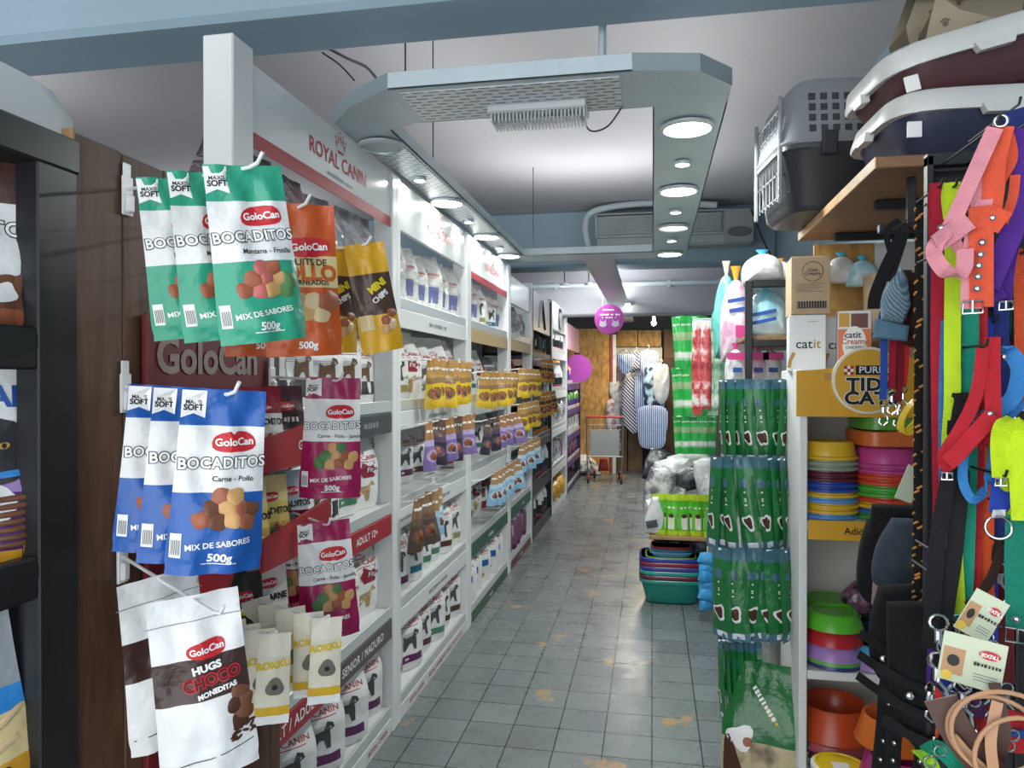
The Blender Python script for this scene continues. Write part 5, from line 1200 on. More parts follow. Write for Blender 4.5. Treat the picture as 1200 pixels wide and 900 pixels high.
knot_bag('white and pink litter bag with yellow knot left of the frame', 862, 424, 312, 3.6, 34, PKB, kyl, [(0, .62, .7, .04, inkb, -.15), (0, .52, .6, .04, inkb, -.15), (.1, .3, .4, .12, inkm, 0)], d=.13, seed=3)
knot_bag('teal litter bag with cream knot at the gondola corner', 851, 420, 306, 4.1, 28, TLB, kcream, d=.1, seed=4)
knot_bag('teal and yellow bag behind the green pouches', 843, 388, 355, 4.35, 18, TLB, kyl, d=.06, seed=5)
knot_bag('white litter bag with cyan flap behind the kraft cartons', 985, 332, 296, 3.0, 34, WB, kcy, d=.05, seed=6)
knot_bag('cyan and white litter bag behind the right kraft carton', 1010, 336, 300, 2.98, 34, CYB, kcy, d=.045, seed=7)
knot_bag('pink topped bag between cyan knotted bag and carton', 915, 333, 303, 3.6, 26, PKB, kyl, d=.1, seed=8)
for px, m, lab, s in ((886, PKB, 'magenta and white litter bag on the gondola shelf under the frame', 9), (903, WB, 'white litter bag with blue dot beside the magenta bag', 10), (862, WB, 'white and red bag on the shelf left of the black post', 11)):
    knot_bag(lab, px, 455, 402, 3.32, 24, m, inkm, [(0, .70, .9, .16, inkm, 0), (0, .4, .4, .1, inkb, 0)], d=.07, seed=s)
# rear gondola part: dark clutter on its shelves
CATG = blotch('cat_photo_bag', [(.3, '2a2a2e'), (.45, '77797c'), (.55, 'c9c9c6'), (.68, 'e2e2de'), (.78, '8a3038')], 9, .3, 4, .5)
k = 0
for z, ys in ((.54, (3.3, 3.55, 3.8, 4.05)), (1.0, (3.3, 3.55, 3.8, 4.05)), (.14, (3.35, 3.65, 3.95))):
    for y in ys:
        k += 1; mb = MB(); mb.pillow([(-.12, 0), (.12, 0), (.13, .15), (.10, .30), (-.10, .30), (-.13, .15)], .07, CATG if k % 3 else WB, T((GX + .12, y, z + .002), -1.1), .006, 5, k)
        tag(mb.build('cat_food_bag'), 'cat picture food bag on gondola %s shelf, %s from the near end' % ({.54: 'lower', 1.0: 'upper', .14: 'bottom'}[z], 'first' if ys.index(y) == 0 else ORD[ys.index(y)]), 'pet food bag', 'bags inside the gondola')

# ------------------------------------------------------------------ farther end stand with lime pouches
EX0, EX1, EY0, EY1 = -.02, .40, 5.02, 5.50
t = thing('end_stand', 'wooden shelf stand on dark posts holding the lime pouches', 'shelf rack', (EX0, EY0, 0))
MB().box(0, EX1 - EX0, 0, EY1 - EY0, .455, .48, wood('stand_board', '8a6a48', 'b48f66', (3, 14, 14)), b=.003).build('shelf', t)
for x, y in ((.36, .43), (.03, .43)): MB().box(x, x + .03, y, y + .03, 0, 1.98 if x > .3 else .455, m_blackm, b=.003).build('post', t)
custom('lime', .085, .03, .27, bands((.12, foil('lime_yellow', 'b5d22a')), (.86, STL), (1, foil('lime_yellow', 'b5d22a'))), 65, {'treat_picture': lambda b, mb: (b.patch(mb, 0, .30 * b.h, .5 * b.w, .3 * b.h, ink('p_ivory', 'd9d6c2'), .0014), b.patch(mb, 0, .48 * b.h, .4 * b.w, .1 * b.h, m_blur['dark'], .002, 0, 'blob')), 'lettering': lambda b, mb: b.text(mb, '~5', 0, .68 * b.h, .018, m_inkw, .03)}, style='hang', nu=8, nv=12)
for i in range(9):
    f = i / 8; dup(KIND['lime'][0], (.045 + .042 * i, 5.06 + .03 * (i % 2), .482), (-.04, rnd.uniform(-.05, .05), rnd.uniform(-.4, .4)), 'lime green pouch on the wooden stand, %s from left' % ('first' if i == 0 else ORD[i]), 'lime green pouches')
GWB = [CATG, WB, blotch('bag_black', [(.4, '1c1c20'), (.6, '55575c'), (.75, 'c9c9c9')], 7, .25), blotch('bag_white_red', [(.4, 'dcdcd8'), (.6, 'c9c9c6'), (.68, '9c2f3a')], 7, .3)]
for i, (px, py, Y, w, h, mi, lab) in enumerate(((775, 575, 5.2, .22, .30, 0, 'black and white cat food bag at left of the heap behind lime pouches'), (772, 548, 5.5, .2, .24, 2, 'dark bag with yellow corner at top left of the heap'), (790, 556, 5.3, .3, .2, 1, 'white crumpled bag lying mid heap behind the lime pouches'),
        (808, 545, 5.4, .34, .16, 3, 'white bag with red print across the top of the heap'), (812, 562, 5.25, .3, .16, 2, 'shiny black bag across the middle of the heap'), (832, 560, 5.2, .2, .25, 1, 'white upright bag at right of the heap'), (768, 606, 5.12, .16, .22, 3, 'white bag with red stripe standing at left of the stand'), (788, 585, 5.2, .2, .18, 0, 'grey cat picture bag low in the heap behind lime pouches'), (835, 580, 5.1, .16, .24, 0, 'grey cat picture bag right of the lime pouches'))):
    p = P(px, py, Y=Y); mb = MB(); mb.pillow([(-w / 2, -h / 2), (w * .45, -h * .52), (w / 2, 0), (w * .40, h * .45), (0, h * .55), (-w * .42, h * .48), (-w * .52, .1 * h)], .07, GWB[mi], T((p.x, Y + .08, p.z), rnd.uniform(-.4, .4), 0, rnd.uniform(-.3, .3)), .012, 5, i)
    tag(mb.build('food_bag'), lab, 'pet food bag')
# box on the stand edge
t = thing('slanted_bag', 'white bag with grey label leaning at left end of the wooden stand', 'pet food bag', (.02, 5.07, .484))
MB().pillow([(-.07, 0), (.05, 0), (.06, .12), (.02, .25), (-.02, .25), (-.07, .1)], .04, WB, None, .004, 5, 3).build('bag_body', t); MB().box(-.045, .03, -.043, -.0405, .05, .10, DKG, b=0, M=T((0, 0, 0), 0, 0, -.2)).build('label_block', t)
# rolls under the stand
for i, x in enumerate((.06, .15, .24, .33)):
    mb = MB(); mb.lathe([(.0001, 0), (.05, 0), (.052, .02), (.052, .40), (.0001, .41)], blotch('roll_grey', [(.4, '3c3d40'), (.6, '8b8c8e'), (.7, 'c0c0be')], 12, .4), 18, T((x, 5.36, .0), 0, .12)); tag(mb.build('litter_roll'), 'grey printed roll under the wooden stand, %s from left' % ('first' if i == 0 else ORD[i]), 'roll', 'grey rolls under the stand')
# stacked litter trays on the floor
def ftray(col, name, z, s, lab):
    root = thing('litter_tray', lab, 'litter tray', (.125, 5.235, z), .03, 'stacked litter trays')
    MB().lathe([(.0001, .004), (.36, .004), (.39, .012), (.47, .145), (.50, .147), (.50, .163), (.465, .163), (.455, .15), (.375, .022), (.0001, .018)], plas('tray_' + col, col), 48, sx=.43 * s, sy=.34 * s, sq=5).build('basin', root)
    if s < .9: root.scale = (1, 1, .55)
    MB().lathe([(.470, .1635), (.487, .169), (.4995, .1635)], plas('tray_' + col, col), 48, sx=.43 * s, sy=.34 * s, sq=5).build('rim', root)
for i, (c, n) in enumerate((('1f8a7c', 'teal'), ('6a2838', 'maroon'), ('2a9a94', 'turquoise'), ('45418c', 'violet blue'), ('8a2a44', 'wine red'), ('2c3f9c', 'royal blue'))):
    ftray(c, n, .0 + i * .030, 1 - .002 * i, '%s litter tray in the floor stack by the aisle' % n)
for i, (c, n) in enumerate((('8ccf3c', 'lime'), ('6fb0d2', 'pale blue'), ('3c8a9c', 'petrol'), ('b5283c', 'red'))):
    ftray(c, n, .225 + .018 * i + (.012 if i else 0), (.80, .66, .64, .62)[i], 'small %s litter tray nested on top of the floor stack' % n)
# sky-blue sachets beside the trays
for i in range(6):
    p = P(829, 655 + 10.5 * i, Y=4.75); mb = MB(); mb.pillow([(-.06, -.03), (.0, -.045), (.06, -.03), (.05, .03), (0, .045), (-.05, .03)], .03, foil('sachet_blue', '3f9fd8'), T((p.x, 4.75 + .01 * (i % 2), p.z), .2 * (i % 3), 0, .2 * (-1) ** i), .006, 4, i)
    tag(mb.build('sachet'), 'sky blue sachet hanging right of the tray stack, %s from top' % ('first' if i == 0 else ORD[i]), 'sachet', 'sky blue sachets')
tag(MB().tube([P(829, 640, Y=4.76), P(829, 712, Y=4.76)], .003, m_wire, 6).build('hanging_strip'), 'thin clip strip carrying the sky blue sachets', 'clip strip')

# green chew pouches in three tiers
custom('chew_green', .105, .045, .33, bands((.18, GRN2), (.34, foil('chew_pale', '9cc8a0')), (.55, GRN2), (.7, foil('chew_pic', '8fae7c')), (1, GRN2)), 66, {'label_panel': lambda b, mb: (b.patch(mb, 0, .27 * b.h, .7 * b.w, .10 * b.h, ink('p_pale', 'd3d8cc'), .0014), b.text(mb, '~6', 0, .84 * b.h, .02, m_inkw, .04))}, name='chew_packet', cat='treat packet', nu=8, nv=12, topw=.7)
def tier(py, pxa, pxb, n, word, sc):
    a, b = P(pxa, py, Y=5.2), P(pxb, py, Y=5.2)
    t = thing('tier_rod', 'wire rod of the %s tier of bright green chew packets' % word, 'hanging bar', (a.x, 5.2, a.z)); L = b.x - a.x
    MB().tube([(0, 0, 0), (L, 0, 0)], .004, m_wire, 6).build('rod', t); MB().tube([(L * .9, 0, 0), (L * .9, .26, -.01)], .004, m_wire, 6).build('support_arm', t)
    for i in range(n): hang('chew_green', on(a, b, .06 + .88 * i / (n - 1)) + V((0, -.01 * (i % 2), 0)), rnd.uniform(-.7, .7), 'bright green chew packet, %s from left in the %s tier' % ('first' if i == 0 else ORD[i], word), 'bright green chew packets', rnd.uniform(0, .06), -.12 + .2 * i / (n - 1), sc)
tier(372, 792, 826, 4, 'upper', 1.12); tier(432, 790, 838, 5, 'middle', 1.02); tier(488, 790, 838, 5, 'lower', .80)
# red and green rawhide strips in clear sleeves
RW = blotch('rawhide_red', [(.35, '8f2a30'), (.5, 'b8484a'), (.62, 'd9d3cf')], 9, .2, 3, .5); RG = blotch('rawhide_green', [(.35, '4f7a5c'), (.5, '8fb096'), (.65, 'd9dcd6')], 9, .2, 3, .5)
a, b = P(812, 374, Y=4.55), P(858, 374, Y=4.55); t = thing('strip_rod', 'wire rod carrying red and green rawhide strips', 'hanging bar', tuple(a)); MB().tube([(0, 0, 0), (b.x - a.x, 0, 0), (b.x - a.x, -.2, .0)], .004, m_wire, 6).build('rod', t)
for i, (px, m, n_) in enumerate(((817, RW, 'red'), (827, RW, 'red'), (836, RG, 'pale green'), (843, RG, 'pale green'), (850, WB, 'white'))):
    p = P(px, 376, Y=4.52 - .02 * (i % 2)); h = .56 - .04 * (i % 2)
    t = thing('rawhide_strip', '%s rawhide strip in a clear sleeve, %s on the rod by green packets' % (n_, 'first' if i == 0 else ORD[i]), 'treat packet', (p.x, p.y, p.z), rnd.uniform(-.5, .3))
    MB().pillow([(-.030, -h), (.030, -h), (.034, -h * .5), (.028, -.08), (.02, 0), (-.02, 0), (-.028, -.08), (-.034, -h * .5)], .014, m, None, .004, 4, i).build('strip', t)
    MB().box(-.03, .03, -.003, .003, -.05, .004, foil('clear_top', 'b9bfc2'), b=.001).build('header_tab', t)
# ------------------------------------------------------------------ leads, collars and harnesses at the near right
SY = 1.36                                              # they hang on a black grid panel standing out from the right wall
t = thing('grid_panel', 'black wire grid panel behind the hanging leads at the right edge', 'display grid', (0, SY + .16, 0))
g0 = P(1092, 444, Y=SY + .16).x
mb = MB()
for i in range(9): x = g0 + i * (XR - .01 - g0) / 8; mb.box(x - .003, x + .003, 0, .006, .05, 1.93, m_blackm, b=.001)
for i in range(20): z = .06 + i * .098; mb.box(g0, XR - .01, -.006, 0, z - .003, z + .003, m_blackm, b=.001)
mb.build('wire_grid', t)
mb = MB(); mb.box(g0 - .012, g0, -.01, .012, 0, 1.95, m_blackm, b=.002); mb.box(g0 - .012, XR - .005, -.01, .012, 1.93, 1.955, m_blackm, b=.002); mb.build('frame', t)
MB().box(g0, XR - .006, .012, .02, 0, 1.93, mat('dark_backing', '1d1d20', .8, var=.15), b=.001).build('backing_board', t)
SIDE = V((.93, -.36, 0))
PEGS = []
def web(name, col): return mat('web_' + name, col, .75, spec=.25, bump=.5, bs=420, var=.08, vs=40)
def pts_at(pp, Y, dy=0):
    n = len(pp); return [P(a, b, Y=Y + dy * i / max(1, n - 1) + (c[0] if c else 0)) for i, (a, b, *c) in enumerate(pp)]
def clip_mb(M, s=1):
    mb = MB(); mb.tube([(0.010 * s * math.cos(a * PI / 6), 0, -.01 * s + .010 * s * math.sin(a * PI / 6)) for a in range(12)], .0018 * s, m_chrome, 6, True, M)
    mb.tube([(0, 0, -.02 * s), (0, 0, -.035 * s)], .0045 * s, m_chrome, 8, M=M)
    mb.tube([(0, 0, -.035 * s), (.010 * s, 0, -.045 * s), (.012 * s, 0, -.06 * s), (0, 0, -.07 * s), (-.010 * s, 0, -.06 * s), (-.008 * s, 0, -.05 * s)], .0025 * s, m_chrome, 6, M=M); return mb
def lead(label, pp, Y, wpx, col, nm, clip=True, cat='lead', group=None, n=6, name='webbing_lead', dy=0):
    pts = spline(pts_at(pp, Y, dy), n); w = wpx / 865 * Y * 1.05; o = pts[0]
    t = thing(name, label, cat, tuple(o), 0, group); m = web(nm, col)
    q = [p - o for p in pts]
    MB().ribbon(q, w, SIDE, m, .003).build('strap', t)
    d = (q[min(3, len(q) - 1)] - q[0])
    hl = [V((0, .012, 0)), d * .3 + V((0, .016, 0)), d + V((0, .006, 0))]; MB().ribbon(spline([V((0, 0, 0)), V((0, .006, .012)), V((0, .014, .0))] + hl[1:], 4), w, SIDE, m, .003).build('handle_fold', t)
    e = q[-1]
    if clip: clip_mb(Matrix.Translation(e)).build('clip', t)
    if SY - .2 < o.y < SY + .14 and o.x > g0 - .05: PEGS.append(o)
    return t
LD = [  # label words, pixel path, width, colour, depth offset
    ('dark red webbing lead, leftmost on the grid panel', [(1100, 222), (1099, 400), (1101, 560), (1104, 720), (1106, 800)], 13, 'a11f33', .05),
    ('plum webbing lead beside the dark red one', [(1110, 225), (1108, 400), (1102, 560), (1098, 690), (1096, 790)], 13, '5a2450', .07),
    ('navy webbing lead left of the sky blue one', [(1100, 300), (1100, 420), (1101, 560), (1104, 700)], 12, '25244a', .055),
    ('sky blue webbing lead behind the lime lead', [(1113, 290), (1108, 430), (1107, 540), (1112, 640), (1118, 700)], 11, '3a78ad', .045),
    ('lime webbing lead hanging from under the pink harness', [(1117, 222), (1117, 300), (1116, 400), (1116, 470), (1113, 530), (1118, 640), (1122, 720)], 15, 'b9d82c', .02),
    ('brown red webbing lead right of the lime lead', [(1125, 270), (1126, 400), (1127, 520), (1128, 650), (1130, 760)], 8, '7c2f2c', .04),
    ('mustard webbing lead between lime and teal leads', [(1131, 300), (1131, 400), (1131, 470), (1132, 520)], 8, 'b98a34', .042),
    ('ribbed teal webbing lead in the middle of the panel', [(1137, 350), (1137, 450), (1135, 560), (1131, 680), (1127, 730)], 15, '1f8a74', .025),
    ('crimson webbing lead right of the teal lead', [(1148, 350), (1147, 430), (1143, 560), (1140, 660), (1136, 760)], 14, 'b3282f', .035),
    ('dark maroon webbing lead between crimson and orange', [(1152, 420), (1151, 560), (1149, 700), (1150, 780)], 9, '4f1c22', .05),
    ('orange webbing lead in the centre of the panel', [(1158, 470), (1157, 560), (1156, 650), (1157, 740)], 13, 'd8552a', .04),
    ('royal blue webbing lead at lower middle of the panel', [(1164, 380), (1165, 500), (1163, 640), (1163, 750)], 10, '2a3f9c', .05),
    ('navy webbing lead right of the red harness', [(1173, 330), (1174, 430), (1173, 560), (1172, 660)], 13, '232f6c', .045),
    ('maroon webbing lead at lower right of the panel', [(1182, 400), (1181, 560), (1179, 740), (1180, 800)], 14, '5a1f24', .06),
    ('dark green webbing lead at right of the panel', [(1186, 360), (1186, 500), (1186, 640)], 12, '1f5648', .06),
    ('rust orange strap lead at the right edge', [(1196, 300), (1197, 400), (1196, 480)], 12, 'c4502c', .04),
    ('violet webbing lead low beside the scarlet one', [(1096, 650), (1094, 740), (1092, 800)], 10, '4c2a86', .06),
    ('scarlet webbing lead end low at left of the panel', [(1099, 680), (1100, 740), (1101, 830)], 8, 'd0342c', .03),
    ('black webbing lead slanting across the lower leads', [(1128, 470), (1112, 560), (1098, 640), (1090, 760)], 15, '1b1b1e', .005),
    ('black webbing lead slanting below the sky blue loop', [(1127, 560), (1118, 650), (1108, 720), (1100, 800)], 15, '1d1d20', .008),
    ('dark brown lead slanting over the orange lead', [(1176, 640), (1160, 680), (1140, 705), (1132, 708)], 9, '33251f', -.01),
]
for lab, pp, w_, c, dy in LD: lead(lab, pp, SY + dy, w_, c, c, clip='slant' not in lab)
# ---- harnesses: straps, rivets, buckles
def harness(label, straps, Y, rivets=(), buckle=None, ring=None, cat='harness'):
    o = P(*straps[0][0][0][:2], Y=Y); t = thing('dog_harness', label, cat, tuple(o))
    for pp, wpx, c, dz in straps:
        q = [p - o for p in spline([P(a, b, Y=Y + dz + .006 * (i % 2)) for i, (a, b) in enumerate(pp)], 7)]
        MB().ribbon(q, wpx / 865 * Y * 1.05, SIDE if abs(pp[0][1] - pp[-1][1]) > abs(pp[0][0] - pp[-1][0]) * .8 else V((.3, -.1, 1)), web(c, c), .004).build('strap', t)
    for x, y in rivets:
        p = P(x, y, Y=Y - .012) - o; MB().lathe([(.0001, .003), (.003, .0028), (.005, .001), (.0055, 0)], m_chrome, 12, T(tuple(p), -.37, PI / 2)).build('rivet', t)
    if buckle:
        x, y, s = buckle; p = P(x, y, Y=Y - .008) - o; s = s / 865 * Y
        mb = MB(); mb.tube([(-s, 0, -s * .7), (s, 0, -s * .7), (s, 0, s * .7), (-s, 0, s * .7)], .002, m_chrome, 6, True, T(tuple(p), -.37)); mb.tube([(0, -.002, -s * .7), (0, -.002, s * .8)], .0017, m_chrome, 6, M=T(tuple(p), -.37)); mb.build('buckle', t)
    if ring:
        x, y, s = ring; p = P(x, y, Y=Y - .008) - o; s = s / 865 * Y
        MB().tube([(s * math.cos(a * PI / 10), 0, s * math.sin(a * PI / 10)) for a in range(20)], .0022, m_chrome, 8, True, T(tuple(p), -.37)).build('ring', t)
    if SY - .2 < o.y < SY + .14: PEGS.append(o)
    return t
PK, CO = 'd98f9a', 'd9583c'
harness('pink and coral dog harness hanging in front at the upper right', [
    ([(1166, 150), (1148, 190), (1128, 235), (1112, 268), (1096, 288), (1096, 302), (1108, 318), (1122, 322), (1130, 312), (1131, 292)], 15, PK, -.01),
    ([(1168, 150), (1158, 200), (1148, 250), (1140, 300), (1138, 362)], 19, PK, .0), ([(1096, 287), (1118, 270), (1136, 258)], 20, PK, -.015), ([(1131, 300), (1120, 285), (1122, 276), (1138, 268)], 11, PK, .01),
    ([(1176, 148), (1166, 190), (1164, 225), (1157, 262)], 19, CO, -.004), ([(1180, 152), (1186, 185), (1172, 215), (1168, 250)], 10, CO, .008), ([(1136, 257), (1158, 254), (1178, 262)], 22, CO, -.016), ([(1150, 262), (1150, 310), (1150, 360)], 21, CO, -.006), ([(1190, 205), (1186, 235), (1175, 262)], 9, CO, .012)],
    SY - .08, [(1163, 255), (1151, 284), (1149, 298), (1147, 311), (1146, 324), (1145, 338), (1103, 267)], (1140, 360, 9), (1173, 142, 6))
harness('deep purple dog harness at the upper right edge', [([(1199, 150), (1196, 220), (1188, 265), (1172, 305), (1158, 338)], 20, '4f2a86', -.01), ([(1197, 255), (1184, 290), (1178, 325), (1176, 352)], 15, '432274', .0), ([(1156, 342), (1166, 346), (1178, 342)], 12, '4f2a86', -.004)], SY - .06, [(1199, 262)], (1179, 358, 6))
harness('navy strap harness behind the pink harness at the top right', [([(1190, 128), (1194, 160), (1191, 205)], 22, '26336e', 0), ([(1188, 136), (1182, 170), (1180, 215)], 12, '26336e', .01)], SY - .02, (), None, (1196, 185, 7))
harness('red dog harness folded over in the middle of the panel', [([(1152, 408), (1147, 450), (1138, 478), (1122, 508), (1107, 532), (1108, 545), (1114, 552)], 12, 'b0242f', .0), ([(1163, 395), (1163, 440), (1164, 490), (1163, 520)], 14, 'b0242f', -.004), ([(1164, 486), (1140, 512), (1122, 532), (1110, 542)], 16, 'bb2833', -.014), ([(1160, 486), (1156, 510), (1162, 520)], 22, 'a31f2a', .004)], SY - .05, [(1160, 485)], (1110, 558, 5))
harness('sky blue dog harness looping right of the red harness', [([(1168, 408), (1182, 412), (1194, 430), (1192, 452), (1184, 470), (1160, 486), (1142, 496)], 15, '3a7fc0', -.005), ([(1200, 470), (1180, 488), (1160, 500), (1140, 500)], 10, '3573b2', .005), ([(1131, 520), (1128, 560), (1138, 584), (1150, 580), (1160, 556), (1164, 520)], 9, '3a7fc0', .002)], SY - .03, [(1176, 418)], (1140, 496, 6))
harness('lime yellow dog harness with wide straps at the right edge', [([(1174, 560), (1172, 520), (1176, 500), (1188, 492)], 17, 'b9d81f', -.004), ([(1180, 495), (1192, 510), (1199, 560), (1202, 610)], 24, 'c2e026', -.012), ([(1174, 562), (1182, 570), (1196, 556)], 11, 'a9c81c', .0), ([(1190, 560), (1192, 590), (1186, 604)], 9, 'a9c81c', .006)], SY - .09, (), (1173, 565, 5))
harness('wide teal collar with silver buckle at the right edge', [([(1194, 600), (1192, 650), (1193, 700), (1194, 736)], 22, '1a7a64', 0)], SY - .07, [(1191, 726)], (1192, 745, 10), None, 'collar')
harness('royal blue collar with white patch and silver ring', [([(1176, 520), (1174, 560), (1171, 602)], 18, '2846a8', 0), ([(1164, 602), (1172, 602), (1180, 602)], 8, 'd9dde2', -.008)], SY - .055, (), None, (1170, 618, 12), 'collar')

# ---- strings of rope and chain at the left of the panel
def rope(label, pp, Y, r, c0, c1, name='rope_lead'):
    pts = spline(pts_at(pp, Y), 14); o = pts[0]; t = thing(name, label, 'lead', tuple(o)); q = [p - o for p in pts]
    MB().tube(q, r, cloth(c0, c0), 8).build('cord', t)
    mb = MB(); k = 0
    for i in range(len(q) - 1):
        for s in (0, .5):
            p = q[i].lerp(q[i + 1], s); k += 1; a = -1.3 + 2.1 * math.sin(k * 2.4)
            mb.tube([p + V((math.cos(a + u), math.sin(a + u), 0)) * r * .93 + V((0, 0, .006 * u)) for u in (-.5, 0, .5)], r * .26, cloth(c1, c1), 5)
    o2 = mb.build('fleck_strand', t); o2['kind'] = 'stuff'; clip_mb(Matrix.Translation(q[-1]), 1.2).build('clip', t)
rope('thick black rope lead with orange flecks left of the panel', [(1079, 242), (1078, 400), (1077, 560), (1076, 690), (1074, 740)], 1.62, .0105, '1c1a19', 'c98a4a')
rope('dark green rope lead right of the orange-flecked rope', [(1089, 300), (1088, 430), (1087, 560), (1086, 700), (1084, 770)], 1.66, .010, '1e2420', '3c4a3c')
mb = MB(); q = pts_at([(1083, 400), (1085, 480), (1084, 560), (1083, 640)], 1.63); 
q = spline(q, 12)
for i, p in enumerate(q[:-1]):
    R_ = T(tuple(p), (i % 2) * PI / 2); mb.tube([(.006 * math.cos(a * PI / 4), 0, .010 * math.sin(a * PI / 4)) for a in range(8)], .0016, m_chrome, 5, True, R_)
o = tag(mb.build('chain_lead'), 'silver chain lead between the two rope leads', 'lead'); o['kind'] = 'thing'
# ---- leads hung from the plank
HY = 2.08
for lab, pp, w_, c in (('blue flat lead hanging in front of the round sign badge', [(1036, 370), (1036, 420), (1035, 468)], 7, '2f52a8'), ('red flat lead, left of a pair beside the blue lead', [(1047, 370), (1046, 420), (1045, 455)], 7, '9c2230'),
                       ('bright red flat lead hanging right of the darker pair', [(1062, 380), (1061, 420), (1058, 452)], 7, 'c22a30'), ('dark red flat lead behind the bright red lead', [(1054, 360), (1054, 420), (1052, 470)], 8, '7a1f28')): lead(lab, pp, HY, w_, c, c)
for lab, pp, w_, c in (('brown leather loop collar hanging left of the rope', [(1064, 322), (1058, 340), (1056, 370), (1062, 398), (1070, 402)], 8, '4a2f24'), ('dark brown leather loop collar nearest the rope', [(1070, 325), (1068, 360), (1070, 400), (1074, 404)], 9, '3a241c'), ('brown leather strap folded behind the rope lead', [(1086, 320), (1088, 360), (1086, 405)], 10, '4a3024')):
    lead(lab, pp, HY - .02, w_, c, c, clip=False, cat='collar', name='leather_collar')
t = thing('hook_rail', 'black hook rail under the plank carrying the small leads', 'hook rail', tuple(P(1040, 268, Y=2.1)))
mb = MB(); mb.box(-.02, .13, -.005, .02, -.01, .012, m_blackm, b=.002); mb.box(.05, .07, 0, .02, .01, 2.06 - t.location.z, m_blackm, b=.002); mb.build('rail', t)
for i in range(5): MB().tube([(.0 + .028 * i, 0, 0), (.0 + .028 * i, -.05, -.005), (.0 + .028 * i, -.058, .012)], .0025, m_blackm, 6).build('hook', t)
p = P(1048, 350, Y=2.04); t = thing('plaid_cap', 'pale blue plaid pet cap hanging on the hook rail', 'pet cap', tuple(p), -.2)
pl = stripes('plaid_denim', '5a7486', '8aa2b0', 45, (0, .6, .78), .4)
MB().pillow([(-.03, -.055), (.02, -.065), (.038, -.02), (.03, .05), (.015, .08), (-.01, .05), (-.034, .0)], .03, pl, None, .006, 5, 3).build('crown', t); MB().pillow([(-.05, -.10), (.03, -.11), (.035, -.07), (-.045, -.05)], .012, cloth('denim', '5f8298'), None, .003, 4, 4).build('brim', t)
mb = MB(); mb.ribbon(spline([(.0, 0, .09), (-.02, -.01, .17), (.01, 0, .2)], 5), .014, (1, 0, 0), web('1b1b1e', '1b1b1e'), .003); mb.build('strap', t)
for lab, pp, w_, c in (('black folded strap at the left of the plaid cap', [(1058, 275), (1040, 310), (1026, 345), (1024, 362)], 12, '1b1b1e'), ('black strap hanging over the plaid cap', [(1062, 268), (1052, 300), (1042, 330)], 8, '232326')): lead(lab, pp, 2.03, w_, c, c, clip=False)
t = thing('yellow_cord', 'coiled yellow cord lead hanging against the rope lead', 'lead', tuple(P(1066, 486, Y=1.9)))
for i in range(4): MB().tube([((.022 + .003 * i) * math.cos(a * PI / 8) * .7 + .004 * i, -.004 * i, .045 * math.sin(a * PI / 8)) for a in range(16)], .003, plas('cord_yellow', 'd9b82a'), 6, True, T((0, 0, 0), 0, 0, .5)).build('coil', t)
# ---- black pet coats, bags and studded harnesses
kb = cloth('black', '1a1a1c'); kg = cloth('slate', '3c4650')
def garment(name, label, px, py, Y, poly, th, m, rz=0, ry=0, cat='pet coat', extra=None, seed=0, wr=.008):
    p = P(px, py, Y=Y); t = thing(name, label, cat, tuple(p)); t.rotation_euler = (0, ry, rz)
    pp = spline([(x, 0, z) for x, z in poly + poly[:1]], 4)[:-1]
    MB().pillow([(q.x, q.z) for q in pp], th, m, None, wr, 6, seed).build('fabric_body', t)
    if extra: extra(t)
    return t
def coat_extra(t):
    MB().box(-.012, .012, -.066, -.063, -.075, -.045, ink('white', 'eeeeec'), b=.0005).build('woven_label', t)
    mb = MB(); mb.ribbon(spline([(.06, -.02, .07), (.03, -.06, .0), (.05, -.05, -.12)], 5), .02, (1, 0, 0), web('1b1b1e', '1b1b1e'), .004); mb.build('strap', t)
garment('pet_coat', 'black padded pet coat hanging in front of the lower shelf', 1038, 645, 2.12, [(-.05, .08), (.03, .10), (.07, .06), (.07, -.1), (.04, -.14), (-.03, -.15), (-.065, -.10), (-.065, .0)], .055, kb, -.2, .05, extra=coat_extra, seed=1)
def pack_extra(t):
    mb = MB()
    for i in range(7): mb.box(-.04 + .016 * i, -.034 + .016 * i, -.0435, -.041, -.035, .0 + .008 * (i % 3), m_inkw, b=0)
    mb.build('white_print', t); MB().box(-.04, .0, -.055, -.05, .06, .15, mat('tag_card', 'b9c4ae', .6), b=.001, M=T((-.01, 0, 0), 0, 0, .3)).build('hang_tag', t)
garment('black_pouch_bag', 'black bag with white print hanging beside the bowl stacks', 1058, 612, 2.05, [(-.075, .04), (.0, .045), (.08, .04), (.085, -.045), (.0, -.05), (-.07, -.045)], .03, kb, -.15, .05, 'bag', pack_extra, 2, .004)
garment('pet_coat', 'slate blue pet coat hanging right of the black coat', 1060, 658, 2.0, [(-.05, .1), (.03, .11), (.07, .04), (.06, -.06), (.0, -.1), (-.06, -.07), (-.07, .02)], .04, kg, -.3, .2, extra=lambda t: MB().pillow([(-.05, -.13), (.05, -.14), (.06, -.06), (-.06, -.06)], .03, cloth('dusty', '9c8880'), None, .005, 4, 9).build('lining', t), seed=3)
def muzzle_extra(t):
    for k in range(3):
        mb = MB(); mb.ribbon(spline([(-.09, -.03, .02 - .05 * k), (0, -.06, -.01 - .05 * k), (.09, -.03, .03 - .05 * k)], 5), .02, (0, 0, 1), web('1b1b1e', '1b1b1e'), .004); mb.build('strap', t)
    for k in range(3): MB().lathe([(.0001, .004), (.006, .003), (.008, 0)], m_chrome, 12, T((-.04 + .05 * k, -.062, -.02 - .03 * k), 0, PI / 2)).build('rivet', t)
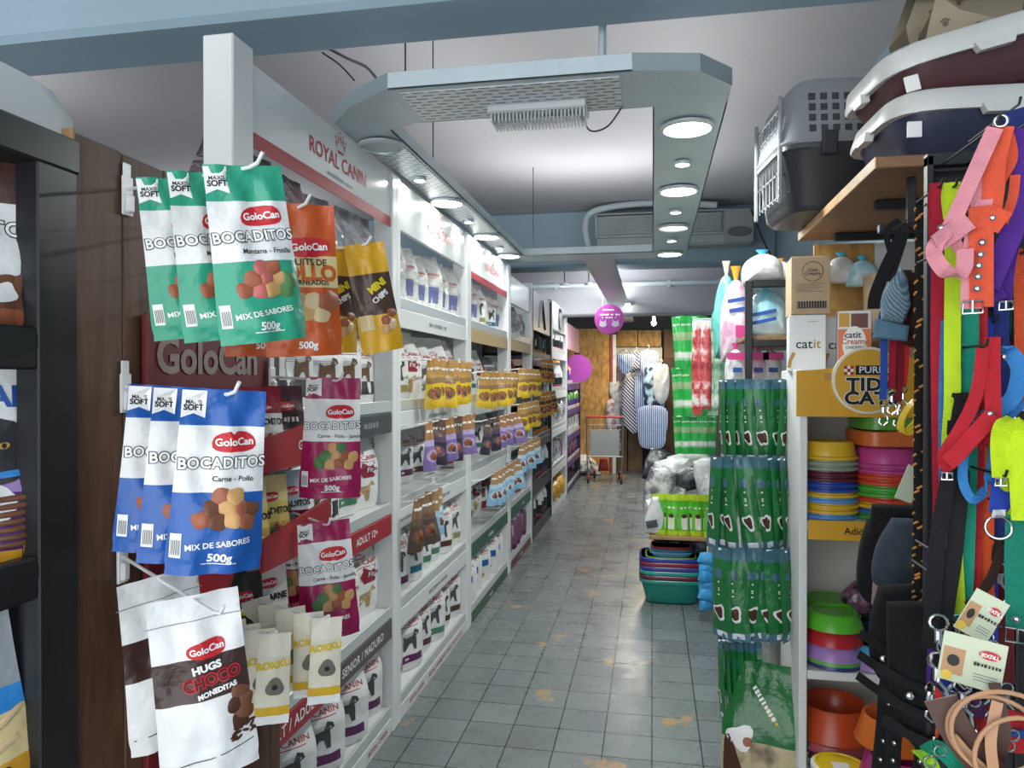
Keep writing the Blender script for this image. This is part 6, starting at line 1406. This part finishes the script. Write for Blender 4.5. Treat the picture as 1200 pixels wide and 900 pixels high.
garment('black_harness', 'bulky black dog harness with silver clips below the black coat', 1056, 755, 1.85, [(-.055, .13), (.04, .14), (.065, .04), (.055, -.07), (.0, -.11), (-.055, -.07), (-.07, .03)], .05, kb, -.2, .05, 'harness', muzzle_extra, 4)
garment('black_harness', 'black dog harness with buckles left of the grid panel foot', 1088, 790, 1.55, [(-.06, .14), (.04, .13), (.07, .03), (.05, -.12), (-.02, -.16), (-.07, -.06)], .05, kb, -.2, -.1, 'harness', muzzle_extra, 5)
for i, (lab, pp) in enumerate((('black studded collar hanging lowest at left', [(1052, 760), (1040, 800), (1036, 850), (1030, 905)]), ('black studded collar crossing the orange basin', [(1056, 770), (1058, 820), (1048, 860), (1046, 905)]), ('black studded collar near the panel foot', [(1086, 740), (1080, 800), (1084, 850), (1078, 910)]))):
    harness(lab, [(pp, 15, '1b1b1e', 0)], 1.8 - .1 * i, [(pp[0][0] + (pp[3][0] - pp[0][0]) * f, pp[0][1] + (pp[3][1] - pp[0][1]) * f) for f in (.15, .3, .45, .6, .75, .9)], None, (pp[0][0], pp[0][1] - 6, 7), 'collar')
for i, (c, n, px, py) in enumerate((('c4621f', 'orange', 1050, 835), ('b83c84', 'magenta', 1055, 880), ('6fae2c', 'green', 1066, 896))):
    p = P(px, py, Y=2.45); b_ = bowl_src('x', BIG, plas(c, c), name='feeding_basin'); b_.location = (p.x, 2.47, max(.062, p.z - .10)); b_.scale = (.8, .8, .8); tag(b_, '%s feeding basin at the right end of the shelf foot' % n, 'pet bowl')
for px, py, Y, s in ((1066, 745, 1.7, 1.4), (1098, 730, 1.45, 1.2), (1105, 775, 1.42, 1.5), (1094, 800, 1.45, 1.3), (1120, 840, 1.38, 1.4), (1112, 760, 1.4, 1.1), (1126, 770, 1.4, 1.0), (1060, 715, 1.9, 1.2)):
    pass
gp = [o for o in bpy.data.objects if o.name == 'grid_panel'][0]
for p in PEGS: MB().tube([(p.x, -.001, p.z + .004), (p.x, p.y - SY - .16 - .012, p.z + .004), (p.x, p.y - SY - .16 - .018, p.z + .014)], .0022, m_blackm, 6).build('peg', gp)
# ---- hang cards
def card(label, px, py, Y, w, h, ry, flip):
    t = thing('hang_card', label, 'hang tag', tuple(P(px, py, Y=Y))); t.rotation_euler = (0, ry, -.3)
    MB().box(-w / 2, w / 2, 0, .0012, -h / 2, h / 2, mat('card_sage', 'c3ccb0', .5), b=.0005).build('card', t)
    mb = MB(); M = T((0, -.0004, 0), 0, 0, PI if flip else 0)
    mb.box(w * .12, w * .46, -.001, 0, -h * .2, h * .34, mat('card_photo', 'b58a62', .5), b=0, M=M); mb.build('photo_print', t)
    mb = MB(); mb.add([(w * .29 + w * .10 * math.cos(a * PI / 8), -.0022, .05 * h + h * .12 * math.sin(a * PI / 8)) for a in range(16)], [list(range(16))], m_inkk, False, M); mb.build('dog_picture', t)
    mb = MB(); mb.add([(-w * .25 + w * .17 * math.cos(a * PI / 10), -.0014, -h * .22 + h * .09 * math.sin(a * PI / 10)) for a in range(20)], [list(range(20))], m_logored, False, M)
    text_mb(mb, 'TRIXIE', h * .11, m_inkw, M @ Matrix.Translation((-w * .25, -.0018, -h * .22)), .03); mb.build('oval_logo', t)
    mb = MB(); text_mb(mb, '~9', h * .11, m_inkk, M @ Matrix.Translation((-w * .2, -.0014, h * .0)))
    for q in range(3): mb.box(-w * .42, -w * .05, -.001, 0, h * (.2 + .06 * q), h * (.215 + .06 * q), m_inkg, b=0, M=M)
    mb.build('lettering', t)
    mb = MB(); mb.add([(w * .36 + h * .10 * math.cos(a * PI / 8), -.0012, h * .38 + h * .10 * math.sin(a * PI / 8)) for a in range(16)], [list(range(16))], ink('card_yellow', 'd9b84a'), False, M); mb.build('yellow_mark', t)
card('sage green hang card with dog photo in front at lower right', 1139, 776, 1.22, .083, .075, .14, True)
card('sage green hang card tilted behind the front card', 1150, 722, 1.30, .05, .075, .45, True)
# ---- leather coil and lower collars
m_tan = mat('tan_leather', 'b58a68', .6, var=.1); m_brn = mat('brown_leather', '4f3228', .5, var=.15)
o = P(1165, 860, Y=1.15); t = thing('leather_lead', 'coiled tan leather lead looped at the lower right corner', 'lead', tuple(o))
for i, (rx, rz_, dx, dz, tl) in enumerate(((.058, .052, 0, 0, .2), (.066, .06, .012, .004, -.15), (.05, .058, .03, -.005, .5))):
    MB().tube([(dx + rx * math.cos(a * PI / 16), -.012 * i, dz + rz_ * math.sin(a * PI / 16)) for a in range(32)], .0033, m_tan, 8, True, T((0, 0, 0), -.2, 0, tl)).build('coil', t)
mb = MB(); mb.ribbon(spline([(.0, -.01, .05), (-.01, -.014, .0), (-.005, -.01, -.045)], 5), .014, SIDE, m_tan, .004); mb.build('strap', t)
mb = MB(); mb.ribbon(spline([(-.05, .01, -.012), (.0, .0, -.06), (.07, -.01, -.065)], 5), .012, (0, 0, 1), m_tan, .004); mb.build('strap', t)
o = P(1128, 860, Y=1.18); t = thing('leather_collar', 'wide dark brown leather collar under the tan coil', 'collar', tuple(o))
mb = MB(); mb.ribbon(spline([(-.03, 0, .05), (.0, -.01, -.01), (.06, -.01, -.07), (.12, .0, -.09)], 6), .045, V((.8, -.3, .6)), m_brn, .005); mb.build('strap', t)
mb = MB(); mb.ribbon(spline([(.05, .02, .07), (.062, .015, .0), (.05, .02, -.06)], 6), .016, SIDE, m_brn, .004); mb.build('strap', t)
for lab, pp, w_, c in (('orange collar curling left of the brown leather collar', [(1100, 860), (1104, 835), (1118, 822), (1136, 826)], 14, 'c9502c'), ('red collar behind the tan leather coil', [(1145, 850), (1160, 838), (1185, 842), (1204, 850)], 18, 'b5262c'), ('scarlet collar low behind the tan leather coil', [(1160, 868), (1180, 872), (1204, 874)], 16, 'c02a2c'), ('blue collar between the two red collars', [(1165, 858), (1185, 860), (1204, 862)], 10, '2f4f8c'),
                       ('teal collar curled at the bottom edge', [(1082, 885), (1100, 878), (1118, 892), (1130, 905)], 18, '1a8a6c'), ('lime collar at the bottom edge beside the teal one', [(1076, 880), (1088, 890), (1096, 905)], 14, '8fc82c'), ('violet collar behind the hang card and coil', [(1120, 815), (1140, 820), (1150, 840)], 14, '4a2450'), ('royal blue collar under the front hang card', [(1108, 795), (1112, 815), (1122, 830)], 13, '2440a0')):
    t = thing('pet_collar', lab, 'collar', tuple(P(*pp[0], Y=1.33))); o = V(t.location)
    q = [P(a, b, Y=1.33 - .03 * math.sin(i)) - o for i, (a, b) in enumerate(pp)]
    MB().ribbon(spline(q, 6), w_ / 865 * 1.33, V((.2, -.1, 1)) if abs(pp[0][0] - pp[-1][0]) > abs(pp[0][1] - pp[-1][1]) else SIDE, web(c, c), .004).build('strap', t)
    MB().tube([(.009 * math.cos(a * PI / 6), -.006, .009 * math.sin(a * PI / 6)) for a in range(12)], .0018, m_chrome, 6, True, T(tuple(q[1]))).build('ring', t)
for i, (px, py) in enumerate(((1100, 742), (1106, 768), (1098, 786), (1128, 816), (1124, 834))):
    t = thing('snap_hook', 'silver snap hook dangling at lower left of the panel, %s from top' % ('first' if i == 0 else ORD[i]), 'snap hook', tuple(P(px, py, Y=1.3)), rnd.uniform(-.5, .5), 'silver snap hooks'); clip_mb(T((0, 0, .03)), 1.3).build('clip', t)
# ------------------------------------------------------------------ the back of the shop
BY = 12.7
def px_box(name, label, cat, px0, px1, py0, py1, Y, d, m, b=.004):
    a, c = P(px0, py1, Y=Y), P(px1, py0, Y=Y); return tag(MB().box(a.x, c.x, Y, Y + d, max(0, a.z), c.z, m, b=b).build(name), label, cat)
px_box('chipboard_partition', 'tall chipboard partition at the end of the aisle', 'partition', 655, 714, 385, 560, 12.0, .05, m_osb)
px_box('partition_edge', 'thin red painted edge strip beside the chipboard partition', 'trim strip', 714.5, 717, 388, 560, 12.0, .05, mat('edge_red', 'a8402c', .5))
px_box('partition_edge', 'white edge strip right of the red painted strip', 'trim strip', 717.5, 722, 392, 560, 12.0, .05, m_wcard)
for i, (a, b) in enumerate(((723, 747), (748, 775))): px_box('chipboard_panel', 'chipboard cabinet door above the clothes display, %s one' % ('left', 'right')[i], 'cabinet door', a, b, 387, 406, 12.35, .3, m_osb)
t = thing('slat_wall', 'white slatted display wall behind the hanging pet clothes', 'slat wall', (0, 12.45, 0)); a, c = P(722, 500, Y=12.45), P(776, 406, Y=12.45)
n = 7
for i in range(n): h = (c.z - a.z) / n; MB().box(a.x, c.x, 0, .03, a.z + i * h + .008, a.z + (i + 1) * h, m_whitep, b=.002).build('slat', t)
MB().box(a.x, c.x, .02, .06, a.z, c.z, m_alu, b=.001).build('backing', t)
m_cab = wood('cabinet_wood', '5a3f2a', '8a6644', (3, 3, 1))
for i, (a, b) in enumerate(((716, 735), (736, 753))): px_box('cabinet_door', 'brown wooden cabinet door below the clothes display, %s one' % ('left', 'right')[i], 'cabinet door', a, b, 500, 560, 12.4, .3, m_cab)
px_box('wooden_shelf', 'dark wooden shelf cabinet right of the clothes display', 'cabinet', 777, 800, 420, 545, 12.3, .4, wood('cabinet_dark', '33271d', '5a4632', (3, 3, 1)))
px_box('wooden_board', 'tan upright board right of the white slat wall', 'board', 778, 792, 386, 420, 12.5, .05, m_cab)
# pet clothes
pat = {'navy_stripe': stripes('navy_stripe', '27305a', 'c9cdd8', 8, (0, .785, 0), .12), 'blue_spot': blotch('blue_spot', [(.42, '20304c'), (.5, '8fb6cc'), (.7, 'b9d2de')], 9, .8, 1, .1), 'blue_stripe': stripes('blue_stripe', '4f74b0', 'ccd6e4', 10, (0, 0, 0), .2), 'grey_print': blotch('grey_print', [(.4, '8b8d95'), (.55, 'b9bac0'), (.7, 'cfd0d4')], 16, .8),
       'pink_print': blotch('pink_print', [(.35, 'b07f8c'), (.55, 'c9a7ae'), (.7, 'b9bcc4')], 12, .8), 'white_cloth': blotch('white_cloth', [(.3, 'b9bcc0'), (.6, 'dcdee0')], 8, .8), 'clear_red': blotch('clear_red', [(.35, '8a2f3c'), (.5, 'b9b4b6'), (.7, 'dadada')], 8, .3)}
SH = {'coat': [(-.10, .28), (.10, .28), (.22, .20), (.20, -.10), (.14, -.28), (-.14, -.28), (-.20, -.10), (-.22, .20)], 'bib': [(-.2, .18), (.2, .18), (.2, 0), (.1, -.2), (0, -.26), (-.1, -.2), (-.2, 0)], 'long': [(-.12, .35), (.12, .35), (.17, .1), (.15, -.25), (.05, -.42), (-.05, -.42), (-.15, -.25), (-.17, .1)]}
for i, (px, py, k, sh, sc, lab) in enumerate(((721, 440, 'pink_print', 'coat', 1.35, 'pink print pet coat hanging at left of the slat wall'), (727, 460, 'grey_print', 'bib', 1.1, 'grey print pet bib below the pink coat'), (718, 486, 'clear_red', 'long', .8, 'red trimmed pet garment in clear wrap at lower left'),
        (746, 430, 'navy_stripe', 'coat', 1.0, 'striped pet coat behind the white bib'), (747, 450, 'white_cloth', 'bib', 1.15, 'white pet bib in the centre of the slat wall'), (742, 472, 'navy_stripe', 'long', 1.3, 'navy diagonal striped pet garment below the white bib'), (753, 462, 'blue_stripe', 'long', 1.0, 'blue striped pet garment behind the navy one'),
        (760, 425, 'blue_stripe', 'coat', .8, 'blue striped pet coat at the top right'), (767, 455, 'blue_spot', 'long', 1.25, 'blue spotted pet coat hanging at right'), (775, 448, 'white_cloth', 'long', .9, 'white pet coat at far right of the clothes'), (764, 500, 'blue_stripe', 'coat', 1.35, 'pale blue striped pet trousers hanging lowest at right'), (733, 425, 'blue_stripe', 'bib', .8, 'blue edged pet shirt at upper left'))):
    p = P(px, py, Y=12.1 - .06 * i); poly = [(x * sc * .82, z * sc * .85) for x, z in SH[sh]]
    t = thing('pet_garment', lab, 'pet clothing', tuple(p), rnd.uniform(-.3, .3))
    pp = spline([(x, 0, z) for x, z in poly + poly[:1]], 3)[:-1]; MB().pillow([(q.x, q.z) for q in pp], .027, pat[k], None, .008, 5, i).build('fabric_body', t)
    mb = MB(); z0 = max(z for x, z in poly); mb.tube(spline([(-.12 * sc, 0, z0 - .04), (0, 0, z0 + .03), (0, .02, z0 + .08), (0, 12.44 - p.y, z0 + .08)], 4), .006, m_wire, 6); mb.build('hanger', t)
# shopping cart
o = P(709, 556, Y=10.9); t = thing('shopping_cart', 'grey wire shopping cart with red handle parked at the aisle end', 'shopping cart', (o.x, 10.8, 0))
m_cw = mat('cart_wire', '8d9294', .35, metal=.7); W = .26; mb = MB()
for i in range(13): x = -W + .04 + i * (2 * W - .08) / 12; mb.tube([(x, .02, .50), (x, 0, .86)], .004, m_cw, 5); mb.tube([(x, .02, .50), (x, .62, .58)], .004, m_cw, 5)
for i in range(6): z = .50 + i * .072; mb.tube([(-W + .03, .02 - .003 * i, z), (W - .03, .02 - .003 * i, z)], .004, m_cw, 5); mb.tube([(-W + .03, .02, z), (-W + .08, .62, .58 + .05 * i)], .004, m_cw, 5); mb.tube([(W - .03, .02, z), (W - .08, .62, .58 + .05 * i)], .004, m_cw, 5)
mb.build('basket', t)
MB().box(-W + .05, W - .05, -.006, -.001, .40, .78, mat('cart_panel', '8f9290', .5), b=.004).build('rear_panel', t)
mb = MB(); mb.tube([(-W, -.06, .98), (W, -.06, .98)], .016, mat('cart_red', 'b0352c', .4), 10); mb.build('handle', t)
mb = MB()
for s in (-1, 1): mb.tube([(s * W, -.06, .98), (s * W, 0, .86), (s * W, .0, .48), (s * (W - .02), .02, .12)], .011, m_cw, 8); mb.tube([(s * (W - .02), .02, .14), (s * (W - .07), .62, .12)], .010, m_cw, 8); mb.tube([(s * W, 0, .46), (s * (W - .04), .55, .16)], .008, m_cw, 8)
mb.tube([(-W, 0, .40), (W, 0, .40)], .010, m_cw, 8); mb.build('frame', t)
for x, y in ((-.24, .02), (.24, .02), (-.19, .6), (.19, .6)):
    w_ = MB().lathe([(.0001, -.014), (.045, -.014), (.05, -.008), (.05, .008), (.045, .014), (.0001, .014)], m_blackc, 18, T((x, y, .05), 0, 0, PI / 2)).build('wheel', t); MB().box(x - .02, x + .02, y - .012, y + .012, .05, .13, mat('cart_red', 'b0352c'), b=.003).build('caster_fork', w_)
MB().pillow([(-.09, .14), (.08, .16), (.05, .34), (-.06, .34)], .05, mat('cart_red', 'b0352c'), T((-.03, .3, 0)), .01, 4, 1).build('child_seat_flap', t)
# round hanging signs
m_mag = mat('sign_magenta', '9c3c96', .4)
def round_sign(label, px, py, Y, r, text):
    p = P(px, py, Y=Y); t = thing('round_sign', label, 'hanging sign', tuple(p))
    MB().lathe([(.0001, -.006), (r, -.006), (r, .006), (.0001, .006)], m_mag, 36, T((0, 0, 0), 0, PI / 2)).build('disc', t)
    if text:
        mb = MB(); text_mb(mb, '~8', r * .2, m_inkw, T((0, -.007, r * .62)), .02); text_mb(mb, '~14', r * .19, m_inkw, T((0, -.007, r * .3)), .03); text_mb(mb, '~12', r * .15, m_inkw, T((0, -.007, r * .1)), .02); mb.build('lettering', t)
        mb = MB()
        for s in (-1, 1):
            mb.add([(s * r * .42 + r * .26 * math.cos(a * PI / 8), -.008, -r * .35 + r * .2 * math.sin(a * PI / 8)) for a in range(16)], [list(range(16))], mat('sign_grey', 'b9b0bc', .5)); mb.add([(s * r * .42 - r * .2, -.0085, -r * .3), (s * r * .42 - r * .05, -.0085, -r * .22), (s * r * .42 - r * .2, -.0085, -r * .02)], [[0, 1, 2]], mat('sign_grey', 'b9b0bc'))
            mb.add([(s * r * .42 + r * .05, -.0085, -r * .22), (s * r * .42 + r * .2, -.0085, -r * .3), (s * r * .42 + r * .2, -.0085, -r * .02)], [[0, 1, 2]], mat('sign_grey', 'b9b0bc'))
        mb.build('pet_picture', t)
    return t
s = round_sign('round magenta sign with pets hanging below the cable tray', 714, 374, 8.6, .17, True)
mb = MB(); 
for x in (-.08, .08): mb.tube([(x, 0, .14), (x, 0, 2.46 - s.location.z)], .002, m_wire, 5)
mb.build('cord', s)
s = round_sign('magenta round sign sticking out from the dark blue bay', 677, 432, 10.4, .20, False)
MB().tube([(-.17, .01, 0), (XF + .02 - s.location.x, .01, 0)], .008, m_blackm, 6).build('arm', s)
# sacks on the floor at far left
for i, (px, py, w, h) in enumerate(((682, 553, .3, .22), (677, 540, .28, .3))):
    p = P(px, py, Y=11.8); mb = MB(); mb.pillow([(-w, 0), (w, 0), (w, h * .6), (w * .5, h), (-w * .6, h), (-w, h * .5)], .15, GWB[i], T((p.x, 11.8 + .2 * i, .002)), .02, 5, i); tag(mb.build('floor_bag'), '%s bag slumped on the floor beside the far dark blue bay' % ('grey', 'white')[i], 'bag')

# ------------------------------------------------------------------ the first of each kind was only copied from
for o in [o for o in COL.objects if o.parent is None and o.location.z < -8]:
    for c in kids(o):
        for g in kids(c): bpy.data.objects.remove(g)
        bpy.data.objects.remove(c)
    bpy.data.objects.remove(o)
